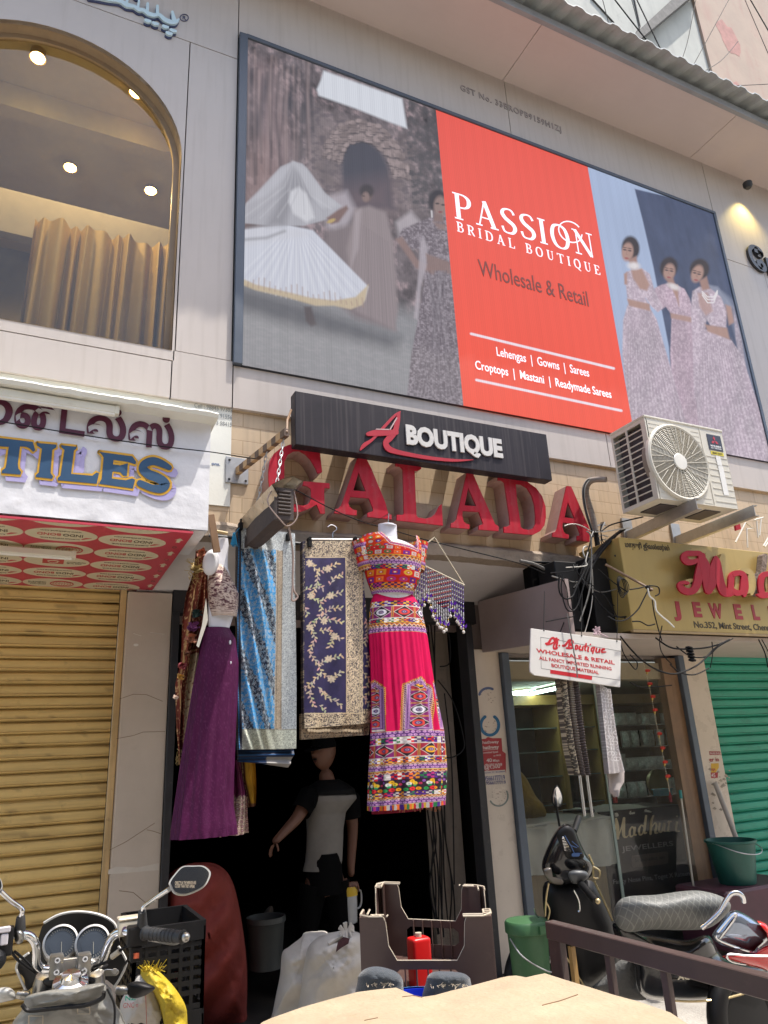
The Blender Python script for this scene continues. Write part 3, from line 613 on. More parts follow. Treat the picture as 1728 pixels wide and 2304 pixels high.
# whirling dancer in white
skirt = [(640,505),(704,518),(760,575),(829,645),(822,672),(815,684),(789,694),(752,686),(710,686),(690,678),(652,668),(612,660),(575,650),(526,628),(526,520)]
ppoly(C, X, Y, skirt, (0.56,0.575,0.65), 2.5)
for i in range(26):
    a = i/25; pline(C, X, Y, [(650+a*35, 510+a*10), (528+a*290, 632+60*math.sin(a*2.2)-a*20)], 2.5, (0.46,0.47,0.56) if i % 2 else (0.68,0.69,0.75), 0.55, 2)
ppoly(C, X, Y, [(526,618),(575,640),(652,658),(700,670),(752,676),(800,668),(829,640),(822,674),(815,686),(789,696),(752,688),(710,688),(652,671),(575,653),(526,633)], (0.50,0.40,0.26), 2.5, 0.9)
for i in range(24): pline(C, X, Y, [(534+i*12.2, 622+i*2.4+8*math.sin(i)), (532+i*12.4, 640+i*2.2)], 3, (0.34,0.24,0.20), 0.55, 1.5)
ppoly(C, X, Y, [(526,522),(600,505),(690,520),(700,530),(600,545),(526,560)], (0.55,0.55,0.6), 6, 0.6)
veil = [(659,363),(680,368),(692,380),(712,408),(731,434),(768,463),(750,482),(731,495),(684,508),(610,508),(526,500),(545,475),(553,458),(580,432),(608,401),(632,375)]
ppoly(C, X, Y, veil, (0.40,0.40,0.44), 2, 0.93)
ppoly(C, X, Y, [(655,372),(640,420),(600,508),(640,508),(660,450),(690,470),(700,440),(680,385)], (0.20,0.195,0.22), 9, 0.6)
ppoly(C, X, Y, [(653,430),(672,420),(690,436),(708,490),(690,500),(660,480),(650,455)], (0.58,0.58,0.62), 4, 0.95)
ppoly(C, X, Y, [(659,363),(690,380),(731,436),(766,463),(725,470),(700,440),(676,392)], (0.47,0.47,0.51), 5, 0.7)
ppoly(C, X, Y, [(660,366),(632,378),(556,458),(600,440),(640,400)], (0.48,0.48,0.53), 5, 0.6)
pline(C, X, Y, [(527,541),(600,535),(640,520)], 7, (0.24,0.24,0.26), 0.6, 3)
ppoly(C, X, Y, [(735,490),(758,474),(780,462),(784,470),(762,500),(745,505)], (0.20,0.13,0.12), 3); pell(C, X, Y, (745,497), (10, 4), (0.45,0.33,0.14), 0.3, 1, -0.4)
ppoly(C, X, Y, [(684,690),(700,690),(712,730),(700,735),(688,722)], (0.10,0.085,0.09), 3)
for k in range(11):
    a = k/10; pline(C, X, Y, [(662+6*a, 366+a*4), (640+60*a, 420+20*a), (545+200*a, 492-22*a*a)], 2.2, (0.30,0.30,0.34) if k % 2 else (0.56,0.56,0.60), 0.42, 2.5)
for k in range(30): pline(C, X, Y, [(980+rgq.uniform(-25, 25), 610), (925+k*4.2, 895)], 2, (0.30,0.27,0.30) if k % 2 else (0.09,0.075,0.09), 0.35, 2)
# red centre panel
red = (GX >= RX1) & (GX <= RX2); yn = np.clip((Y-250)/750, 0, 1)[..., None]
rc = np.array([0.80, 0.105, 0.078])*(1-yn)+np.array([0.88, 0.088, 0.040])*yn
rc = rc*(1+0.05*(fbm(GX*1.7, GZ*1.3, 6, 2)-0.5)[..., None]); C[red] = rc[red]
ln = [(1060,751),(1381,829)], [(1072,855),(1398,924)]
for (a, b) in ln: pline(C, X, Y, [a, b], 5.5, (0.85,0.74,0.82), 1, 0.7)
# right picture: pale wall, blue door, three figures in silver gowns
rt = GX > RX2; D = np.zeros_like(C); D[:] = np.array([0.33,0.40,0.56])*(0.9+0.2*n3)[..., None]
D[:] *= np.clip(1.15-0.00025*(Y-400), 0.8, 1.2)[..., None]
dk = np.array([0.068,0.085,0.15])*(0.75+0.5*fbm(GX*9, GZ*5, 7, 4))[..., None]
mk = np.clip(0.5-sdpoly(X, Y, [(1428,425),(1660,480),(1760,1060),(1520,1010),(1505,781),(1470,600),(1447,500)])/3, 0, 1)[..., None]; D[:] = D*(1-mk)+dk*mk
ppoly(D, X, Y, [(1590,640),(1615,645),(1650,690),(1640,700)], (0.36,0.38,0.48), 3, 0.6); ppoly(D, X, Y, [(1625,655),(1670,690),(1705,890),(1690,880)], (0.25,0.27,0.36), 4, 0.6)
gl = np.clip((fbm(X/3.4, Y/4.2, 21, 3)-0.36)*1.9, 0, 1)[..., None]; ctr = np.clip((fbm(X/26, Y/60, 22, 3)-0.2)*1.4, 0, 1)[..., None]
gown = np.array([0.36,0.30,0.35])+gl*np.array([0.24,0.22,0.23])+ctr*np.array([0.12,0.085,0.11])
gown2 = gown*np.array([1.0,0.92,0.95])
def pg(pts, soft=1.6, tx=gown, a=1.0):
    mk = np.clip(0.5-sdpoly(X, Y, pts)/(2*soft), 0, 1)[..., None]*a; D[:] = D*(1-mk)+tx*mk
SK = (0.40,0.25,0.21); HR = (0.045,0.034,0.036)
pg([(1512,690),(1560,712),(1580,800),(1600,1010),(1520,1000),(1508,800)], tx=gown2)
pg([(1412,686),(1462,692),(1478,720),(1510,830),(1560,1010),(1424,985),(1400,800),(1402,720)])
pg([(1572,735),(1600,745),(1645,765),(1670,800),(1760,1080),(1580,1030),(1560,850)])
for i in range(16): pline(D, X, Y, [(1415+i*3.4, 700), (1410+i*9.4, 985)], 1.8, (0.22,0.18,0.21), 0.4, 1.5); pline(D, X, Y, [(1580+i*4.4, 760), (1585+i*10.5, 1050)], 1.8, (0.22,0.18,0.21), 0.4, 1.5); pline(D, X, Y, [(1514+i*3, 720), (1522+i*5, 1000)], 1.6, (0.22,0.17,0.2), 0.35, 1.5)
# second figure (middle)
pg([(1473,648),(1490,640),(1512,636),(1540,650),(1552,672),(1562,712),(1540,712),(1508,704),(1498,690),(1480,702),(1470,690)], tx=gown2)
ppoly(D, X, Y, [(1508,640),(1525,640),(1528,690),(1522,672)], SK, 2); ppoly(D, X, Y, [(1508,704),(1558,714),(1558,726),(1510,716)], SK, 2, 0.9)
pell(D, X, Y, (1505,602), (20, 24), HR, 0.15, 1, 0.2); pell(D, X, Y, (1506,612), (13, 19), SK, 0.2, 1, 0.15); ppoly(D, X, Y, [(1500,628),(1514,624),(1520,642),(1506,648)], (0.33,0.2,0.17), 2.5); pell(D, X, Y, (1516,645), (14, 6), (0.7,0.66,0.68), 0.5, 0.9, 0.4)
# first figure (left)
pg([(1408,612),(1425,606),(1445,604),(1462,616),(1472,650),(1492,692),(1480,702),(1466,690),(1452,670),(1462,688),(1412,676),(1408,640)])
ppoly(D, X, Y, [(1411,672),(1462,684),(1463,700),(1415,688)], SK, 2)
ppoly(D, X, Y, [(1420,608),(1444,604),(1462,640),(1456,654),(1440,650),(1424,626)], SK, 2.5); ppoly(D, X, Y, [(1404,616),(1411,612),(1411,640),(1405,640)], SK, 2)
pell(D, X, Y, (1419,558), (20, 27), HR, 0.14, 1, -0.1); pell(D, X, Y, (1412,567), (13, 21), SK, 0.18, 1, 0.12); ppoly(D, X, Y, [(1414,584),(1432,576),(1436,604),(1420,606)], (0.34,0.205,0.175), 2.5); pell(D, X, Y, (1426,598), (13, 8), (0.72,0.68,0.7), 0.5, 0.95, 0.1)
# third figure (right), looking down
pg([(1558,655),(1574,645),(1600,650),(1622,668),(1635,700),(1634,738),(1600,734),(1590,720),(1580,780),(1562,900),(1558,760),(1554,700)])
ppoly(D, X, Y, [(1586,730),(1636,738),(1642,764),(1592,746)], SK, 2.5); ppoly(D, X, Y, [(1570,660),(1592,658),(1604,700),(1588,710),(1574,690)], (0.43,0.27,0.24), 3, 0.8); ppoly(D, X, Y, [(1632,685),(1645,690),(1652,725),(1640,732)], SK, 2.5)
pell(D, X, Y, (1574,606), (22, 24), HR, 0.14, 1, 0.3); pell(D, X, Y, (1569,616), (13, 20), SK, 0.2, 1, 0.35); ppoly(D, X, Y, [(1574,632),(1590,622),(1597,650),(1580,654)], (0.34,0.205,0.175), 2.5)
for k in (0, 6, 13): pline(D, X, Y, [(1580,656+k*0.6), (1592,668+k), (1606,668+k), (1614,654+k*0.4)], 2.4, (0.75,0.72,0.74), 0.9, 0.8)
pg([(1650,690),(1668,760),(1690,900),(1676,880),(1655,760)], a=0.7)
for (ex, ey, sx) in ((1406,562,1),(1417,564,1),(1500,608,1),(1511,610,1),(1563,614,1),(1573,617,1)): pell(D, X, Y, (ex, ey), (4.2, 1.8), (0.06,0.04,0.045), 0.4, 0.9, 0.15); pell(D, X, Y, (ex, ey-5), (5, 1.2), (0.07,0.045,0.045), 0.4, 0.8, 0.15)
for (ex, ey) in ((1410,581),(1505,624),(1566,630)): pell(D, X, Y, (ex, ey), (4.6, 2.0), (0.30,0.07,0.08), 0.4, 0.9, 0.15)
for (ex, ey) in ((1409,572),(1504,616),(1567,622)): pline(D, X, Y, [(ex+2, ey-8), (ex, ey), (ex+3, ey+1)], 1.6, (0.28,0.16,0.14), 0.7, 0.8)
C[rt] = D[rt]
C *= (1+0.05*np.sign(np.sin(GX*2*np.pi/0.019)))[..., None]   # faint rows of diodes
for xx in np.arange(1.085, 6.2, 0.32): C[np.abs(GX-xx) < 0.003] *= 0.93
m = MB(); m.grid(np.stack([GX, np.full_like(GX, -0.02), GZ], -1)[::-1]); m.col = np.clip(C[::-1].reshape(-1, 3), 0, 1)
LM = bpy.data.materials.new('led_panel'); LM.use_nodes = True; b = LM.node_tree.nodes['Principled BSDF']; at = _n(LM.node_tree, 'Attribute', attribute_name='Col')
LM.node_tree.links.new(at.outputs['Color'], b.inputs['Emission Color']); b.inputs['Emission Strength'].default_value = 0.46; b.inputs['Base Color'].default_value = (0.02, 0.019, 0.021, 1); b.inputs['Roughness'].default_value = 0.6; b.inputs['Specular IOR Level'].default_value = 0.2
m.build('display', LM, LD)
WE = emat('screen_white', (0.82, 0.88, 1.0), 0.44); WP = emat('screen_pink_white', (0.95, 0.82, 0.88), 0.44); BR = emat('screen_brown', (0.14, 0.022, 0.012), 0.4)
def ledp(x, y): return PY(1000+x/4.0, 410+y/4.0, -0.021)
m = MB()
A_, B_ = ledp(85, 320), ledp(1365, 690)
serif_mb('PASSION', A_, B_, V(0, 0, (ledp(85, 85)-ledp(85, 312)).z), 0.003, T=0.145, t=0.04, gap=0.10, mb=m)
ring = [ledp(1130+105*math.cos(a)*1.0, 450+92*math.sin(a)+25*math.cos(a)) for a in [2*math.pi*i/26 for i in range(24)]]
m.tube([p+V(0, -0.004, 0) for p in ring], 0.006, 5); m.build('lettering', WE, LD)
m = MB(); serif_mb('BRIDAL BOUTIQUE', ledp(112, 440), ledp(1404, 838), V(0, 0, (ledp(112, 355)-ledp(112, 440)).z), 0.003, T=0.14, t=0.055, gap=0.36, mb=m); m.build('lettering', WP, LD)
m = tpx('Wholesale & Retail', (1078, 619), (1325, 690), 37, -0.021, 0.003, 0.002); m.build('lettering', BR, LD)
m = MB(); tpx('Lehengas  |  Gowns  |  Sarees', (1118, 800), (1326, 848), 20, -0.021, 0.003, 0.006, m); tpx('Croptops  |  Mastani  |  Readymade Sarees', (1070, 830), (1376, 896), 20, -0.021, 0.003, 0.006, m); m.build('lettering', WP, LD)

# ================================================================ roller shutters
def shutter(name, label, x0, x1, z0, z1, y, slat, col, railcol, phase=0.0, dirt=0.5, railx=None):
    t = thing(name, label, 'shutter', ((x0+x1)/2, y, z0))
    prof = []
    zs = np.arange(z0, z1, slat)
    A = []; D = []; nx = 90; xs = np.linspace(x0, x1, nx); rg = np.random.RandomState(3)
    for k, z in enumerate(zs):
        jy, jz = rg.uniform(-0.003, 0.003), rg.uniform(-0.003, 0.003)
        for f, d, g in ((0.0, 0.0, 0.75), (0.10, -0.016, 0.25), (0.16, -0.019, 0), (0.22, -0.012, 0.35), (0.5, -0.018, 0.05), (0.80, -0.014, 0.15), (0.90, -0.006, 0.6), (0.97, 0.006, 0.9)):
            A.append(np.stack([xs, y+d+jy+0.014*(fbm(xs*1.7, xs*0+z*2.3, 5, 3)-0.5), z+f*slat+jz+0.006*(fbm(xs*1.3, xs*0+k*3.1, 8, 2)-0.5)], -1))
            e = np.clip(1-np.minimum(x1-xs, xs-x0)/0.16, 0, 1); n_ = fbm(xs*6, xs*0+z*31+f*3, 9, 4); D.append(np.clip(g*(0.55+0.9*(n_-0.3))+0.75*e*(0.35+g)*(n_+0.2)+0.5*(n_ > 0.74), 0, 0.92)*dirt*1.4)
    m = MB(); D = np.clip(np.array(D), 0, 0.9)[..., None]; m.grid(np.array(A)[:, ::-1]); m.col = (np.array(col)*(1-D)+np.array(col)*np.array([0.16, 0.12, 0.10])*D)[:, ::-1].reshape(-1, 3); m.build('slats', mat(name+'_paint', col, 0.5, var=0.12, scale=3, attr=True, streak=dirt*0.5, scol=(0.16, 0.11, 0.05) if col[0] > 0.2 else (0.03, 0.09, 0.06), hscale=(0.8, 6, 26), spots=0.25), t, smooth=True, ang=28)
    for xx in (railx or ()):
        m = MB(); m.box((xx[0], y-0.05, z0), (xx[1], y+0.01, z1)); m.build('guide_rail', mat(name+'_rail', railcol, 0.6, var=0.2, scale=4, streak=0.5, scol=(0.2, 0.12, 0.06), spots=0.4), t, bev=0.003)
    return t
shutter('roller_shutter', 'closed yellow roller shutter with dark grime between its slats', -2.2, 0.50, 0.1, 2.75, 0.80, 0.0735, (0.74, 0.53, 0.20), (0.60, 0.42, 0.20), railx=[(0.505, 0.542)])
shutter('roller_shutter', 'closed green roller shutter at the right edge beside the poster pillar', 5.72, 9.0, 0.12, 2.35, 0.80, 0.082, (0.03, 0.34, 0.225), (0.03, 0.25, 0.17), railx=[(5.672, 5.718)], dirt=0.3)

# ================================================================ TEXTILES sign box with red underside
TS = thing('sign_box', 'white painted sign box reading TILES in blue with yellow outlines', 'sign', (-0.5, -0.5, 2.73))
M['paintwhite'] = mat('white_hand_painted_board', (0.70, 0.70, 0.73), 0.6, var=0.06, scale=2.5, spots=0.16, scol=(0.45, 0.43, 0.42), bump=0.35, bscale=9)
A = []
xs = np.linspace(-2.0, 0.79, 140); zs = np.linspace(2.735, 3.36, 40)
GX, GZ = np.meshgrid(xs, zs); A = np.stack([GX, -0.5+0.006*(fbm(GX*6, GZ*5, 31, 3)-0.5)+0.012*(fbm(GX*9, GZ*14, 4, 4)-0.5)*np.clip((2.86-GZ)*9, 0, 1), GZ], -1)
m = MB(); m.grid(A); m.add([(-2, -0.49, 2.735), (0.79, -0.49, 2.735), (0.79, 0.0, 2.735), (-2, 0.0, 2.735), (-2, -0.49, 3.36), (0.79, -0.49, 3.36), (0.79, 0.0, 3.36), (-2, 0.0, 3.36)], [(4, 5, 6, 7), (1, 2, 6, 5), (0, 4, 7, 3), (3, 2, 1, 0)])
m.build('front_panel', M['paintwhite'], TS, smooth=True)
A = []
xs = np.linspace(-2.0, 0.81, 120)
for y, z in ((0.02, 3.46), (-0.30, 3.425), (-0.585, 3.40), (-0.60, 3.385), (-0.59, 3.363), (-0.4, 3.355)):
    A.append(np.stack([xs, y+0.016*(fbm(xs*16, xs*0+y*7, 5)-0.5), z+0.012*(fbm(xs*21, xs*0+z*40, 6)-0.5)-0.01*xs], -1))
m = MB(); m.grid(np.array(A)); m.build('top_ledge', M['plaster_white'], TS, smooth=True)
YT = -0.507
def t4(x, y): return PY(x/4.0, 870+y/4.0, YT)
LET = {
 'T': [(-120,450),(0,465),(295,500),(318,575),(300,590),(270,560),(240,545),(180,540),(160,700),(165,740),(190,770),(185,795),(15,780),(20,755),(50,735),(60,690),(75,570),(80,545),(0,540),(-40,560),(-110,545)],
 'I': [(330,510),(510,525),(505,550),(470,572),(455,780),(478,812),(470,832),(320,815),(325,795),(350,775),(378,562),(335,535)],
 'L': [(550,530),(690,545),(685,562),(665,578),(640,788),(830,805),(868,775),(890,783),(870,877),(520,845),(520,825),(545,803),(580,572),(555,550)],
 'E': [(890,590),(1190,630),(1225,680),(1218,702),(1150,680),(1022,662),(1016,702),(1080,712),(1150,692),(1140,806),(1108,802),(1080,772),(1012,765),(1006,830),(1130,845),(1190,828),(1215,840),(1195,920),(890,877),(915,830),(932,640),(915,612)],
}
SST = [(1528,735,46),(1450,693,66),(1370,672,72),(1300,700,72),(1288,748,78),(1340,795,86),(1430,830,84),(1490,880,78),(1450,920,78),(1370,916,66),(1290,885,62),(1250,868,56)]
blue = mat('blue_sign_paint', (0.022, 0.075, 0.16), 0.5, var=0.12); gold = mat('yellow_sign_paint', (0.62, 0.34, 0.025), 0.5, var=0.1); lil = mat('lilac_shadow_paint', (0.40, 0.36, 0.62), 0.6, var=0.12)
fr = lambda dx, dy: (lambda x, y, h: t4(x+dx, y+dy)+V(0, -h, 0))
mS, mG, mB = MB(), MB(), MB()
for i, (k, P_) in enumerate(LET.items()):
    mS.prism([t4(x+42, y+48) for x, y in P_], (0, -0.0006-0.0002*i, 0))
    ribbon(mS, [(x+42, y+48, 40) for x, y in P_+[P_[0]]], 0.0005, fr(0, 0), lift=0.0011+0.0003*i, smooth=False)
    ribbon(mG, [(x, y, 40) for x, y in P_+[P_[0]]], 0.0006, fr(0, 0), lift=0.0026+0.0003*i, smooth=False)
    mB.prism([t4(x, y)+V(0, -0.0042, 0) for x, y in P_], (0, -0.0008-0.0001*i, 0))
ribbon(mS, [(x+42, y+48, w_+34) for x, y, w_ in SST], 0.0005, fr(0, 0), lift=0.0006)
[(ribbon(mG, [(x, y, w_+42) for x, y, w_ in S_], 0.0006, fr(0, 0), lift=0.0024+0.0002*i), ribbon(mB, S_, 0.0008, fr(0, 0), lift=0.0043+0.0003*i)) for i, S_ in enumerate((SST[:6], SST[5:]))]
ribbon(mS, [(730,765,56),(735,650,56),(752,580,64),(750,548,20)], 0.0005, fr(0, 0), lift=0.0005)
mS.build('letter_shadow', lil, TS); mG.build('letter_outline', gold, TS); mB.build('letter_face', blue, TS)
m = MB()
def tam(ch, x0, yb0, x1, yb1, h, cap, bold=0.035): text_mb(ch, t4(x0, yb0), t4(x1, yb1), V(0, 0, (t4(x0, yb0-h)-t4(x0, yb0)).z), 0.0012, bold, mb=m, cap=cap, lift=0.0004+0.0001*len(m.f) % 0.0003)
tam('\u0bc8', 118, 352, 500, 398, 205, 0.566); tam('\u0b9f', 532, 405, 760, 440, 195, 0.554); tam('\u0bb2\u0bcd', 772, 448, 1130, 490, 205, 0.60); tam('\u0bb8\u0bcd', 1148, 512, 1565, 560, 215, 0.60)
ribbon(m, [(-60,180,40),(0,140,44),(62,170,60),(82,230,66),(50,300,54),(-10,330,40)], 0.0012, fr(0, 0), lift=0.0008)
m.build('lettering', mat('maroon_sign_paint', (0.085, 0.012, 0.035), 0.5, var=0.2), TS)
# underside sheets
RS = mat('red_printed_sheet', (0.50, 0.05, 0.08), 0.45, var=0.08, scale=2); CRM = mat('cream_print', (0.62, 0.56, 0.40), 0.5, var=0.06)
def us(x, y, h=0.0): return V(x, y, 2.712-(y+0.5)*0.027-h)
m = MB(); m.add([us(-2, -0.5), us(0.715, -0.5), us(0.695, 0.76), us(-2, 0.76), us(-2, -0.5, -0.012), us(0.715, -0.5, -0.012), us(0.695, 0.76, -0.012), us(-2, 0.76, -0.012)], [(3, 2, 1, 0), (4, 5, 6, 7), (0, 1, 5, 4), (1, 2, 6, 5)])
US = m.build('underside', RS, TS)
mC, mK, mR = MB(), MB(), MB()
for ci in range(-5, 2):
    cx = 0.092+0.347*ci
    for ri in range(6):
        cy = -0.555+0.243*ri+(0.0 if ci != 1 else 0.02); kind = 'text' if (ci == 1 or (ri+ci) % 3 == 1 or ci < 0) else ('globe' if (ri+ci) % 3 == 2 else 'box')
        lo = max(-1.0, (-0.495-cy)/0.105); hi = min(1.0, (0.75-cy)/0.105)
        if hi < -0.6 or lo > 0.6: continue
        pts = []
        for k in range(40):
            a = 2*math.pi*k/40; sy = min(max(math.sin(a), lo), hi); pts.append(us(cx+0.171*math.cos(a), cy+0.105*sy))
        mC.prism(pts, (0, 0, -0.001))
        if lo > -0.55 or hi < 0.55: continue
        n_ = V(0, 0, -1)
        def tt(mb, s_, x0, x1, y, h, b=0.01): text_mb(s_, us(x0, y), us(x1, y), us(x0, y+h)-us(x0, y), 0.0008, b, mb=mb, lift=0.0012, n=n_)
        if kind == 'text':
            tt(mR, 'BOND', cx-0.005, cx-0.115, cy-0.022, 0.040, 0.02); tt(mK, 'INDO', cx+0.10, cx+0.005, cy-0.022, 0.040, 0.02)
            tt(mK, 'www.indobond.com', cx+0.09, cx-0.10, cy-0.068, 0.018); tt(mK, 'ALUMINIUM COMPOSITE PANEL', cx+0.09, cx-0.10, cy+0.050, 0.015)
            mR.prism([us(cx+0.145, cy+0.02, 0.0012), us(cx+0.10, cy+0.055, 0.0012), us(cx+0.095, cy+0.045, 0.0012), us(cx+0.115, cy+0.02, 0.0012)], (0, 0, -0.0008))
        elif kind == 'globe':
            for rr in (0.062, 0.05):
                mR.tube([us(cx+0.05+rr*1.05*math.cos(a), cy+rr*math.sin(a), 0.001) for a in [2*math.pi*k/24 for k in range(25)]], 0.004 if rr > 0.055 else 0.0018, 4)
            for rr in (0.017, 0.036): mR.tube([us(cx+0.05+rr*math.cos(a), cy+0.048*math.sin(a), 0.001) for a in [2*math.pi*k/24 for k in range(25)]], 0.0015, 4)
            mR.tube([us(cx-0.002, cy, 0.001), us(cx+0.1, cy, 0.001)], 0.0015, 4); mR.tube([us(cx+0.05, cy-0.05, 0.001), us(cx+0.05, cy+0.05, 0.001)], 0.0015, 4)
            tt(mK, 'COMPOSITE', cx-0.04, cx-0.14, cy-0.03, 0.016); tt(mK, 'PANEL WITH', cx-0.04, cx-0.14, cy-0.004, 0.016); tt(mK, 'COMPLIANT', cx-0.04, cx-0.13, cy+0.022, 0.016)
        else:
            mR.prism([us(cx-0.075, cy-0.045, 0.0011), us(cx+0.035, cy-0.045, 0.0011), us(cx+0.035, cy+0.045, 0.0011), us(cx-0.075, cy+0.045, 0.0011)], (0, 0, -0.0006))
            mC.tube([us(cx-0.02+0.025*math.cos(a), cy+0.025*math.sin(a), 0.002) for a in [2*math.pi*k/16 for k in range(17)]], 0.003, 4); mC.tube([us(cx-0.05, cy-0.01, 0.002), us(cx-0.015, cy-0.03, 0.002), us(cx+0.012, cy-0.012, 0.002)], 0.003, 4)
            tt(mK, 'FIRE RETARDANT', cx+0.15, cx+0.05, cy-0.01, 0.017); tt(mK, 'CORE PANEL', cx+0.13, cx+0.05, cy+0.018, 0.015)
for k in range(5):     # arrows and letters along the right margin
    y = -0.36+0.243*k; x = 0.665
    if y < 0.74: mC.prism([us(x+0.022, y-0.012), us(x, y-0.045), us(x-0.022, y-0.012), us(x-0.010, y-0.012), us(x-0.010, y+0.03), us(x+0.010, y+0.03), us(x+0.010, y-0.012)], (0, 0, -0.001))
    text_mb('O', us(x+0.012, y+0.10), us(x-0.012, y+0.10), us(x, y+0.135)-us(x, y+0.10), 0.0008, 0.0, mb=mR if False else mK, lift=0.0004, n=V(0, 0, -1))
mC.build('printed_ellipses', CRM, US); mK.build('lettering', mat('olive_black_print', (0.10, 0.085, 0.05), 0.6), US); mR.build('red_print', mat('red_print', (0.48, 0.06, 0.06), 0.5), US)
FL = mat('aged_white_tube_batten', (0.68, 0.66, 0.56), 0.45, var=0.06, spots=0.2, scol=(0.45, 0.38, 0.25))
def batten(label, a, b, w_, h_, split=None):
    t = thing('tube_light', label, 'lamp', a); a = Vector(a); b = Vector(b); d = (b-a).normalized()
    m = MB(); m.beam(a, b, w_, h_); m.build('housing', FL, t, bev=0.004)
    m = MB(); m.beam(b-d*0.004, b+d*0.02, w_*1.1, h_*1.1); m.build('end_cap', FL, t, bev=0.003)
    m = MB(); m.tube([a+V(0, -w_*0.1, -h_*0.55), b+V(0, -w_*0.1, -h_*0.55)], h_*0.28, 10); m.build('tube', mat('unlit_tube', (0.75, 0.74, 0.68), 0.25), t, smooth=True)
    if split is not None:
        p = a.lerp(b, split); m = MB(); m.box(p+V(-0.012, 0.0, -0.02), p+V(0.012, 0.06, 0.05)); m.build('clamp', M['galv'], t)
    return t
batten('unlit tube light under the ledge above the maroon Tamil letters', (-0.9, -0.55, 3.342), (0.282, -0.55, 3.327), 0.035, 0.045, 0.72)
batten('unlit tube light fixed beneath the red printed underside', (-0.95, -0.14, 2.665), (0.155, -0.10, 2.66), 0.05, 0.035)

# ================================================================ black A BOUTIQUE board
YB_ = -0.2
BD = thing('sign_board', 'long black streaked sign board reading BOUTIQUE in white with a red letter A', 'sign', (2.4, -0.12, 3.47))
m = MB(); a, b = PY(664, 879, YB_), PY(1231, 1080.5, YB_); m.box((a.x, YB_, b.z+0.004), (b.x+0.05, -0.11, a.z)); m.build('panel', mat('black_streaked_board', (0.017, 0.013, 0.019), 0.5, var=0.3, streak=0.30, scol=(0.12, 0.10, 0.10), hscale=(30, 30, 0.55), spec=0.3), BD, bev=0.003)
for x in (1.75, 2.55, 3.0):
    m = MB(); m.box((x, -0.108, 3.52), (x+0.10, 0.028, 3.57)); m.build('bracket', M['concrete'], BD)
fnB = pyfn(YB_-0.001, (660, 870), 2.765)
m = MB()
for k, s_ in enumerate(([(662,158,8),(625,185,16),(560,255,18),(490,330,17),(440,365,24),(415,395,10)], [(655,165,14),(645,215,30),(630,280,34),(598,320,40),(572,352,34),(590,388,36),(640,408,28),(720,425,24),(850,447,21),(1000,461,16),(1115,457,3)], [(458,298,22),(500,292,36),(570,290,36),(640,287,32)])):
    ribbon(m, s_, 0.008+0.0006*k, fnB, 0.001)
m.build('emblem_letter', mat('red_acrylic', (0.42, 0.022, 0.038), 0.35, var=0.1), BD)
m = MB()
for k, s_ in enumerate(([(640,198,7),(598,270,7)], [(512,268,6),(590,270,6)])): ribbon(m, s_, 0.0098+0.0003*k, fnB, 0.001, smooth=False)
m.build('emblem_edge', mat('pale_edge', (0.5, 0.35, 0.35), 0.5), BD)
m = tpx('BOUTIQUE', (660+702/2.765, 870+352/2.765), (660+1302/2.765, 870+440/2.765), 41, YB_-0.001, 0.01, bold=0.05); m.build('lettering', mat('dusty_white_acrylic', (0.60, 0.58, 0.56), 0.45, var=0.08, spots=0.15, scol=(0.4, 0.37, 0.35)), BD)

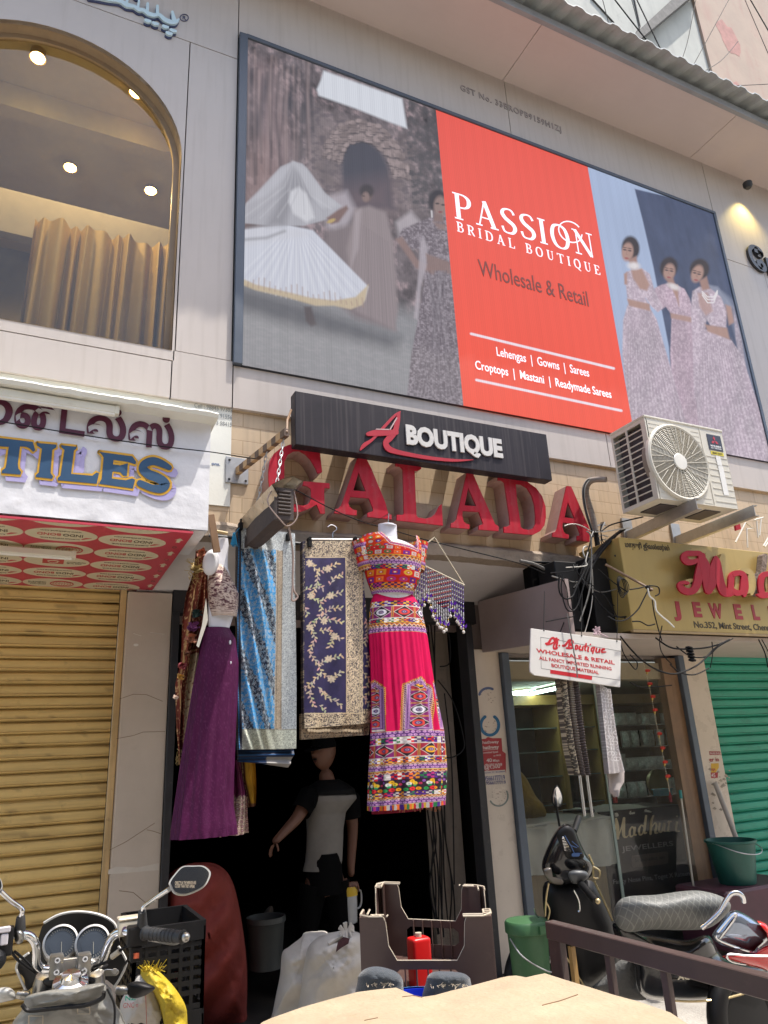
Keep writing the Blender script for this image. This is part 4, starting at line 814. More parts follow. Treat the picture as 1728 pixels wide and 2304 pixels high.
# ================================================================ six raised red letters
RF = mat('dusty_red_letter_face', (0.40, 0.013, 0.03), 0.55, var=0.24, scale=7, spots=0.4, scol=(0.33, 0.12, 0.12), streak=0.35, spec=0.2); RR = mat('dusty_return', (0.40, 0.25, 0.22), 0.7, var=0.25, scale=6, spots=0.5, scol=(0.42, 0.05, 0.07))
LT = [
 ('G', 'first dusty red raised letter G, partly behind the hanging lamp', 5.99, (590, 960), [(370,240),(250,290),(160,360),(105,460),(85,580),(85,720),(105,850),(170,990),(280,1095),(424,1148),(520,1145),(620,1110),(735,1050),(785,1170),(845,1172),(835,880),(840,832),(865,822),(910,830),(908,762),(560,735),(545,790),(600,800),(650,830),(660,880),(660,960),(640,1020),(600,1050),(540,1065),(425,1040),(340,960),(305,840),(298,700),(300,480),(340,380),(420,330),(500,325),(580,370),(650,440),(720,560),(750,632),(808,610),(772,285),(755,290),(680,328),(600,285),(480,243)], None),
 ('A', 'raised red letter A between the G and the L', 5.99, (590, 960), [(1300,375),(1375,375),(1470,560),(1659,1020),(1700,1175),(1745,1187),(1745,1248),(1420,1215),(1420,1160),(1490,1140),(1497,1110),(1440,965),(1190,945),(1160,1030),(1180,1080),(1230,1120),(1275,1125),(1272,1195),(972,1165),(985,1110),(1030,1100),(1070,1050)], [(1300,615),(1228,860),(1398,872)]),
 ('L', 'raised red letter L with its foot turned up', 5.99, (850, 1000), [(240,222),(590,285),(585,330),(540,352),(497,350),(522,960),(545,985),(640,1000),(720,980),(780,930),(830,830),(862,800),(878,1092),(255,1022),(258,945),(330,950),(355,930),(340,340),(300,295),(240,288)], None),
 ('A', 'raised red letter A between the L and the D', 5.99, (850, 1000), [(1205,370),(1275,375),(1580,1072),(1632,1105),(1632,1167),(1360,1147),(1365,1090),(1410,1080),(1420,1060),(1365,907),(1145,897),(1140,960),(1160,1040),(1195,1067),(1240,1077),(1235,1137),(985,1117),(990,1060),(1030,1047),(1060,1010)], [(1220,580),(1172,820),(1330,832)]),
 ('D', 'raised red letter D with a sunlit lower curve', 5.99, (1080, 1040), [(245,180),(500,215),(640,265),(760,350),(840,460),(885,600),(890,740),(870,850),(810,930),(720,977),(600,972),(325,947),(320,870),(375,867),(405,842),(400,740),(330,270),(290,242),(245,242)], [(482,290),(560,300),(640,350),(700,450),(735,570),(750,720),(748,830),(720,890),(650,912),(580,897),(550,872),(540,780),(500,520)]),
 ('A', 'last raised red letter A, bright red beside the wrapped pipe', 5.99, (1080, 1040), [(1170,318),(1230,325),(1480,900),(1478,1072),(1310,1052),(1310,992),(1350,987),(1350,950),(1300,835),(1115,812),(1110,870),(1130,942),(1160,967),(1198,972),(1195,1030),(978,1002),(980,947),(1020,937),(1040,900)], [(1185,535),(1140,742),(1280,762)]),
]
for ch, lab, s_, off, out, hole in LT:
    pw = lambda p: PY(off[0]+p[0]/s_, off[1]+p[1]/s_, -0.12)
    t = thing('raised_letter', lab, 'letter', pw(out[0])+V(0, 0.1, -0.4), 'raised red letters on the tiled wall')
    oo = [pw(p) for p in out]; hh = [[pw(p) for p in hole]] if hole else []
    m = MB(); m.prism(oo, (0, 0.012, 0), hh); m.build('letter_face', RF, t)
    m = MB()
    for loop in [oo]+hh:
        k = len(loop); b = m.add([p+V(0, 0.012, 0) for p in loop]+[V(p.x, 0.027, p.z) for p in loop], [])
        m.f += [(b+i, b+(i+1) % k, b+k+(i+1) % k, b+k+i) for i in range(k)]; m.mi += [0]*k
    m.build('letter_return', RR, t)

# ================================================================ air conditioner on brackets
AC = thing('air_conditioner', 'cream outdoor air conditioner unit with a round fan grille on wall brackets', 'air conditioner', (4.3, -0.5, 3.18))
CR = mat('cream_enamel', (0.62, 0.585, 0.50), 0.38, var=0.05, scale=3, streak=0.12, scol=(0.4, 0.36, 0.28), spots=0.12); DK = mat('dark_coil', (0.06, 0.05, 0.055), 0.6, var=0.4, scale=30)
x0, x1, y0, y1, z0, z1 = 3.90, 4.705, -0.70, -0.345, 3.19, 3.825
fc = V(4.165, 0, 3.497); rf = 0.282
m = MB()
ring = [(fc.x+rf*math.cos(a), y0, fc.z+rf*math.sin(a)) for a in [2*math.pi*k/48 for k in range(48)]]
m.prism([(x0+0.02, y0, z0), (x1, y0, z0), (x1, y0, z1), (x0+0.02, y0, z1)], (0, 0.012, 0), [ring])
m.box((x0+0.01, y0+0.012, z1-0.012), (x1, y1, z1)); m.box((x0+0.01, y0+0.012, z0), (x1, y1, z0+0.012)); m.box((x1-0.012, y0+0.012, z0+0.012), (x1, y1, z1-0.012)); m.box((x0+0.02, y1-0.012, z0+0.012), (x1-0.012, y1, z1-0.012))
m.build('casing', CR, AC, bev=0.003)
m = MB(); m.box((x0-0.006, y0-0.006, z1), (x1+0.006, y1+0.004, z1+0.018)); m.build('lid', CR, AC, bev=0.006, seg=2)
m = MB(); ys = np.linspace(y0+0.045, y1-0.01, 3); zr = np.linspace(z0+0.03, z1-0.03, 13)
m.box((x0, y0, z0), (x0+0.012, y0+0.045, z1)); m.box((x0, y1-0.02, z0), (x0+0.012, y1, z1)); m.box((x0, y0+0.045, z0), (x0+0.012, y1-0.02, z0+0.03)); m.box((x0, y0+0.045, z1-0.03), (x0+0.012, y1-0.02, z1))
m.box((x0, ys[1]-0.008, z0+0.03), (x0+0.01, ys[1]+0.008, z1-0.03))
for z in zr[1:-1]: m.box((x0+0.001, y0+0.045, z-0.004), (x0+0.009, y1-0.02, z+0.004))
m.build('side_grille', CR, AC)
m = MB(); m.box((x0+0.05, y0+0.06, z0+0.03), (x0+0.06, y1-0.03, z1-0.03)); m.build('coil', DK, AC)
m = MB(); m.lathe([(rf+0.022, 0.012), (rf+0.02, -0.012), (rf+0.008, -0.022), (rf-0.004, -0.018), (rf-0.004, 0.012)], V(fc.x, y0, fc.z), (0, 1, 0), 56, cap=False); m.build('grille_rim', CR, AC, smooth=True)
m = MB(); m.lathe([(rf, 0.0), (0.001, 0.0)], V(fc.x, y0+0.07, fc.z), (0, 1, 0), 40, cap=False); m.lathe([(rf, 0.0), (rf, 0.07)], V(fc.x, y0, fc.z), (0, 1, 0), 40, cap=False); m.build('fan_recess', mat('grey_brown_shroud', (0.25, 0.21, 0.17), 0.7), AC)  # plain grey brown recess behind the fan
m = MB()
for k in range(3):
    a = 2.1*k; c = V(fc.x, y0+0.05, fc.z); d = V(math.cos(a), 0, math.sin(a)); e = V(-math.sin(a), 0.5, math.cos(a)).normalized()
    m.add([c+d*0.05-e*0.03, c+d*0.25-e*0.11, c+d*0.26+e*0.09, c+d*0.05+e*0.04], [(0, 1, 2, 3)])
m.build('fan_blade', mat('grey_fan', (0.2, 0.18, 0.16), 0.5), AC)
m = MB()
for k in range(17):
    r_ = 0.075+(rf-0.08)*k/16; m.tube([V(fc.x+r_*math.cos(a), y0-0.014, fc.z+r_*math.sin(a)) for a in [2*math.pi*i/48 for i in range(49)]], 0.0032, 5, cap=False)
for k in range(36):
    a = 2*math.pi*k/36; r1 = rf-0.003; r0_ = 0.06 if k % 2 == 0 else 0.16
    m.tube([V(fc.x+r0_*math.cos(a), y0-0.017, fc.z+r0_*math.sin(a)), V(fc.x+r1*math.cos(a+0.12), y0-0.017, fc.z+r1*math.sin(a+0.12))], 0.003, 4)
m.build('fan_grille', CR, AC, smooth=True)
m = MB(); m.lathe([(0.062, -0.012), (0.066, -0.02), (0.06, -0.026), (0.0, -0.027)], V(fc.x, y0, fc.z), (0, 1, 0), 32); m.build('grille_hub', mat('white_hub', (0.72, 0.70, 0.64), 0.4), AC, smooth=True)
m = MB()
for k in range(8):
    z = 3.23+0.052*k; m.box((4.482, y0-0.003, z), (4.70, y0, z+0.007))
for z in (3.225, 3.26, 3.72, 3.765, 3.80): m.box((3.93, y0-0.002, z-0.02), (3.93+(0.12 if z > 3.4 else 0.1), y0, z-0.016)); m.box((4.36, y0-0.002, z-0.02), (4.44, y0, z-0.016))
m.box((4.455, y0-0.004, z0+0.01), (4.459, y0, z1-0.01))
m.build('front_ribs', CR, AC)
ax0, ax1 = 4.525, 4.675
m = MB(); m.box((ax0, y0-0.0035, 3.655), (ax1, y0-0.001, 3.785)); LB = m.build('badge', mat('black_label', (0.03, 0.03, 0.045), 0.35), AC)
m = MB(); cx, cz, q = 4.598, 3.733, 0.024
for a in (90, 210, 330):
    d = V(math.cos(R(a)), 0, math.sin(R(a))); e = V(-d.z, 0, d.x); c = V(cx, y0-0.004, cz); m.prism([c, c+d*q*0.9+e*q*0.52, c+d*q*1.75, c+d*q*0.9-e*q*0.52], (0, -0.0012, 0))
m.build('emblem', mat('red_emblem', (0.45, 0.03, 0.05), 0.4), LB)
m = MB(); text_mb('MITSUBISHI', (4.545, y0-0.0035, 3.682), (4.655, y0-0.0035, 3.682), (0, 0, 0.015), 0.001, 0.03, mb=m); text_mb('HEAVY INDUSTRIES', (4.545, y0-0.0035, 3.666), (4.655, y0-0.0035, 3.666), (0, 0, 0.011), 0.001, 0.02, mb=m); m.build('lettering', mat('white_print', (0.75, 0.75, 0.75), 0.5), LB)
m = MB(); m.box((4.535, y0-0.003, 3.617), (4.672, y0-0.001, 3.645)); YB = m.build('badge', mat('yellow_label', (0.66, 0.55, 0.03), 0.4), AC)
m = MB(); text_mb('HEAVY DUTY', (4.548, y0-0.003, 3.624), (4.66, y0-0.003, 3.624), (0, 0, 0.014), 0.001, 0.04, mb=m); m.build('lettering', mat('brown_print', (0.10, 0.07, 0.01), 0.5), YB)
m = MB(); m.box((4.575, y0-0.0045, 3.53), (4.625, y0-0.0032, 3.61)); m.box((4.578, y0-0.0045, 3.29), (4.632, y0-0.0032, 3.527)); m.build('sticker', mat('white_sticker', (0.72, 0.71, 0.68), 0.5), AC)
for lab, a, b in (('galvanised steel arm under the fan side of the air conditioner', (4.15, -0.80, 3.145), (4.26, 0.03, 3.145)), ('galvanised steel arm under the label side of the air conditioner', (4.72, -0.82, 3.145), (4.80, 0.03, 3.15))):
    t = thing('wall_bracket', lab, 'bracket', b, 'steel arms carrying the air conditioner'); a = Vector(a); b = Vector(b)
    m = MB(); m.beam(a, b, 0.006, 0.082); m.beam(a+V(0.02, 0, -0.04), b+V(0.02, 0, -0.04), 0.04, 0.005); m.beam(a+V(0.02, 0, 0.04), b+V(0.02, 0, 0.04), 0.04, 0.005); m.build('arm', M['galv'], t)
    m = MB(); m.box((b.x-0.02, 0.012, b.z-0.10), (b.x+0.08, 0.029, b.z+0.16)); m.build('wall_plate', M['galv'], t)
m = MB()
for x_ in (4.0, 4.45): m.box((x_, -0.62, 3.182), (x_+0.16, -0.42, 3.19))
m.build('foot', DK, AC)

# ================================================================ gold JEWELLERS sign with red script letters
GB = thing('sign_box', 'gold jewellers sign box with raised red script letters and street address', 'sign', (4.5, -0.3, 2.3))
GM = mat('gold_sign_sheet', (0.44, 0.31, 0.105), 0.36, metal=0.25, var=0.10, scale=1.5, streak=0.18, scol=(0.28, 0.19, 0.07))
m = MB(); m.box((3.745, -0.42, 2.305), (9.0, 0.02, 2.975)); m.build('panel', GM, GB, bev=0.004)
m = MB(); m.box((3.74, -0.425, 2.29), (9.0, -0.40, 2.306)); m.build('bottom_trim', mat('tan_trim', (0.36, 0.25, 0.12), 0.5), GB)
m = MB()
for z in (2.4, 2.6, 2.85):
    for y in (-0.36, -0.12): m.ell((3.743, y, z), (0.004, 0.008, 0.008), 8, 6)
m.build('screw', M['black_metal'], GB)
f5 = lambda Y, d=0: (lambda x, y, h: PY(1451+x/5.99, 1150+y/5.99, Y)+V(0, -h, 0))
MAD = [
 [(690,665,52),(640,690,70),(560,690,84),(510,630,84),(545,580,74),(640,575,70),(720,580,70),(752,640,86)],
 [(752,600,90),(745,720,110),(715,860,110),(690,980,104),(640,1070,96),(560,1090,92),(480,1050,84),(460,990,70),(520,965,44),(570,980,40)],
 [(740,620,90),(790,740,130),(810,860,130),(825,1000,110),(842,1085,100)],
 [(842,1100,70),(880,1000,110),(900,880,110),(900,760,80),(925,640,40)],
 [(930,625,46),(965,700,70),(975,830,100),(1000,980,110),(1050,1090,110),(1130,1115,86),(1180,1080,80)],
 [(1130,1110,86),(1140,1000,80),(1150,890,80),(1200,840,70),(1290,850,72),(1330,920,72),(1335,1050,80),(1320,1150,40)],
 [(1290,1100,70),(1230,1110,74),(1180,1090,70)], [(1310,900,70),(1300,1010,70),(1290,1110,70)], [(1235,850,50),(1180,860,60)],
]
MA2 = [[(1560,1110,80),(1545,1000,76),(1570,880,74),(1640,850,70),(1700,880,70),(1700,1050,80),(1690,1160,50)], [(1500,1130,30),(1570,1140,80),(1660,1130,70),(1790,1100,60),(1830,1000,60),(1850,700,60)]]
t = thing('raised_letter', 'big red script letters Ma standing off the gold sign', 'letter', (4.6, -0.5, 2.6), 'red script letters on the gold sign')
m = MB(); [ribbon(m, s_, 0.014+0.0005*k, f5(-0.50), 0.0) for k, s_ in enumerate(MAD)]; m.build('letter_face', mat('red_script_face', (0.36, 0.015, 0.03), 0.5, var=0.14, spots=0.2, scol=(0.3, 0.09, 0.1), spec=0.25), t, smooth=True)
m = MB(); [ribbon(m, s_, 0.078+0.0005*k, f5(-0.422), 0.0) for k, s_ in enumerate(MAD)]; m.build('letter_return', mat('gold_return', (0.42, 0.30, 0.11), 0.4, metal=0.3, var=0.2), t, smooth=True)
t2 = thing('raised_letter', 'red script letter cut by the right edge next to the torn letter', 'letter', (5.0, -0.5, 2.6), 'red script letters on the gold sign')
m = MB(); [ribbon(m, s_, 0.014+0.0005*k, f5(-0.50), 0.0) for k, s_ in enumerate(MA2)]; m.build('letter_face', bpy.data.materials['red_script_face'], t2, smooth=True)
m = MB(); [ribbon(m, s_, 0.078+0.0005*k, f5(-0.422), 0.0) for k, s_ in enumerate(MA2)]; m.build('letter_return', bpy.data.materials['gold_return'], t2, smooth=True)
t3 = thing('raised_letter', 'torn letter with its red face missing and grey foam showing', 'letter', (4.9, -0.45, 2.6), 'red script letters on the gold sign')
m = MB(); D3 = [[(1500,880,60),(1420,900,70),(1395,980,66),(1410,1080,66),(1470,1110,70),(1500,1050,60)], [(1550,620,70),(1535,760,66),(1515,900,60),(1500,1050,66),(1480,1140,50)]]
[ribbon(m, s_, 0.05+0.0005*k, f5(-0.422), 0.0) for k, s_ in enumerate(D3)]; m.build('letter_core', mat('torn_foam', (0.20, 0.15, 0.12), 0.9, var=0.5, scale=25, spots=0.6, scol=(0.45, 0.42, 0.4), bump=0.6), t3)
RP = mat('dark_red_vinyl', (0.36, 0.02, 0.03), 0.4)
m = MB()
for ch, a, b in (('J', (393,1405), (490,1412)), ('E', (665,1415), (775,1425)), ('W', (880,1430), (1062,1440)), ('E', (1222,1445), (1325,1455)), ('L', (1465,1455), (1555,1463)), ('L', (1690,1475), (1780,1485)), ('E', (1915,1495), (2020,1505))):
    A_ = f5(-0.42)(a[0], a[1], 0); B_ = f5(-0.42)(b[0], b[1], 0); text_mb(ch, A_, V(B_.x, B_.y, A_.z), V(0, 0, (f5(-0.42)(a[0], a[1]-190, 0)-A_).z), 0.003, 0.05, mb=m)
m.build('lettering', RP, GB)
m = tpx('No.352, Mint Street, Chennai', (1451+668/5.99, 1150+1568/5.99), (1451+1700/5.99*1.03, 1150+1612/5.99), 14.5, -0.42, 0.002, 0.02); m.build('lettering', mat('black_vinyl', (0.05, 0.035, 0.015), 0.5), GB)
m = tpx('மாதுரி ஜீவல்லர்ஸ்', (1407, 1230.5), (1507, 1239), 9.5, -0.42, 0.002, 0.03, cap=0.62); m.build('lettering', bpy.data.materials['black_vinyl'], GB)

t = thing('broken_sign_frame', 'broken red letter scrap and bent white tube frame right of the bracket arms', 'sign frame', (5.2, -0.1, 3.1)); g5 = f5(-0.06)
m = MB(); m.prism([g5(x, y, 0) for x, y in ((1210,110),(1270,105),(1297,240),(1235,262))], (0, 0.02, 0)); m.build('letter_scrap', bpy.data.materials['red_script_face'], t)
for pp in ([(1195,430),(1330,165),(1430,245),(1340,250)], [(1445,130),(1570,95)], [(1480,140),(1500,370)], [(1540,110),(1520,340)], [(1570,480),(1659,330),(1720,300)], [(1590,490),(1640,420),(1700,380)], [(1345,240),(1358,500)]):
    m = MB(); m.tube([g5(x, y, 0.02) for x, y in pp], 0.007, 6); m.build('tube', M['cable_white'], t)
# ================================================================ white A.Boutique board hung on wires
WB = thing('sign_board', 'small white hanging board reading A.Boutique in red script', 'sign', (3.1, -0.5, 1.95))
m = MB(); YW = -0.5
fw = lambda x, y, h=0: PY(1185+x/7.21, 1405+y/7.21, YW)+V(0, -h, 0)
m.prism([fw(*p) for p in ((70,62),(1535,265),(1520,1020),(130,825),(60,770),(55,700))], (0, 0.012, 0)); m.build('panel', mat('worn_white_board', (0.66, 0.64, 0.61), 0.5, var=0.07, scale=5, spots=0.22, scol=(0.42, 0.37, 0.28)), WB, bev=0.002)
RD = mat('red_vinyl', (0.52, 0.018, 0.028), 0.45)
m = MB()
AB = [[(310,310,46),(350,305,52),(400,230,44),(440,225,46),(455,290,40),(435,360,36),(450,395,44),(490,385,38),(505,370,16)], [(320,330,30),(380,320,34),(440,290,30),(520,245,30)], [(480,225,52),(490,300,50),(478,370,40)], [(525,342,34),(532,343,34)],
      [(585,345,50),(620,340,52),(660,290,40),(690,255,44),(740,265,40),(745,305,40),(700,330,30),(740,350,44),(735,382,40),(680,385,44),(640,380,30)], [(700,260,44),(690,330,44),(670,390,30)],
      [(790,365,24),(800,340,34),(825,350,34),(820,395,34),(790,395,34),(795,350,20)], [(868,345,34),(855,400,36),(890,415,24),(910,360,32),(905,420,30)], [(965,310,34),(945,400,34),(960,428,26)], [(925,350,20),(985,358,20)], [(1005,365,32),(990,430,34),(1005,440,22)], [(1030,325,30),(1036,325,30)],
      [(1090,375,30),(1055,385,34),(1050,430,34),(1085,430,24)], [(1100,370,32),(1070,470,32)], [(1135,385,32),(1125,440,34),(1160,450,24),(1185,395,32),(1178,455,28)], [(1215,425,20),(1265,400,28),(1225,405,34),(1220,450,36),(1285,445,20)]]
[ribbon(m, [(a, b, c*0.78) for a, b, c in s_], 0.0012+0.0003*(k % 4), lambda x, y, h: fw(x, y, h), 0.0) for k, s_ in enumerate(AB)]
tw = lambda s_, a, b, h, bd: text_mb(s_, fw(*a), fw(*b), V(0, 0, (fw(a[0], a[1]-h)-fw(*a)).z), 0.0012, bd, mb=m)
tw('WHOLESALE & RETAIL', (160, 452), (1428, 650), 66, 0.02); tw('ALL FANCY IMPORTED RUNNING', (205, 568), (1378, 745), 58, 0.012); tw('BOUTIQUE MATERIAL', (405, 688), (1172, 808), 58, 0.012)
m.prism([fw(*p) for p in ((382,732),(1062,838),(1056,902),(382,795))], (0, -0.001, 0)); m.build('lettering', RD, WB)
m = MB()
for a, b in (((228,205),(1528,435)), ((228,205),(235,712)), ((235,712),(1515,905))): m.tube([fw(*a), fw(*b)], 0.0011, 4)
m.build('border_line', M['black_metal'], WB)
m = MB()
for p in ((278,95),(890,182),(1462,270)): m.ell(fw(*p, 0.001), (0.006, 0.003, 0.006), 8, 6)
m.build('screw', M['black_metal'], WB)

# ================================================================ posters and worn stickers on the pillars
PS = thing('poster', 'red internet offer poster pasted on the middle marble pillar', 'poster', (3.2, 0.69, 1.5)); YP = 0.6985
fp = lambda x, y, h=0: PY(1060+x/7.375, 1530+y/7.375, YP)+V(0, -h, 0)
m = MB(); m.prism([fp(*p) for p in ((132,985),(240,975),(280,945),(350,965),(505,965),(520,1180),(575,1220),(580,1545),(185,1505),(160,1430))], (0, 0.0012, 0)); m.build('paper', mat('faded_red_paper', (0.36, 0.03, 0.035), 0.6, var=0.12, spots=0.15, scol=(0.5, 0.3, 0.25)), PS)
m = MB(); m.prism([fp(*p) for p in ((185,1512),(565,1490),(575,1545),(200,1570))], (0, -0.0006, 0)); m.prism([fp(*p) for p in ((205,1600),(560,1575),(575,1660),(215,1690))], (0, -0.0006, 0)); m.build('white_strip', mat('dirty_white_paper', (0.55, 0.48, 0.42), 0.7), PS)
m = MB(); tp = lambda mb, s_, a, b, h, bd=0.01: text_mb(s_, fp(*a), fp(*b), V(0, 0, (fp(a[0], a[1]-h)-fp(*a)).z), 0.0008, bd, mb=mb, lift=0.0008)
tp(m, 'hathway', (198,1148), (462,1132), 56, 0.03); tp(m, 'Committed Speed', (178,1224), (445,1204), 34); tp(m, 'on Wi-Fi', (370,1270), (492,1260), 30); tp(m, '40', (255,1365), (345,1358), 62, 0.02); tp(m, 'Mbps', (362,1358), (468,1350), 44); tp(m, '@₹500*', (218,1480), (520,1455), 84, 0.01); tp(m, 'hathway', (190,1060), (460,1045), 50, 0.02)
m.tube([fp(195,1165,0.001), fp(440,1150,0.001)], 0.002, 4); m.build('lettering', mat('pale_print', (0.62, 0.52, 0.48), 0.6), PS)
m = MB(); tp(m, '9566177719', (218,1676), (562,1652), 82, 0.012); tp(m, '9566177719', (248,1738), (575,1722), 58, 0.012); tp(m, 'Internet  TV  Broadband', (210,1552), (560,1525), 22); m.build('lettering', mat('navy_print', (0.03, 0.035, 0.16), 0.6), PS)
def sticker(label, c, rx, ry, a0, a1, wd, col, bits, seed):
    t = thing('sticker', label, 'sticker', fp(*c), 'peeled round stickers on the middle pillar'); m = MB()
    arc = [(c[0]+rx*math.cos(a), c[1]+ry*math.sin(a), wd) for a in np.linspace(R(a0), R(a1), 16)]
    ribbon(m, arc, 0.0006, lambda x, y, h: fp(x, y, h), 0.0, k=2); m.build('printed_ring', mat('ring_print', col, 0.6, var=0.3, scale=30, spots=0.5, scol=(0.5, 0.42, 0.35)), t)
    m = MB(); rg = random.Random(seed)
    for k in range(bits):
        a = rg.uniform(0, 6.28); r_ = rg.uniform(0.1, 0.85); x, y = c[0]+rx*r_*math.cos(a), c[1]+ry*r_*math.sin(a); s1 = rg.uniform(5, 16)
        m.prism([fp(x-s1, y), fp(x, y-s1*0.7), fp(x+s1*1.2, y+2), fp(x+s1*0.3, y+s1*0.6)], (0, -0.0005, 0))
    m.build('paper_scraps', mat('sticker_scrap', (0.40, 0.31, 0.25), 0.8, var=0.5, scale=60), t)
sticker('worn round sticker with a dark blue rim, uppermost on the pillar', (285, 270), 150, 135, 190, 300, 40, (0.10, 0.13, 0.24), 16, 1)
sticker('round sticker with a blue ring just above the red poster', (310, 750), 148, 165, -60, 240, 50, (0.02, 0.13, 0.26), 20, 2)
sticker('faded round sticker lowest on the pillar below the phone number', (455, 1925), 155, 165, -30, 150, 26, (0.19, 0.22, 0.2), 24, 3)
PK = thing('poster', 'torn parking poster scraps on the right pillar by the green shutter', 'poster', (5.5, 0.69, 1.4)); fq = lambda x, y, h=0: PY(1528+x/3.405, 1350+y/3.405, YP)+V(0, -h, 0)
m = MB(); m.prism([fq(*p) for p in ((230,1160),(316,1160),(316,1186),(234,1188))], (0, -0.0006, 0)); m.prism([fq(*p) for p in ((243,1322),(298,1320),(296,1362),(246,1365))], (0, -0.0006, 0)); m.build('paper', bpy.data.materials['faded_red_paper'], PK)
m = MB(); m.prism([fq(*p) for p in ((244,1252),(304,1250),(304,1285),(280,1320),(246,1322))], (0, -0.0006, 0)); m.build('paper', mat('yellow_paper', (0.60, 0.36, 0.03), 0.6), PK)
m = MB(); tq = lambda s_, a, b, h, bd=0.015: text_mb(s_, fq(*a), fq(*b), V(0, 0, (fq(a[0], a[1]-h)-fq(*a)).z), 0.0008, bd, mb=m, lift=0.0008)
tq('er in', (234,1238), (306,1236), 34); tq('ups', (248,1306), (278,1306), 24); m.build('lettering', bpy.data.materials['faded_red_paper'], PK)
m = MB(); tq('PARKING', (236,1184), (314,1182), 18); tq('45', (248,1358), (278,1356), 30); m.build('lettering', bpy.data.materials['pale_print'], PK)
rg = random.Random(5); m = MB()
for k in range(26):
    x, y = rg.gauss(290, 45), rg.gauss(1400, 90); s1 = rg.uniform(4, 20)
    m.prism([fq(x-s1, y), fq(x, y-s1*0.8), fq(x+s1, y+2), fq(x+s1*0.2, y+s1*0.7)], (0, -0.0004, 0))
m.build('paper_scraps', mat('grey_scrap', (0.33, 0.28, 0.22), 0.85, var=0.5, scale=40), PK)

# ================================================================ garments
CLOTH = mat('woven_cloth', (0, 0, 0), 0.7, var=0.08, scale=20, bump=0.06, bscale=220, attr=True, spec=0.15)
SATIN = mat('satin_cloth', (0, 0, 0), 0.5, var=0.10, scale=14, bump=0.05, bscale=160, attr=True, spec=0.2)
ZARI = mat('metallic_thread_cloth', (0, 0, 0), 0.33, metal=0.28, var=0.2, scale=60, bump=0.35, bscale=300, attr=True)
MANN = mat('white_mannequin_plastic', (0.66, 0.66, 0.71), 0.3, var=0.03, coat=0.3)
def rows_interp(rows, nv):
    rows = np.array(rows, float); k = np.linspace(0, 1, len(rows)); v = np.linspace(0, 1, nv)
    return np.stack([np.interp(v, k, rows[:, i]) for i in range(rows.shape[1])], -1)
def pgrid(px, py, Y):      # arrays of sight lines cut by a plane
    a = (px-864)/FPX; b = (py-1152)/FPX
    d = [_f[i]+_r[i]*a-_u[i]*b for i in range(3)]; t = (Y-CAM.y)/d[1]
    return np.stack([CAM.x+d[0]*t, np.full_like(t, 0)+Y, CAM.z+d[2]*t], -1)
def sheet(name, rows, off, s, Y, nu, nv, fold, color, parent, mt, thick=0.025, label=None):
    """hanging folded cloth: rows of (xl, yl, xr, yr); a front and a back layer closed at the rim"""
    Rw = rows_interp(rows, nv); u = np.linspace(0, 1, nu)[None, :]
    x = Rw[:, 0:1]*(1-u)+Rw[:, 2:3]*u; y = Rw[:, 1:2]*(1-u)+Rw[:, 3:4]*u; v = np.linspace(0, 1, nv)[:, None]+0*u; u = u+0*v
    P_ = pgrid(off[0]+x/s, off[1]+y/s, Y); fd = fold(u, v); P_[..., 1] += fd
    C = color(x, y, u, v); m = MB(); m.grid(P_[::-1]); n = nu*nv
    st = max(1, nu//40), max(1, nv//40)
    B = P_.copy(); B[..., 1] = Y+thick+0.6*fd; m.grid(B)
    rim = [(j, 0) for j in range(nv)]+[(nv-1, i) for i in range(nu)]+[(j, nu-1) for j in range(nv-1, -1, -1)]+[(0, i) for i in range(nu-1, -1, -1)]
    b = len(m.v); k = len(rim); m.v += [tuple(P_[q]) for q in rim]+[tuple(B[q]) for q in rim]
    m.f += [(b+i, b+(i+1) % k, b+k+(i+1) % k, b+k+i) for i in range(k)]; m.mi += [0]*k
    cf = C[::-1].reshape(-1, 3); cb = C.reshape(-1, 3); cr = np.array([C[q] for q in rim]*2); m.col = np.clip(np.concatenate([cf, cb, cr]), 0, 1)
    return m.build(name, mt, parent, smooth=True, label=label, ang=70)
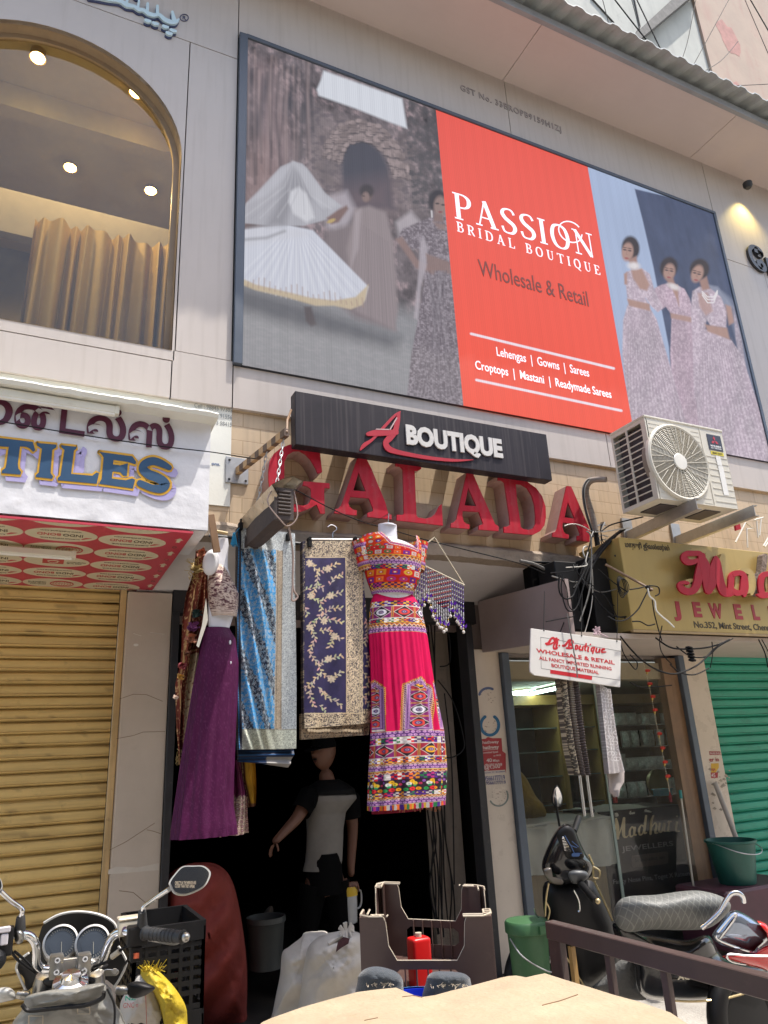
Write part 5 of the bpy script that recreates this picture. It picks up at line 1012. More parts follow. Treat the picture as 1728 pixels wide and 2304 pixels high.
def tubecloth(name, rows, off, s, Y, nu, nv, ratio, pleat, color, parent, mt, cut=None, label=None, wrapx=1.0):
    """a garment round a body: rows (xl, xr, y[, slope]); elliptical section, colour read on its unrolled face"""
    Rw = rows_interp(rows, nv); a = np.linspace(0, 2*math.pi, nu, endpoint=False)[None, :]; v = np.linspace(0, 1, nv)[:, None]
    L_ = pgrid(off[0]+Rw[:, 0]/s, off[1]+Rw[:, 2]/s, Y); R_ = pgrid(off[0]+Rw[:, 1]/s, off[1]+Rw[:, 2]/s, Y)
    cx = ((L_[:, 0]+R_[:, 0])/2)[:, None]; rx = ((R_[:, 0]-L_[:, 0])/2)[:, None]; cz = ((L_[:, 2]+R_[:, 2])/2)[:, None]; sl = ((R_[:, 2]-L_[:, 2])/2)[:, None]*0
    if Rw.shape[1] > 3: sl = Rw[:, 3:4]/s/400.0
    k = 1+pleat(a+0*v, v+0*a)
    # a = 0 at the back, growing to the left side, the front (pi) and the right side
    X = cx-rx*np.sin(a)*k; Yy = Y+rx*ratio*np.cos(a)*k; Z = cz+0*a+sl*(-np.sin(a))
    P_ = np.stack([X, Yy, Z], -1)
    px = (Rw[:, 0:1]+Rw[:, 1:2])/2+(Rw[:, 1:2]-Rw[:, 0:1])/2*((a-math.pi)/(math.pi/2)*0.80); py = Rw[:, 2:3]+0*a
    xx = (Rw[:, 0:1]+Rw[:, 1:2])/2-(Rw[:, 1:2]-Rw[:, 0:1])/2*np.sin(a)
    C = color(px, py, xx, a+0*v)
    m = MB(); m.grid(P_, wrap=True); m.col = np.clip(C.reshape(-1, 3), 0, 1)
    if cut is not None:
        inside = (sdpoly(xx, py, cut) < 0) & (np.cos(a+0*v) < 0.3); ii = inside.reshape(-1)
        keep = [not all(ii[q] for q in f) for f in m.f]; m.f = [f for f, q in zip(m.f, keep) if q]; m.mi = [0]*len(m.f)
    return m.build(name, mt, parent, smooth=True, label=label, ang=80)
PAL = np.array([[0.55,0.02,0.03],[0.66,0.24,0.02],[0.62,0.36,0.04],[0.55,0.50,0.48],[0.03,0.19,0.07],[0.10,0.03,0.28],[0.45,0.04,0.22],[0.80,0.16,0.03]])
def hsh(a, b, seed): n = (a.astype(np.int64)*73856093 ^ b.astype(np.int64)*19349663 ^ (seed*83492791)) & 0x7fffffff; n = (n*1103515245+12345) & 0x7fffffff; return (n >> 8) % 997
def band(C, s, t, t0, t1, cell, style, seed=0, base=(0.05,0.03,0.05)):
    m = (t >= t0) & (t < t1)
    if not m.any(): return
    h = t1-t0; q = np.zeros_like(C); S = s; T = t-t0
    if style == 'check':
        c = h/3.0; i = np.floor(S/c); j = np.floor(T/c); hh = hsh(np.floor(S/(c*2)), j*0, seed); col = PAL[hh % len(PAL)]; qd = ((i+j) % 2)[..., None]
        q = col*qd+(np.array([0.70,0.66,0.66])*((hh % 3 == 0)[..., None])+np.array([0.06,0.02,0.10])*((hh % 3 != 0)[..., None]))*(1-qd)
        r_ = np.hypot((S % (2*c))-c, T-c); q = np.where((r_ < c*0.34)[..., None] & (hh % 4 == 1)[..., None], np.array([0.75,0.45,0.05]), q)
    elif style == 'chain':
        c = h*0.46; r_ = np.hypot(((S+(np.floor(T/c) % 2)*c/2) % c)-c/2, (T % c)-c/2); q[:] = (0.09,0.02,0.16); put(q, (c*0.46-r_)/(c*0.12), (0.52,0.28,0.52)); put(q, (c*0.16-r_)/(c*0.1), (0.13,0.03,0.25))
        e = np.minimum(T, h-T); put(q, (h*0.09-e)/(h*0.05), (0.60,0.55,0.30)); 
    elif style == 'zig':
        z = np.abs(((S/cell) % 1)-0.5)*2*h*0.5; q[:] = (0.16,0.03,0.06); put(q, (h*0.16-np.abs(T-z-h*0.2))/(h*0.08), (0.75,0.28,0.02)); put(q, (h*0.10-np.abs(T-z-h*0.45))/(h*0.06), (0.72,0.66,0.6))
        put(q, (h*0.12-np.abs(T-h*0.05))/(h*0.06), (0.66,0.40,0.05))
    elif style == 'diam':
        i = np.floor(S/cell); a = (S-i*cell)/cell-0.5; b = T/h-0.5; d = np.abs(a)*1.05+np.abs(b); hh = hsh(i, i*0, seed)
        q[:] = (0.33,0.025,0.05); put(q, ((hh % 2) == 0)*1.0, (0.20,0.02,0.14)); put(q, (0.50-d)/0.03, (0.66,0.60,0.55)); put(q, (0.46-d)/0.03, (0.03,0.02,0.03))
        r_ = np.hypot(a*1.0, b*1.0*h/cell if cell > 0 else b); cc = np.stack([np.where(hh % 3 == k, 1.0, 0.0) for k in range(3)], 0)
        rc = cc[0][..., None]*np.array([0.66,0.64,0.70])+cc[1][..., None]*np.array([0.78,0.38,0.02])+cc[2][..., None]*np.array([0.62,0.06,0.05])
        mk = np.clip((0.27-r_)/0.03, 0, 1)[..., None]; q = q*(1-mk)+rc*mk; put(q, (0.15-r_)/0.03, (0.07,0.04,0.16)); put(q, (0.09-r_)/0.03, (0.45,0.33,0.45)); put(q, (0.045-r_)/0.02, (0.03,0.02,0.03))
        put(q, (0.06-np.abs(np.abs(a)-0.5))/0.02, (0.62,0.26,0.03)); put(q, (0.02-np.abs(np.abs(a)-0.5))/0.012, (0.05,0.03,0.10))
        put(q, (0.05-np.abs(np.abs(b)-0.47))/0.02, (0.55,0.50,0.48))
    elif style == 'cells':
        c = h; i = np.floor(S/c); a = (S-i*c)/c-0.5; b = T/h-0.5; hh = hsh(i, i*0+seed, seed); r_ = np.hypot(a, b); sqd = np.maximum(np.abs(a), np.abs(b))
        q[:] = (0.55,0.02,0.015); col = PAL[(hh*7) % len(PAL)]; sh = np.where((hh % 2 == 0), r_, sqd); mk = np.clip((0.40-sh)/0.05, 0, 1)[..., None]; q = q*(1-mk)+col*mk
        put(q, (0.20-sh)/0.05, (0.50,0.02,0.015)); put(q, (0.11-sh)/0.05, (0.70,0.62,0.5))
    elif style == 'flower':
        i = np.floor(S/cell); a = (S-i*cell)/cell-0.5; b = T/h-0.5; hh = hsh(i, i*0, seed); q[:] = (0.035,0.02,0.03)
        for (dx, dy, r0, col) in ((-.16,-.12,.15,(0.72,0.70,0.66)),(.16,-.12,.15,(0.75,0.50,0.04)),(0,-.30,.15,(0.78,0.42,0.02)),(-.14,.05,.10,(0.03,0.35,0.12)),(.14,.05,.10,(0.05,0.30,0.12)),(0,.30,.17,(0.66,0.03,0.04)),(-.32,.32,.14,(0.03,0.30,0.08)),(.32,.30,.14,(0.78,0.30,0.02)),(-.42,-.30,.11,(0.30,0.10,0.45)),(.42,-.1,.10,(0.55,0.04,0.1))):
            r_ = np.hypot((a-dx)/1.0, b-dy); put(q, (r0-r_)/0.03, col); put(q, (r0*0.45-r_)/0.03, tuple(c*0.5 for c in col))
    elif style == 'tassel':
        i = np.floor(S/cell); q = PAL[hsh(i, i*0, seed) % len(PAL)]*0.8
    C[m] = q[m]
def vine(C, X, Y, pts, col, leaf, rg, wd=5, step=13):
    pline(C, X, Y, pts, wd*0.55, col, 0.95)
    for (x0, y0), (x1, y1) in zip(pts[:-1], pts[1:]):
        L_ = math.hypot(x1-x0, y1-y0); n = max(1, int(L_/step)); th = math.atan2(y1-y0, x1-x0)
        for i in range(n):
            t = (i+0.5)/n; sd = 1 if i % 2 else -1; x = x0+(x1-x0)*t; y = y0+(y1-y0)*t; a = th+sd*rg.uniform(0.5, 1.2)
            bx, by = x+math.cos(a)*leaf*0.9, y+math.sin(a)*leaf*0.9
            w = np.abs(X-bx) < leaf*2.5; 
            pell(C, X, Y, (bx, by), (leaf*rg.uniform(0.8, 1.2), leaf*0.42), tuple(c*rg.uniform(0.75, 1.2) for c in col), 0.3, 0.95, a)

# ---- purple outfit on a white torso
O5, S5 = (360, 1180), 3.072
T1 = thing('dressed_mannequin', 'headless white torso in a gold embroidered maroon blouse and long plain purple skirt', 'mannequin', (0.85, -0.25, 1.25))
YQ = -0.27
tubecloth('torso', [(402,470,95),(398,476,150),(370,470,230),(330,470,300),(330,505,420),(335,530,560),(334,505,640),(336,478,720),(340,490,800),(345,495,830)], O5, S5, YQ, 40, 40, 0.5, lambda a, v: 0*a, lambda px, py, xx, a: np.full(px.shape+(3,), 0.62)+np.array([0,0,0.05]), T1, MANN)
m = MB(); m.ell(PY(360+352/S5, 1180+262/S5, YQ-0.05), (0.045, 0.04, 0.075), 16, 12, Matrix.Rotation(0.15, 3, 'Y')); m.build('shoulder', MANN, T1, smooth=True)
def col_bl1(px, py, xx, a):
    C = np.zeros(px.shape+(3,)); C[:] = (0.075,0.010,0.022); g1 = fbm(px/11, py/11, 3, 3); g2 = fbm(px/5, py/5, 8, 2); gold = (0.62,0.50,0.42)
    for cy, cx, r in ((470,400,0),(470,470,0),(470,540,0)):
        d = np.hypot(px-cx, py-cy)
        for k in range(7): put(C, (3.2-np.abs(d-(14+k*17)))/1.4*((k % 3) != 1), gold, 0.75)
    put(C, (g1-0.47)*12, gold, 0.8); put(C, (0.42-g2)*8, (0.09,0.015,0.03), 0.8)
    put(C, ((py > 595) & ((py//4) % 3 != 0))*1.0, gold, 0.85); put(C, (py > 622)*1.0, (0.5,0.38,0.3), 0.8)
    put(C, (340-py-(px-330)*0.15)/8, gold, 0.5)
    return C
tubecloth('blouse', [(384,410,200),(368,440,270),(335,478,345),(326,518,420),(330,543,480),(336,541,560),(346,530,642)], O5, S5, YQ, 110, 120, 0.78, lambda a, v: 0.012*np.sin(6*a+v*4), col_bl1, T1, ZARI, cut=[(300,190),(392,190),(392,215),(340,350),(318,360)])
def col_pur(px, py, xx, a):
    C = np.zeros(px.shape+(3,)); C[:] = (0.062,0.006,0.042); n = fbm(px/40, py/160, 4, 3)[..., None]; C *= (0.8+0.4*n)
    put(C, (60-np.abs(px-560))/50, (0.13,0.008,0.06), 0.6); tw = (fbm(px/3, py/3, 9, 2)-0.6)*5; put(C, tw, (0.17,0.05,0.13), 0.3)
    put(C, (3-np.abs(py-2055))/2, (0.06,0.008,0.04), 0.7); put(C, (3-np.abs(py-765))/2, (0.06,0.008,0.045), 0.6)
    return C
def plt(a, v): return (0.05*np.sin(9*a+0.6*np.sin(3*v))+0.03*np.sin(17*a+1))*np.clip(v*1.6, 0.1, 1)+0.03*np.clip((v-0.93)*14, 0, 1)*np.sin(23*a)
tubecloth('skirt', [(312,478,715),(298,520,790),(262,541,960),(228,536,1150),(198,524,1350),(168,514,1550),(140,505,1750),(112,500,1950),(92,520,2090),(84,520,2160)], O5, S5, YQ, 220, 160, 0.55, plt, col_pur, T1, SATIN)
m = MB(); pp = [PY(360+485/S5, 1180+815/S5, YQ-0.10)]; m.ell(pp[0], (0.006, 0.005, 0.012), 8, 6); m.ell(PY(360+490/S5, 1180+955/S5, YQ-0.10), (0.004, 0.004, 0.008), 8, 6); m.build('hook_tag', MANN, T1)
# dupatta with cloth flowers beside it
T2 = thing('dupatta', 'maroon net dupatta edged with gold and trimmed with cloth flowers beside the purple skirt', 'scarf', (0.62, -0.22, 1.4))
def col_dup(x, y, u, v):
    C = np.zeros(x.shape+(3,)); C[:] = (0.15,0.032,0.022); C *= (0.6+0.8*fbm(x/22, y/70, 2, 3))[..., None]
    put(C, (fbm(x/5, y/5, 4, 2)-0.66)*14, (0.62,0.42,0.22), 0.9); put(C, (v > 0.45)*(0.5+(u-0.62)*18)*np.clip((fbm(x/6, y/6, 6, 2)-0.25)*3, 0, 1), (0.50,0.40,0.24), 0.9); put(C, (0.04-np.abs(u-0.2-0.1*np.sin(v*9)))/0.02, (0.5,0.36,0.16), 0.6)
    return C
sheet('cloth', [(252,170,330,170),(240,320,335,330),(190,470,330,480),(165,640,310,650),(160,800,270,820),(150,960,255,960),(110,1100,235,1110),(112,1260,215,1280),(115,1420,195,1440),(125,1540,175,1560),(132,1660,150,1660)], O5, S5, -0.18, 60, 170, lambda u, v: 0.035*np.sin(u*9+v*5)+0.015*np.sin(u*21), col_dup, T2, CLOTH, 0.02)
def flower(par, c, r_, col, seed, nm='cloth_flower'):
    rg = random.Random(seed); m = MB(); c = Vector(c)
    for k in range(16):
        a = rg.uniform(0, 6.28); e = rg.uniform(-0.9, 0.9); d = V(math.cos(a)*math.cos(e), -abs(math.sin(a)*math.cos(e))-0.2, math.sin(e)).normalized(); t_ = d.orthogonal().normalized(); b_ = d.cross(t_)
        q = c+d*r_*0.75; m.add([c, q+t_*r_*0.45+d*r_*0.1, q+d*r_*0.4, q-t_*r_*0.45+b_*r_*0.25], [(0, 1, 2, 3)])
    m.ell(c, (r_*0.6, r_*0.5, r_*0.6), 8, 6)
    return m.build(nm, mat('flower_cloth', col, 0.7, var=0.35, scale=40), par)
for (x, y), r_, col in (((230,710),0.035,(0.17,0.04,0.14)),((215,790),0.036,(0.42,0.18,0.11)),((255,620),0.03,(0.02,0.05,0.045)),((190,890),0.022,(0.25,0.10,0.05)),((145,975),0.028,(0.28,0.05,0.06)),((140,1055),0.022,(0.55,0.32,0.08)),((105,1195),0.016,(0.60,0.48,0.40)),((255,310),0.036,(0.42,0.32,0.14)),((285,200),0.03,(0.40,0.14,0.08))):
    flower(T2, PY(360+x/S5, 1180+y/S5, -0.23), r_, col, int(x*7+y))
m = MB(); rg = random.Random(9)
for k in range(46):
    p = PY(360+rg.uniform(205,285)/S5, 1180+rg.uniform(240,390)/S5, -0.22); m.tube([p, p+V(rg.uniform(-.04,.02), rg.uniform(-.03,.01), rg.uniform(-.03,.02))], 0.0016, 4)
for k in range(18):
    p = PY(360+rg.uniform(118,160)/S5, 1180+rg.uniform(1540,1650)/S5, -0.19); m.tube([p, p+V(rg.uniform(-.02,.02), -0.01, -rg.uniform(.01,.05))], 0.0014, 4)
m.build('gold_fringe', mat('gold_thread', (0.48, 0.36, 0.14), 0.4, metal=0.4), T2)
m = MB(); m.prism([PY(360+x/S5, 1180+y/S5, -0.30) for x, y in ((318,510),(332,660),(268,850),(252,838),(290,700))], (0, 0.003, 0)); tag(m.build('paper_tag', mat('cream_tag', (0.55, 0.52, 0.45), 0.6)), 'long cream tag hanging at the waist of the purple outfit', 'tag')
# maroon garment hem and mustard cloth hanging behind
def col_mar(x, y, u, v):
    C = np.zeros(x.shape+(3,)); C[:] = (0.15,0.014,0.075); C *= (0.7+0.6*fbm(x/14, y/60, 4, 3))[..., None]; b0 = 1880+10*np.sin(x/4.0)
    G = np.array([0.66,0.53,0.42])*(0.5+0.8*np.clip((fbm(x/7, y/7, 6, 2)-0.3)*2.2, 0, 1))[..., None]; mk = (y > b0)[..., None]; C = np.where(mk, G, C)
    i, j = np.floor(x/26), np.floor(y/30); r_ = np.hypot(x-(i+0.5)*26, y-(j+0.5)*30); put(C, (y > 1905)*(11-r_)/3, (0.26,0.03,0.09), 0.8); put(C, (y > 1905)*(5-r_)/2, (0.75,0.68,0.66), 0.95); put(C, (y > 1880)*(2.5-np.abs(((x+y) % 60)-30))/2, (0.2,0.05,0.06), 0.7); put(C, (y > 1880)*(2.5-np.abs(((x-y) % 60)-30))/2, (0.2,0.05,0.06), 0.7)
    return C
o = sheet('hanging_skirt', [(505,1620,545,1640),(500,1720,575,1730),(498,1850,606,1860),(470,2000,612,2000),(420,2165,620,2132)], O5, S5, -0.14, 70, 150, lambda u, v: 0.03*np.sin(u*8)+0.012*np.sin(u*23), col_mar, None, ZARI); tag(o, 'maroon skirt hem with wide gold embroidery showing beside the purple skirt', 'skirt')
def col_mus(x, y, u, v):
    C = np.zeros(x.shape+(3,)); C[:] = (0.42,0.22,0.02); C *= (0.6+0.7*fbm(x/16, y/70, 14, 3))[..., None]; put(C, (0.35-u)*12, (0.10,0.03,0.04)); put(C, (0.05-np.abs(u-0.2))/0.03*np.clip((fbm(x/5, y/5, 2, 2)-0.3)*3, 0, 1), (0.5,0.38,0.2)); put(C, (y-1925)/6, (0.12,0.05,0.03))
    return C
o = sheet('hanging_cloth', [(552,1630,660,1630),(560,1760,668,1760),(590,1860,668,1850),(618,1955,665,1945)], O5, S5, -0.02, 50, 80, lambda u, v: 0.02*np.sin(u*9), col_mus, None, CLOTH); tag(o, 'mustard yellow cloth with dark border hanging below the blue sari', 'cloth')
# ---- blue and silver sari
def col_blue(x, y, u, v):
    C = np.zeros(x.shape+(3,)); n = fbm(x/60, y/200, 3, 3); f = ((y-(x-565)/0.36)/395+0.05*np.abs(((y/46) % 1)-0.5)*4*0.6+0.10*(fbm(x/26, y/26, 13, 3)-0.5)) % 1.0
    cy = np.array([0.02,0.27,0.60])*(0.65+0.7*n)[..., None]; C[:] = cy
    put(C, np.clip(0.5+(0.21-np.abs(f-0.3))*40, 0, 1), (0.010,0.013,0.035))
    i, j = np.floor((x+y*0.2)/34), np.floor(y/40); a = (x+y*0.2)-(i+0.5)*34; b = y-(j+0.5)*40; hh = hsh(i, j, 5); r_ = np.hypot(a*1.1, b*0.8); pet = r_-(8.5+4.5*np.cos(5*np.arctan2(b, a)+hh))
    put(C, (-pet)/2.0*(hh % 5 != 0), (0.50,0.50,0.50), 0.9); put(C, (fbm(x/7, y/9, 51, 3)-0.56)*14, (0.30,0.42,0.50), 0.7); put(C, (3-r_)/1.5, (0.05,0.1,0.2), 0.7)
    put(C, (2.2-np.abs(np.abs(((y-(x-565)*0.9) % 190)-95)-60))/1.6*(fbm(x/9, y/9, 3, 2) > 0.4), (0.55,0.55,0.55), 0.7); put(C, (2.2-np.abs(((y+(x-565)*0.9) % 190)-95))/1.6*(fbm(x/9, y/9, 7, 2) > 0.45), (0.55,0.55,0.55), 0.7)
    put(C, (fbm(x/4, y/4, 11, 2)-0.62)*9, (0.42,0.52,0.58), 0.6)
    gl = np.clip((fbm(x/3.2, y/3.2, 21, 2)-0.2)*1.6, 0, 1)[..., None]; sil = np.array([0.17,0.185,0.20])+gl*np.array([0.42,0.44,0.42]); tan = np.array([0.22,0.17,0.12])+gl*np.array([0.30,0.26,0.2])
    def lay(mk, tx): 
        mk = np.clip(mk, 0, 1)[..., None]; C[:] = C*(1-mk)+tx*mk
    lay((x-795)/4, sil); lay((x-800)/3*(x < 850), tan); lay((3-np.abs(x-812))/1, tan*0.5); lay((3-np.abs(x-846))/1, tan*0.5)
    lay((165-y+(x-540)*0.06)/5, sil*1.05); lay((y-1412)/4, sil*np.array([1.08,1.05,0.85])); lay((2.5-np.abs(y-1418))/1.5, tan*0.4)
    lay((566-x)/3, np.array([0.01,0.014,0.03])+0*sil); lay((3-np.abs(x-546))/1.5*(((y/9) % 2) < 1.7), np.array([0.03,0.22,0.5])+0*sil)
    return C
T3 = thing('sari', 'folded blue and black brocade sari with wide silver border hanging from clips', 'sari', (1.2, -0.25, 1.6))
sheet('folded_cloth', [(536,20,935,60),(538,320,940,330),(540,700,946,700),(541,1100,945,1100),(542,1400,938,1400),(545,1556,932,1550)], O5, S5, -0.26, 190, 560, lambda u, v: 0.026*np.sin(u*7+v*3.0+0.5)*np.clip(v*3, 0.2, 1)+0.016*np.sin((u*1.4-v*0.9)*22)*np.exp(-((u-0.32)/0.25)**2), col_blue, T3, ZARI, 0.05)
def col_bb(x, y, u, v):
    C = np.zeros(x.shape+(3,)); C[:] = (0.012,0.022,0.055); put(C, (2.5-np.abs(((y-(x-540)*-0.02) % 22)-11))/2, (0.02,0.10,0.26)); put(C, np.minimum(x-735, y-1605)/4, (0.26,0.25,0.24)); return C
sheet('inner_fold', [(541,1535,930,1540),(541,1600,925,1592),(545,1640,905,1640),(700,1652,890,1680)], O5, S5, -0.225, 60, 40, lambda u, v: 0.008*np.sin(v*14), col_bb, T3, SATIN, 0.03)
m = MB(); c = PY(360+512/S5, 1180+90/S5, -0.28); rg = random.Random(2)
for k in range(40):
    a = rg.uniform(0, 6.28); q = rg.uniform(0.002, 0.02); m.tube([c+V(q*0.4*math.cos(a), q*0.4*math.sin(a), 0.015), c+V(q*math.cos(a), q*math.sin(a), -0.045+rg.uniform(-.01,.01))], 0.0016, 4)
m.ell(c+V(0, 0, 0.02), (0.009, 0.009, 0.011), 8, 6); m.tube([c+V(0, 0, 0.02), c+V(0.03, 0, 0.06)], 0.002, 4); m.build('tassel', mat('cyan_tassel', (0.02, 0.26, 0.48), 0.5, var=0.3, scale=60), T3)
m = MB()
for x, y in ((560,10),(890,85)): p = PY(360+x/S5, 1180+y/S5, -0.275); m.box(p+V(-0.012, -0.006, -0.022), p+V(0.012, 0.03, 0.022)); m.box(p+V(-0.005, -0.002, 0.02), p+V(0.005, 0.01, 0.045))
m.build('clip', M['cable'], T3, bev=0.003)
# ---- navy sari with gold vines
O6, S6 = (640, 1150), 3.159
VN = [[(165,350),(200,385),(240,430),(232,520),(190,610),(258,640),(270,720),(190,830),(222,900),(180,1000),(240,1090),(270,1150),(210,1200),(180,1290),(212,1390)], [(240,430),(300,410),(380,370)], [(325,525),(350,480),(415,450)], [(232,520),(280,550)], [(262,640),(330,600),(410,575)], [(270,745),(330,690),(405,690)], [(270,760),(340,770),(410,795)], [(150,680),(170,740)], [(150,560),(190,540)], [(190,830),(180,790)], [(250,850),(320,840),(355,890),(405,910)], [(355,890),(320,970)], [(240,1090),(320,1050),(405,1028)], [(272,1150),(335,1195),(400,1140)], [(200,1210),(150,1260)], [(240,1250),(300,1320),(350,1345),(400,1390)], [(250,1380),(300,1420)], [(320,1310),(260,1280)]]
VR = [[(570,760),(590,850),(565,950)], [(560,1010),(610,1050),(585,1110)], [(555,1150),(600,1200),(575,1260)], [(600,1280),(560,1330),(610,1390)], [(570,640),(590,700)], [(560,470),(570,560)]]
def col_navy(x, y, u, v):
    C = np.zeros(x.shape+(3,)); C[:] = (0.026,0.018,0.075); C *= (0.55+0.9*fbm(x/45, y/90, 3, 3))[..., None]; rg = random.Random(4); gold = (0.60,0.48,0.33)
    for pl in VN+VR: vine(C, x, y, pl, gold, 13, rg, 5, 14)
    for c in ((180,370),(310,410),(330,600),(185,825),(355,890),(315,1050),(335,1195),(285,780),(190,600)):
        for k in range(7): a = k*0.9; pell(C, x, y, (c[0]+15*math.cos(a), c[1]+15*math.sin(a)), (12, 6.5), (0.64,0.52,0.37), 0.3, 0.9, a)
    gl = np.clip((fbm(x/5.5, y/5.5, 31, 2)-0.36)*5, 0, 1)[..., None]; gl2 = np.clip((fbm(x/3, y/3, 32, 2)-0.3)*2, 0, 1)[..., None]
    br = np.array([0.07,0.05,0.05])*(1-gl)+(np.array([0.40,0.31,0.20])+gl2*np.array([0.34,0.30,0.22]))*gl
    def lay(mk, tx): mk = np.clip(mk, 0, 1)[..., None]; C[:] = C*(1-mk)+tx*mk
    edge = np.array([0.60,0.48,0.31])+0*br
    lay(np.minimum(x-432, 552-x)/3, br*1.25+0.03); mn = np.minimum; lay(mn(330-y, 560-x)/3, br); lay(mn(y-1432, 560-x)/3, br*1.15); lay(mn(y-1405, x-555)/4, br)
    lay((4-np.abs(x-436))/1.5*(y > 325)*(y < 1440), edge); lay((3.5-np.abs(x-530))/1.5*(y > 215), edge*0.8); lay((4-np.abs(x-548-3*np.sin(y/9)))/2, edge); lay((4-np.abs(y-328))/2*(x < 440), edge); lay((4-np.abs(y-1438))/2*(x < 548), edge); lay((4-np.abs(y-1535))/2*(x < 548), edge)
    lay((150-x)/3, np.array([0.018,0.013,0.035])+0*br); lay(np.clip((148-x)/2, 0, 1)*np.clip((fbm(x/9, y/9, 5, 2)-0.57)*6, 0, 1), edge*0.5); lay(np.clip(mn(152-x, y-1440)/3, 0, 1)*gl[..., 0], edge*0.6)
    return C
T4 = thing('sari', 'folded navy sari with gold flower vines hanging from a steel hanger', 'sari', (1.6, -0.25, 1.7))
def hemn(u, v): return 0.012*np.sin(u*5+v*2)*np.clip(v*2, 0.2, 1)+0.010*np.sin(u*17+v*3)*v
sheet('folded_cloth', [(128,213,545,208),(132,500,560,500),(138,800,585,800),(140,1100,612,1100),(144,1400,632,1400),(148,1545,634,1505)], O6, S6, -0.26, 210, 560, hemn, col_navy, T4, ZARI, 0.05)
def col_nb(x, y, u, v):
    gl = np.clip((fbm(x/5.5, y/5.5, 41, 2)-0.3)*4, 0, 1)[..., None]; C = np.array([0.05,0.04,0.045])*(1-gl)+np.array([0.42,0.32,0.22])*gl; put(C, (3-np.abs(y-1590))/1.5, (0.5,0.4,0.3)); return C
sheet('inner_fold', [(118,1440,600,1440),(118,1560,605,1545),(118,1625,600,1590)], O6, S6, -0.215, 140, 60, lambda u, v: 0.006*np.sin(u*40)*v, col_nb, T4, ZARI, 0.03)
m = MB()
for k in range(19):
    x = 175+k*20.3; p = PY(640+x/S6, 1150+(1560-3*math.cos(k))/S6, -0.262); m.lathe([(0.0085, 0), (0.0085, 0.006)], p, (0, 1, 0), 12)
for k in range(42):
    y = 330+k*28; x = 553+ (y-330)*0.003; p = PY(640+x/S6, 1150+y/S6, -0.268); m.lathe([(0.007, 0), (0.007, 0.005)], p, (0, 1, 0), 10)
m.build('scalloped_edge', mat('gold_scallop', (0.50, 0.39, 0.26), 0.45, metal=0.25, var=0.2, scale=40), T4)
TH = thing('clothes_hanger', 'steel clip hanger holding the navy sari below the red letters', 'hanger', (1.6, -0.25, 2.8))
h0, h1 = PY(694, 1213, -0.25), PY(818, 1214, -0.25); hm = PY(749, 1211, -0.25); m = MB(); m.tube([h0, h1], 0.005, 8); m.build('bar', M['steel'], TH, smooth=True)
m = MB(); m.tube(catmull([hm, hm+V(0.003, 0, 0.035), PY(757, 1192, -0.25), PY(755, 1185, -0.25), PY(745, 1181, -0.25), PY(737, 1186, -0.25)], 5), 0.0032, 7); m.build('hook', M['steel'], TH, smooth=True)
for p in (PY(697, 1221, -0.27), PY(800, 1220, -0.27)):
    m = MB(); m.box(p+V(-0.012, -0.008, -0.026), p+V(0.012, 0.03, 0.02)); m.lathe([(0.011, -0.01), (0.011, 0.03)], p+V(0, 0, 0.025), (0, 1, 0), 12); m.build('clip', M['cable'], TH, bev=0.002)

# ---- red outfit on a white torso
T5 = thing('dressed_mannequin', 'headless white torso in an orange mirror work blouse and long crimson embroidered skirt', 'mannequin', (1.85, -0.3, 1.3))
YR = -0.28
tubecloth('torso', [(668,795,98),(668,797,160),(664,800,200),(628,862,222),(590,915,250),(570,930,300),(580,935,400),(610,925,520),(640,898,600),(650,895,660)], O6, S6, YR, 48, 60, 0.62, lambda a, v: 0*a, lambda px, py, xx, a: np.full(px.shape+(3,), 0.64)+np.array([0,0,0.045]), T5, MANN)
m = MB(); c = PY(640+731/S6, 1150+98/S6, YR); m.lathe([(0.001, 0.004), (0.042, 0.003), (0.053, -0.004), (0.054, -0.012)], c, n=28, cap=False); m.build('neck_cap', MANN, T5, smooth=True)
def col_bl2(px, py, xx, a):
    C = np.zeros(px.shape+(3,)); C[:] = (0.60,0.04,0.012); s = px
    i, j = np.floor(px/30), np.floor(py/30); hh = hsh(i, j, 3); r_ = np.hypot(px-(i+.5)*30, py-(j+.5)*30); col = PAL[hh % len(PAL)]; mk = np.clip((11-r_)/2, 0, 1)[..., None]; C[:] = C*(1-mk)+col*mk; put(C, (5-r_)/2, (0.66,0.60,0.5)); put(C, (2.5-np.abs(((px+py) % 44)-22))/2, (0.70,0.38,0.03), 0.8)
    for t0, t1, cell, st, sd in ((285,312,30,'cells',1),(312,345,33,'cells',5),(345,378,20,'zig',2),(378,412,20,'chain',3),(412,440,28,'check',8),(440,488,48,'cells',7),(488,530,42,'cells',12),(530,562,32,'check',14),(562,578,16,'zig',3),(578,600,16,'chain',1)): band(C, s, py+3*np.sin(px/70), t0, t1, cell, st, sd)
    sl = ((xx < 600) | (xx > 925)) & (py < 440); q = C.copy()
    for k, st in enumerate(('chain','cells','check','cells','chain','cells','check')): band(q, py, xx*(1)+400*(xx > 800)*0, 540+22*k if True else 0, 562+22*k, 24, st, k)
    put(C, (xx < 575)*(py < 330)*0.0, (0, 0, 0))
    nk = sdpoly(xx, py, [(634,190),(690,262),(885,290),(880,200)]); fr = np.cos(a) < 0.3
    for d0, d1, cl in ((0,5,(0.72,0.66,0.62)),(5,14,(0.40,0.06,0.28)),(14,19,(0.70,0.60,0.55)),(19,26,(0.66,0.06,0.03))): put(C, ((nk >= d0) & (nk < d1) & fr)*1.0*(0.55+0.45*(np.sin((xx+py)/3.2) > 0)), cl)
    return C
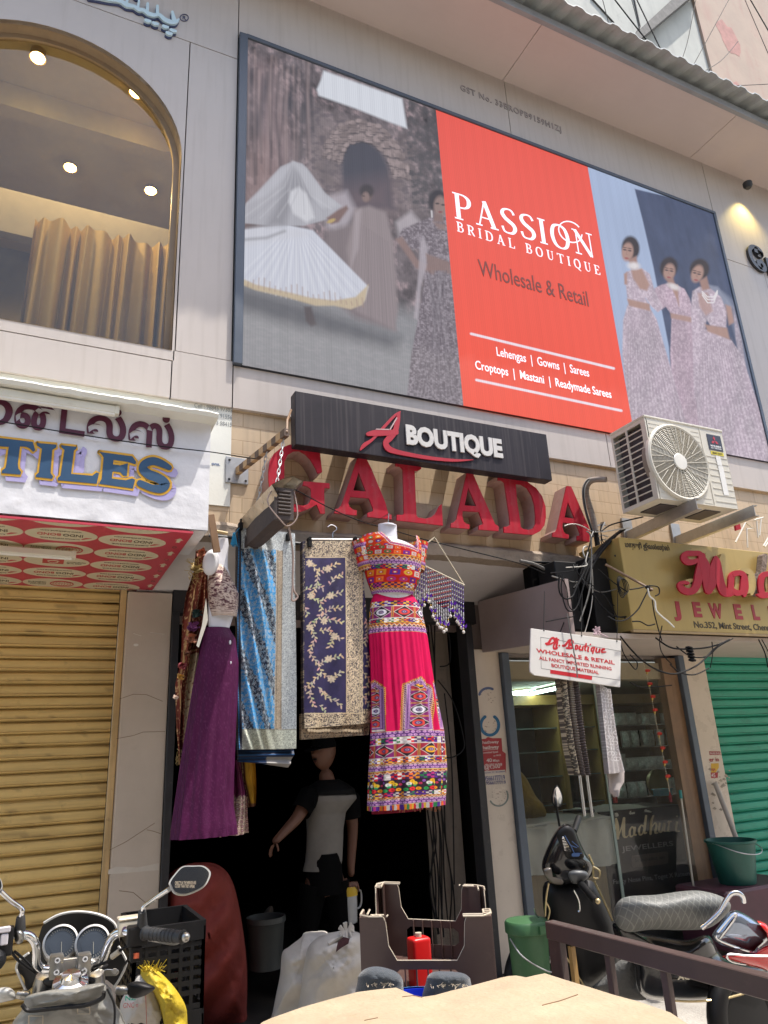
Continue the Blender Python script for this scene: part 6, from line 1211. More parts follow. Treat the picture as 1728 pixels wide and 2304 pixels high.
tubecloth('blouse', [(560,945,190),(546,958,235),(548,960,290),(556,958,350),(572,953,420),(592,946,490),(615,925,550),(632,902,600)], O6, S6, YR, 340, 260, 0.70, lambda a, v: 0.018*np.sin(7*a+v*5)*v, col_bl2, T5, CLOTH, cut=[(634,150),(634,190),(690,262),(885,290),(880,200),(880,150)])
for lab, ctr, d, in (('L', (560, 330), -1), ('R', (958, 340), 1)):
    Rm = Matrix.Rotation(0.22*d, 3, 'Y'); m = MB(); c = PY(640+ctr[0]/S6, 1150+ctr[1]/S6, YR); A = []
    for k in range(26):
        tt_ = k/25; row = []
        for i in range(48):
            a = 2*math.pi*i/48; row.append(c+Rm @ V(0.042*math.cos(a)*(1+0.05*math.sin(5*a)), 0.05*math.sin(a), 0.11-0.19*tt_))
        A.append(row)
    A = np.array(A); m.grid(A, wrap=True); Cs = np.zeros((26, 48, 3)); S_, T_ = np.meshgrid(np.arange(48)*5.0, np.arange(26)*7.0); Cs[:] = (0.55,0.03,0.02)
    for t0, t1, cell, st in ((0,24,24,'cells'),(24,44,20,'chain'),(44,76,32,'cells'),(76,96,20,'check'),(96,128,32,'cells'),(128,150,20,'chain'),(150,185,20,'zig')): band(Cs, S_, T_, t0, t1, cell, st, 3)
    m.col = Cs.reshape(-1, 3); m.build('sleeve', CLOTH, T5, smooth=True)
def col_sk(px, py, xx, a):
    C = np.zeros(px.shape+(3,)); C[:] = (0.56,0.004,0.075); C *= (0.82+0.36*fbm(px/22, py/260, 3, 3))[..., None]; s = px
    W = [(657,690,33,'check',1),(690,782,84,'diam',3),(782,808,26,'check',7),(808,838,18,'zig',3),(838,874,18,'chain',2),(1566,1612,20,'chain',1),(1612,1650,38,'check',5),(1650,1752,88,'diam',11),(1752,1782,30,'check',9),(1782,1800,18,'zig',2),(1800,1838,19,'chain',4),(1838,1862,18,'zig',1),(1862,1902,40,'check',21),(1902,1990,74,'flower',6),(1990,2020,30,'check',13),(2020,2038,16,'zig',2),(2038,2076,19,'chain',2),(2076,2120,9,'tassel',5)]
    py2 = py+4*np.sin(px/60)
    for t0, t1, cell, st, sd in W: band(C, s, py2, t0, t1, cell, st, sd)
    for poly, c0 in (([(660,1566),(648,1260),(690,1200),(752,1262),(764,1566)], 706), ([(812,1570),(808,1242),(876,1186),(942,1272),(948,1580)], 876), ([(985,1570),(972,1250),(1000,1195),(1050,1250),(1062,1570)], 1015), ([(480,1570),(470,1250),(510,1190),(560,1260),(570,1570)], 520), ([(1140,1570),(1135,1250),(1175,1190),(1220,1260),(1230,1570)], 1180)):
        d = sdpoly(px, py, poly); inn = (d < 0) & (py < 1566); q = C.copy(); band(q, py-1190, px-c0+45, 0, 90, 92, 'diam', 9); e = C.copy(); band(e, py, -d, 0, 34, 18, 'chain', 4); band(e, py, -d, 14, 34, 20, 'chain', 4); band(e, py, -d, 0, 12, 14, 'zig', 4)
        C[inn] = np.where((d < -33)[..., None], q, e)[inn]
    return C
def plsk(a, v): 
    f = np.clip((v-0.17)*3, 0.0, 1); return f*(0.035*np.sin(11*a+1.0)+0.030*np.sin(19*a+2*v))+np.clip((v-0.5)*2, 0, 1)*0.05*np.sin(7*a+0.8)-0.14*np.clip((v-0.6)*3, 0, 1)*np.exp(-((a-2.72)/0.09)**2)+0.02*np.clip((v-0.16)*8, 0, 1)*np.clip((0.75-v)*6, 0, 1)*np.sin(34*a)
tubecloth('skirt', [(640,905,590),(618,945,650),(608,975,730),(606,996,830),(608,1005,890),(616,1025,1050),(624,1050,1250),(628,1078,1400),(626,1110,1560),(618,1122,1700),(610,1128,1850),(604,1120,2000),(602,1112,2110)], O6, S6, YR, 420, 620, 0.5, plsk, col_sk, T5, CLOTH)
m = MB(); rg = random.Random(4); cols = []
m.build if False else None
tubecloth('lining', [(640,1080,1900),(625,1060,2050),(628,960,2140)], O6, S6, YR+0.02, 60, 10, 0.4, lambda a, v: 0.05*np.sin(13*a), lambda px, py, xx, a: np.zeros(px.shape+(3,))+np.array([0.20,0.012,0.03]), T5, CLOTH)
m = MB()
for k in range(46):
    x = 606+rg.uniform(0, 1)*505; p = PY(640+x/S6, 1150+2100/S6, YR-0.085+0.00035*abs(x-850)); m.tube([p, p+V(rg.uniform(-.006,.006), 0, -rg.uniform(.015,.03))], 0.0022, 4)
m.build('tassel_fringe', mat('mixed_fringe', (0.40, 0.16, 0.08), 0.6, var=0.7, scale=120), T5)
m = MB(); c = PY(640+742/S6, 1150+20/S6, YR); m.tube([PY(640+735/S6, 1150+98/S6, YR), c, c+V(0, 0.25, 0.02)], 0.0035, 6); m.build('hook', M['steel'], T5, smooth=True)

# ---- bead hanging
TB = thing('bead_hanging', 'beaded door hanging with purple butterflies and white shells next to the orange blouse', 'ornament', (2.1, -0.15, 2.4))
O3, S3 = (900, 850), 3.318; yb = -0.2; q3 = lambda x, y, Y=yb: PY(O3[0]+x/S3, O3[1]+y/S3, Y)
BEAD = mat('glass_beads', (0, 0, 0), 0.22, var=0.1, scale=50, attr=True); ROPE = mat('cream_cord', (0.55, 0.49, 0.36), 0.6, var=0.2, scale=80)
m = MB(); m.tube([q3(60,1345), q3(480,1548)], 0.006, 8); m.build('bar', ROPE, TB)
for nm, a, b in (('cord', q3(258,1192), q3(478,1546)), ('cord', q3(258,1192), q3(60,1345))):
    m = MB(); n = 34
    for k in range(n+1): p = a.lerp(b, k/n); m.ell(p, (0.0055, 0.0055, 0.0055), 6, 4)
    m.tube([a, b], 0.0018, 5); m.build(nm, ROPE, TB)
rg = random.Random(11); ends = {0:1640,1:1690,2:1650,3:1740,4:1620,5:1560,6:1600,7:1640,8:1700,9:1720,10:1770,11:1790,12:1800,13:1810,14:1800,15:1770,16:1690,17:1640,18:1700,19:1740,20:1770,21:1800,22:1820}
PUR, WHT, RDB, NVY, SLV, GLD = (0.10,0.03,0.28), (0.66,0.64,0.60), (0.42,0.03,0.05), (0.05,0.03,0.16), (0.55,0.55,0.58), (0.55,0.33,0.05)
for k in range(23):
    x = 112+16.3*k; y0 = 1345+(x-60)*0.483; y1 = ends[k]+78+rg.uniform(-12, 12); m = MB(); cs = []
    y = y0+6; j = 0; L_ = y1-y0
    m.tube([q3(x, y0), q3(x+4, y1)], 0.001, 4); cs += [SLV]*len(m.v)
    while y < y1-14:
        fr_ = (y-y0)/L_; cl = ((RDB, NVY, SLV)[(j+k) % 3] if 5 < k < 17 else (SLV, NVY, PUR)[j % 3]) if fr_ < 0.62 else (SLV if fr_ < 0.85 else (WHT, GLD)[j % 2])
        b = len(m.v); tall = 1.0 if not (0.62 <= fr_ < 0.85) else 2.4
        m.ell(q3(x+4*fr_, y), (0.0052, 0.0052, 0.0056*tall), 6, 4); cs += [cl]*(len(m.v)-b); y += 13.5*tall*0.85; j += 1
    b = len(m.v); m.ell(q3(x+4, y1), (0.011, 0.010, 0.012), 7, 5); cs += [WHT]*(len(m.v)-b)
    if k % 2 == 0 or k > 15:
        b = len(m.v); c = q3(x+2, y1-42)+V(0, -0.008, 0)
        for sx in (-1, 1): m.add([c, c+V(sx*0.02, -0.006, 0.016), c+V(sx*0.022, -0.004, 0.0), c+V(sx*0.012, -0.002, -0.014)], [(0, 1, 2, 3)])
        cs += [(0.09,0.02,0.32)]*(len(m.v)-b)
    m.col = np.array(cs); m.build('bead_strand', BEAD, TB)

# ---- fabrics hanging below the white board, wooden batten, rails
O7, S7 = (900, 1200), 3.016
def col_ruf(x, y, u, v):
    C = np.zeros(x.shape+(3,)); C[:] = (0.085,0.065,0.06); rf = 0.5+0.5*np.sin((y+6*np.sin(u*30))/3.4); put(C, rf*(u > 0.3), (0.22,0.18,0.165), 0.7); put(C, (0.30-u)*20, (0.10,0.085,0.07)); put(C, (0.3-u)*20*np.clip((fbm(x/5, y/7, 3, 2)-0.55)*9, 0, 1), (0.55,0.47,0.33), 0.9); put(C, (0.03-np.abs(u-0.62))/0.02, (0.02,0.018,0.018), 0.9); put(C, (0.02-np.abs(u-0.33))/0.02, (0.02,0.018,0.018), 0.9); put(C, (0.05-np.abs(u-0.5))/0.04*(1-v), (0.42,0.36,0.27), 0.8); return C
T6 = thing('fabric_length', 'grey brown ruffled fabric bunched below the white hanging board', 'fabric', (3.0, -0.45, 1.5))
sheet('ruffled_cloth', [(1085,985,1215,1005),(1105,1200,1235,1210),(1140,1450,1265,1460),(1180,1640,1292,1642)], O7, S7, -0.46, 80, 260, lambda u, v: 0.02*np.sin(u*20)+0.006*np.sin(v*260+u*9)*(u > 0.3), col_ruf, T6, CLOTH, 0.05)
def col_seq(x, y, u, v):
    C = np.zeros(x.shape+(3,)); C[:] = (0.46,0.42,0.42); C *= (0.85+0.25*fbm(x/30, y/60, 4, 3))[..., None]
    j = np.floor(y/36); i = np.floor((x+(j % 2)*19)/38); a = (x+(j % 2)*19)-(i+.5)*38; b = y-(j+.5)*36; r_ = np.hypot(a, b); lim = (v < 0.84); put(C, (4-np.abs(r_-12))/2*lim*(fbm(x/4, y/4, 5, 2) > 0.42), (0.74,0.72,0.72), 0.95); put(C, (4-r_)/2*lim, (0.26,0.235,0.24), 0.6); return C
T7 = thing('fabric_length', 'pale grey sequinned fabric hanging right of the ruffled cloth', 'fabric', (3.4, -0.45, 1.4))
sheet('sequin_cloth', [(1335,1030,1448,1055),(1352,1200,1468,1210),(1378,1450,1505,1460),(1396,1632,1546,1622)], O7, S7, -0.44, 120, 300, lambda u, v: 0.03*np.cos(u*3.1)*-1+0.006*np.sin(u*18), col_seq, T7, ZARI, 0.03)
sheet('lining', [(1410,1620,1532,1618),(1420,1700,1532,1690),(1425,1755,1500,1730),(1462,1792,1474,1785)], O7, S7, -0.42, 30, 30, lambda u, v: 0.02*np.sin(u*7), lambda x, y, u, v: np.zeros(x.shape+(3,))+np.array([0.42,0.37,0.35]), T7, CLOTH, 0.01)
m = MB(); m.beam(PY(474, 1158, -0.38), PY(488, 1243, -0.38), 0.038, 0.018, (0, 1, 0)); tag(m.build('wooden_batten', M['wood_brown'], bev=0.002), 'short brown wooden batten hanging over the white torso of the purple outfit', 'batten')
m = MB(); m.tube([PY(470, 1205, -0.2), PY(960, 1248, -0.2)], 0.010, 8); tag(m.build('hanging_rail', M['black_metal'], smooth=True), 'thin dark rail behind the saris from which garments hang', 'rail')
m = MB(); m.tube([PY(487, 1195, -0.30), PY(512, 1200, -0.30)], 0.009, 8); tag(m.build('bamboo_peg', mat('bamboo', (0.50, 0.36, 0.16), 0.5)), 'stub of bamboo poking out beside the wooden batten', 'peg')

# ================================================================ hanging lamp, its striped arm and chains
FA = thing('wall_bracket', 'striped wooden arm on a steel wall plate holding the old lamp', 'bracket', (1.07, 0.02, 3.31))
m = MB(); m.box((1.0, 0.012, 3.225), (1.145, 0.03, 3.40)); m.build('wall_plate', M['galv'], FA, bev=0.002)
m = MB()
for dx, dz in ((-.05,-.065),(.055,-.065),(-.05,.065),(.055,.065)): m.ell((1.0725+dx, 0.010, 3.3125+dz), (0.008, 0.006, 0.008), 8, 6)
m.build('bolt', M['black_metal'], FA)
a, b = V(1.075, 0.01, 3.305), V(1.19, -0.62, 3.315); m = MB(); n = 12
for k in range(n):
    p, q = a.lerp(b, k/n), a.lerp(b, (k+1)/n); m.mat(k % 2); m.beam(p, q, 0.03, 0.045)
m.build('arm', [mat('tan_arm_stripe', (0.42, 0.27, 0.14), 0.6, var=0.2), mat('dark_arm_stripe', (0.10, 0.06, 0.04), 0.6, var=0.2)], FA)
m = MB(); m.tube([b, b+V(0.02, 0.05, 0.1), V(1.37, -0.17, 3.70)], 0.007, 6); m.build('stay', M['wood_brown'], FA)
MBK_ = mat('flap_shade_black', (0.012, 0.011, 0.011), 0.6)  # black on the hood flap puts its shade into the colour
HL = thing('hanging_lamp', 'old dark ribbed flood lamp hung on chains under a creased metal hood', 'lamp', (1.1, -0.5, 2.73))
DKM = mat('dusty_dark_casting', (0.055, 0.04, 0.036), 0.6, var=0.35, scale=12, spots=0.5, scol=(0.15, 0.11, 0.085))
n0, n1 = V(1.115, -0.78, 2.82), V(1.105, -0.26, 2.82); ux, uz = V(1, 0, 0.0), V(0, 0, 1)
m = MB(); A = []
for k in range(61):
    t_ = k/60; p = n0.lerp(n1, t_); w_ = 0.042+0.004*(k % 2); h_ = 0.078+0.003*(k % 2); A.append([p+ux*(w_*sx)+uz*(h_*sz+0.0) for sx, sz in ((-1,-1),(-0.2,-1.12),(1,-1),(1.06,0),(1,1),(-1,1),(-1.0,0.4),(-1.0,-0.4))])
m.grid(np.array([[tuple(q) for q in r_] for r_ in A])[:, ::-1], wrap=True); m.build('ribbed_housing', DKM, HL)
m = MB()
for e, d in ((n0, -1), (n1, 1)):
    m.box(e+V(-0.05, min(0, d*0.018), -0.09), e+V(0.052, max(0, d*0.018), 0.088))
    for k in range(7): m.box(e+V(-0.035, d*0.018, -0.06+0.02*k), e+V(0.036, d*0.026, -0.05+0.02*k))
m.build('end_cover', DKM, HL, bev=0.003)
m = MB(); A = []
rg = random.Random(8)
for k in range(9):
    t_ = k/8; p = n0.lerp(n1, t_*1.16-0.08); A.append([tuple(p+V(x, rg.uniform(-.006,.006), z+rg.uniform(-.006,.006))) for x, z in ((-0.045,0.028),(-0.075,0.085),(-0.02,0.128),(0.045,0.155),(0.09,0.13))])
A = np.array(A); m.grid(A); B = A.copy(); B[..., 2] -= 0.004; m.grid(B[::-1]); m.build('hood', mat('creased_bright_sheet', (0.66, 0.55, 0.40), 0.3, metal=0.55, var=0.3, scale=14, spots=0.5, scol=(0.45, 0.25, 0.06), bump=0.5, bscale=18), HL); m = MB(); m.grid(np.array(A)[:, :2]*1.0+np.array([0.004, 0, 0])); m.build('hood_flap', MBK_, HL)
for p, q in ((b+V(-0.005, 0.04, -0.02), n0+V(0, 0.12, 0.135)), (a.lerp(b, 0.62)+V(0, 0, -0.02), n1+V(0.0, -0.06, 0.13))):
    m = MB(); n = 11
    for k in range(n):
        c = p.lerp(q, (k+0.5)/n); L_ = (q-p).length/n*0.72; d = (q-p).normalized(); s_ = V(1, 0, 0) if k % 2 else V(0, 1, 0); m.tube([c+d*L_*math.cos(t_)+s_*0.008*math.sin(t_) for t_ in [2*math.pi*i/10 for i in range(11)]], 0.0026, 5, cap=False)
    m.build('chain', M['galv'], HL)
m = MB(); m.tube(catmull([n0+V(-0.05, 0.0, 0.09), n0+V(-0.09, -0.02, 0.0), n0+V(-0.03, -0.03, -0.09), n0+V(0.02, -0.02, -0.12), n0+V(0.07, -0.02, -0.06), n0+V(0.06, 0, 0.08)], 6), 0.0036, 6)
m.tube(catmull([n0+V(0.03, 0, -0.12), n0+V(0.06, 0.03, -0.25), n0+V(0.065, 0.05, -0.42), n0+V(0.09, 0.05, -0.47), n0+V(0.06, 0.05, -0.49), n0+V(0.065, 0.05, -0.40)], 6), 0.005, 6); m.build('flex', mat('dusty_pink_flex', (0.33, 0.25, 0.22), 0.5, var=0.2), HL, smooth=True)

# ================================================================ generic soft solids traced at their own distance
def blob(outline, t, front, back, mt, name, parent, nr=10, noise=0.0, nf=9.0, seed=1, col=None, k=4, smoothout=True, power=0.5, creases=None):
    """closed cushion-like solid; outline in survey pixels, t = distance along the view axis, front/back = bulge in metres"""
    pts = [Vector((p[0], p[1], 0)) for p in outline]
    if smoothout: pts = catmull(pts, k, closed=True)
    n = len(pts); c = sum(pts, Vector())/n; m = MB(); vs = []; fs = []; cols = []
    cx = np.array([p.x for p in pts]); cy = np.array([p.y for p in pts])
    def layer(sgn, amp):
        out = []
        for r_ in np.linspace(1, 0, nr+1)[:-1] if sgn < 0 else np.linspace(1, 0, nr+1)[1:-1]:
            px = c.x+(cx-c.x)*r_; py = c.y+(cy-c.y)*r_; d = amp*(1-r_**2)**power
            nz = noise*(fbm(px/1728*nf*4, py/1728*nf*4, seed, 4)-0.5)*2*(1-r_**6)
            if creases: nz = nz+creases(px, py)*(1-r_**4)
            out.append((px, py, t+sgn*d+nz))
        return out
    L1 = layer(-1, front); L2 = layer(1, back)
    def put_(L_):
        b = len(vs)
        for px, py, tt in L_:
            for i in range(n): vs.append(PT(px[i], py[i], tt[i] if hasattr(tt, '__len__') else tt)); cols.append((px[i], py[i]))
        return b
    b1 = put_(L1); cf = len(vs); vs.append(PT(c.x, c.y, t-front)); cols.append((c.x, c.y))
    for j in range(len(L1)-1):
        for i in range(n): fs.append((b1+j*n+i, b1+(j+1)*n+i, b1+(j+1)*n+(i+1) % n, b1+j*n+(i+1) % n))
    for i in range(n): fs.append((b1+(len(L1)-1)*n+i, cf, b1+(len(L1)-1)*n+(i+1) % n))
    b2 = put_(L2); cb = len(vs); vs.append(PT(c.x, c.y, t+back)); cols.append((c.x, c.y))
    for i in range(n): fs.append((b1+(i+1) % n, b2+(i+1) % n, b2+i, b1+i))
    for j in range(len(L2)-1):
        for i in range(n): fs.append((b2+j*n+(i+1) % n, b2+(j+1)*n+(i+1) % n, b2+(j+1)*n+i, b2+j*n+i))
    for i in range(n): fs.append((b2+(len(L2)-1)*n+(i+1) % n, cb, b2+(len(L2)-1)*n+i))
    m.add(vs, fs)
    if col is not None:
        a = np.array(cols); m.col = np.clip(col(a[:, 0], a[:, 1]), 0, 1)
    return m.build(name, mt, parent, smooth=True, ang=60)
def cr(s, off): return lambda pts: [(off[0]+p[0]/s, off[1]+p[1]/s) for p in pts]
def ptube(pts, r, n=7, k=4): return [PT(*p) for p in pts]

# ================================================================ buildings behind the roof edge
XB = PY(1580, 95, 9.0).x
for nm, lab, pl, colr in (('apartment_building', 'tall grey white building with peeling plaster behind the roof edge', (1.0, XB-0.005), (0.50, 0.50, 0.46)), ('apartment_building', 'tall pinkish beige building wall at the top right corner', (XB+0.005, 60.0), (0.47, 0.36, 0.29))):
    t = thing(nm, lab, 'building', ((pl[0]+pl[1])/2, 11, 0))
    m = MB(); m.box((pl[0], 9.0 if pl[0] < 5 else 8.9, 0.0), (pl[1], 14, 48)); m.build('wall', mat('peeling_wall_%d' % pl[0], colr, 0.9, var=0.13, scale=0.55, spots=0.4, streak=0.35, hscale=(1.5, 1.5, 0.35), scol=(0.30, 0.30, 0.29) if pl[0] < 5 else (0.42, 0.22, 0.19), bump=0.25, bscale=4), t)
    if pl[0] < 5:
        a, b, c, d = PY(1560, -6, 8.95), PY(1522, -6, 8.95), PY(1408, 100, 8.95), PY(1424, 108, 8.95); m = MB(); m.prism([a, b, c, d], (0, -0.4, 0)); m.build('stair_slab', mat('dark_weathered_slab', (0.20, 0.19, 0.18), 0.9, var=0.3, spots=0.4), t)
        m = MB()
        for pp in ([(1425,-10),(1440,60),(1416,100)], [(1330,-5),(1380,50),(1400,90)]): m.tube([PY(*q, 8.97) for q in pp], 0.03, 5)
        m.build('crack', M['darkgap'], t)
    else:
        for (x, y), rx, ry in (((1640,88),0.6,0.9),((1668,215),0.5,0.6)):
            m = MB(); c = PY(x, y, 8.9); rg = random.Random(int(x)); m.prism([c+V(rx*math.cos(a)*rg.uniform(.7,1.2), -0.002, ry*math.sin(a)*rg.uniform(.7,1.2)) for a in [2*math.pi*k/14 for k in range(14)]], (0, -0.003, 0)); m.build('paint_patch', mat('faded_red_patch', (0.48, 0.25, 0.22), 0.9, var=0.25, scale=3), t)
fc3 = cr(2.37, (1028, 0))
OW = [[(775,-10),(835,225)], [(955,-10),(1145,385)], [(1275,-10),(1228,230),(1172,390)], [(1455,-10),(1222,420)], [(1560,-10),(1670,180)], [(1532,-10),(1670,310)], [(1205,478),(1400,462),(1670,448)], [(835,-10),(960,150),(1120,350)], [(1240,420),(1400,330),(1500,220)], [(930,-10),(975,160)]]
OL = ['leftmost thin wire slanting across the peeling wall', 'thick black wire running down to the roof edge from the top', 'gently curved wire crossing the pale corner strip', 'long taut wire leaning right over the corner strip', 'thick wire at the far top right corner', 'wire slanting down to the right edge beside the pink patch', 'nearly level wire low across the pink beige wall', 'thin wire meeting the thick black wire near the roof', 'loose wire rising toward the upper pink patch', 'short fine wire between the two left wires']
for pp, lab in zip(OW, OL):
    m = MB(); m.tube(catmull([PY(*q, 1.2) for q in fc3(pp)], 6), 0.010 if 'thick' in lab else 0.006, 5)
    tag(m.build('overhead_wire', M['cable'], smooth=True), lab, 'wire', 'overhead wires before the tall buildings')

# ================================================================ jewellery shop inside
TU = emat('lit_tube', (0.70, 1.0, 0.95), 11.0)
for lab, a, b in (('lit fluorescent tube running into the jewellery shop ceiling', (5.43, 3.58, 2.20), (5.17, 2.18, 2.20)), ('short lit panel light above the fluorescent tube in the shop', (5.22, 3.4, 2.235), (5.42, 2.9, 2.235))):
    t = thing('tube_light', lab, 'lamp', a); m = MB(); m.beam(a, b, 0.05 if 'tube' in lab[:20] else 0.2, 0.02); m.build('housing', FL, t)
    m = MB(); a2, b2 = Vector(a)-V(0, 0, 0.02), Vector(b)-V(0, 0, 0.02)
    if 'panel' in lab: m.beam(a2, b2, 0.18, 0.012)
    else: m.tube([a2, b2], 0.016, 10); m.tube([a2+V(0.05, 0, 0), b2+V(0.05, 0, 0)], 0.016, 10)
    m.build('lit_tube', TU, t)
WD = mat('honey_wood', (0.32, 0.19, 0.06), 0.45, var=0.2, streak=0.3, scol=(0.18, 0.1, 0.03))
DG = mat('dark_green_cabinet_glass', (0.022, 0.033, 0.03), 0.5, var=0.4, scale=8, spots=0.4, scol=(0.09, 0.12, 0.11), spec=0.15)
CB = thing('display_cabinet', 'tall glass display cabinets along the back of the jewellery shop', 'cabinet', (6, 3.4, 0.1))
m = MB(); m.box((4.6, 3.42, 0.1), (9.7, 3.46, 2.15)); m.build('back_panel', DG, CB)
for x in (4.75, 5.68, 6.25, 7.5, 8.7):
    m = MB(); m.box((x, 2.95, 0.1), (x+0.07, 3.42, 2.15)); m.build('upright', WD, CB)
m = MB(); m.box((4.6, 2.93, 2.05), (9.7, 3.42, 2.16)); m.build('top_rail', WD, CB)
for z in (0.95, 1.25, 1.52, 1.78):
    m = MB(); m.box((4.62, 2.98, z), (9.68, 3.41, z+0.014)); m.build('shelf', mat('glass_shelf', (0.10, 0.13, 0.12), 0.15), CB)
PK1 = mat('crinkled_plastic_packet', (0.80, 0.80, 0.76), 0.15, var=0.5, scale=22, spots=0.85, scol=(0.10, 0.10, 0.09), bump=0.7, bscale=45, spec=0.8)
rg = random.Random(21); pk = None
SL = {0.95: 'lowest', 1.25: 'second', 1.52: 'third', 1.78: 'top'}
for z in (0.95, 1.25, 1.52, 1.78):
    x = 6.32
    while x < 8.9:
        w_, h_ = rg.uniform(0.11, 0.22), rg.uniform(0.09, 0.20)
        A = []
        if pk is None or rg.random() < 0.4:
            m = MB(); nn = 12; gx, gz = np.meshgrid(np.linspace(-0.5, 0.5, nn), np.linspace(0, 1, nn)); dy = -0.05*np.cos(gx*2.9)*np.sin(gz*2.9+0.15)+0.02*(fbm(gx*6, gz*6, rg.randint(0, 99), 3)-0.5)
            m.grid(np.stack([gx*w_, dy, gz*h_], -1)); m.grid(np.stack([gx*w_, 0*dy+0.03, gz*h_], -1)[::-1]); pk = m.build('plastic_packet', PK1, smooth=True); o = pk; bz = Vector(o.location)
        else: o = pk.copy(); COL.objects.link(o)
        tag(o, 'clear plastic packet on the %s glass shelf of the jewellery shop' % SL[z], 'packet', 'plastic packets on the %s shelf' % SL[z]); o.location = (x+w_/2, 2.99+rg.uniform(0, 0.06), z+0.014); x += w_*rg.uniform(0.7, 1.1)
m = MB(); nc = PY(1475, 1762, 1.6); m.lathe([(0.001, 0), (0.12, 0.0), (0.13, 0.015), (0.13, 0.05), (0.1, 0.06), (0.001, 0.06)], nc, (0, -1, 0), 28); tag(m.build('round_box', mat('gold_round_lid', (0.24, 0.19, 0.07), 0.4, metal=0.3), smooth=True), 'round golden box standing behind the counter near the flower garland', 'box')
CO = thing('shop_counter', 'dark counter reading Madhuri Jewellers in faded gold behind the glass', 'counter', (5.0, 1.2, 0.1))
m = MB(); m.box((4.54, 1.10, 0.1), (5.50, 1.6, 1.02)); m.build('front_panel', mat('black_counter', (0.022, 0.018, 0.022), 0.35, var=0.2), CO, bev=0.004)
fm = pyfn(1.099, (1320, 1780), 5.99); GP = mat('faded_gold_print', (0.72, 0.58, 0.36), 0.5, var=0.2)
m = MB(); MJ = [[(310,625,22),(325,650,24),(360,620,16),(385,500,18),(400,370,20)], [(395,370,26),(415,480,44),(420,640,34)], [(420,640,14),(470,480,16),(500,360,24)], [(505,360,28),(495,480,46),(500,600,38),(535,620,18),(565,590,10)],
 [(640,510,28),(610,480,16),(580,540,28),(590,610,26),(630,590,16),(650,500,26)], [(650,490,30),(640,580,30),(670,590,16)], [(770,480,26),(735,460,16),(705,520,28),(715,585,26),(755,565,16),(785,440,20)], [(800,330,28),(785,450,32),(775,560,30),(810,560,14)],
 [(900,330,24),(870,420,32),(860,580,30)], [(865,500,14),(920,430,18),(940,470,28),(925,560,28),(960,560,14)], [(985,430,28),(975,530,30),(1010,545,20),(1045,430,28),(1040,530,26),(1075,540,12)], [(1095,420,22),(1110,410,20),(1095,540,26)], [(1108,455,10),(1128,408,14),(1142,412,18)], [(1098,540,10),(1125,548,8)], [(1215,415,28),(1205,530,28),(1250,540,12)], [(1215,340,26),(1217,341,26)]]
[ribbon(m, s_, 0.001+0.0003*(k % 4), fm, 0.0) for k, s_ in enumerate(MJ)]
tz = lambda s_, a, b, h, bd=0.01: text_mb(s_, fm(*a, 0), fm(*b, 0), V(0, 0, (fm(a[0], a[1]-h, 0)-fm(*a, 0)).z), 0.001, bd, mb=m)
m.build('lettering', GP, CO); m = MB(); tz('JEWELLERS', (475, 815), (1168, 735), 72); tz('Fancy Nose Pins, Toget X Rateen', (360, 1255), (1390, 1135), 66); m.build('lettering', mat('dim_grey_print', (0.27, 0.255, 0.26), 0.5), CO)
m = MB(); m.prism([fm(x, y, 0.0) for x, y in ((615,870),(1080,815),(1098,840),(1098,960),(1080,980),(630,1035),(608,1010),(605,890))], (0, -0.002, 0)); m.build('badge', mat('dim_brown_badge', (0.115, 0.085, 0.075), 0.5), CO)
m = MB(); text_mb('Specialist in:', fm(655, 955, 0.0025), fm(1050, 910, 0.0025), V(0, 0, 0.028), 0.001, 0.01, mb=m); m.build('lettering', mat('black_counter_print', (0.03, 0.025, 0.03), 0.5), CO)
# cloth-covered counter at the left and cloth on the top
def clothbox(label, x0, x1, y0, y1, z0, z1, seed, cl):
    nu, nv = 60, 40; prof = [(0, 0, z0), (0.0, 0.0, z1-0.06), (0.1, 0.02, z1-0.01), (0.5, 0.25, z1+0.01), (1.0, 0.5, z1), (1, 1, z1-0.02)]
    u = np.linspace(0, 1, nu); A = []
    for k in range(nv):
        q = k/(nv-1)*(len(prof)-1); i = min(int(q), len(prof)-2); f = q-i; p = [prof[i][j]*(1-f)+prof[i+1][j]*f for j in range(3)]
        x = x0+(x1-x0)*u; nz = fbm(u*7, np.full_like(u, k*0.12), seed, 4)-0.5; y = y0+(y1-y0)*p[1]-0.03*np.sin(u*23+nz*5)*(p[2] < z1-0.03)+0.03*nz; z = p[2]+0.05*nz*(p[2] > z1-0.1); A.append(np.stack([x, y, z], -1))
    m = MB(); m.grid(np.array(A)); return tag(m.build('cloth_cover', mat('draped_cloth', cl, 0.8, var=0.12, scale=4, bump=0.2, bscale=12), smooth=True), label, 'cloth')
clothbox('rumpled white cloth draped over the shop counter on the left', 3.5, 4.62, 1.02, 1.9, 0.62, 1.0, 3, (0.50, 0.48, 0.43))
clothbox('white paper sheet spread on top of the dark jewellers counter', 4.5, 5.15, 1.12, 1.7, 1.0, 1.035, 8, (0.60, 0.58, 0.52))
m = MB(); m.box((3.5, 1.06, 0.1), (4.5, 1.9, 0.62)); tag(m.build('carton', mat('brown_carton', (0.22, 0.15, 0.07), 0.7, var=0.3, streak=0.4), bev=0.01), 'brown carton under the rumpled white cloth in the shop', 'carton')
t_ = 6.3; blob([(1150,1730),(1180,1745),(1205,1790),(1225,1815),(1222,1840),(1150,1840)], t_, 0.12, 0.12, mat('mustard_cloth', (0.24, 0.16, 0.02), 0.8, var=0.3, scale=12, bump=0.4), 'mustard_cloth', None); tag(bpy.data.objects['mustard_cloth'], 'crumpled mustard yellow cloth behind the glass beside the marble pillar', 'cloth')
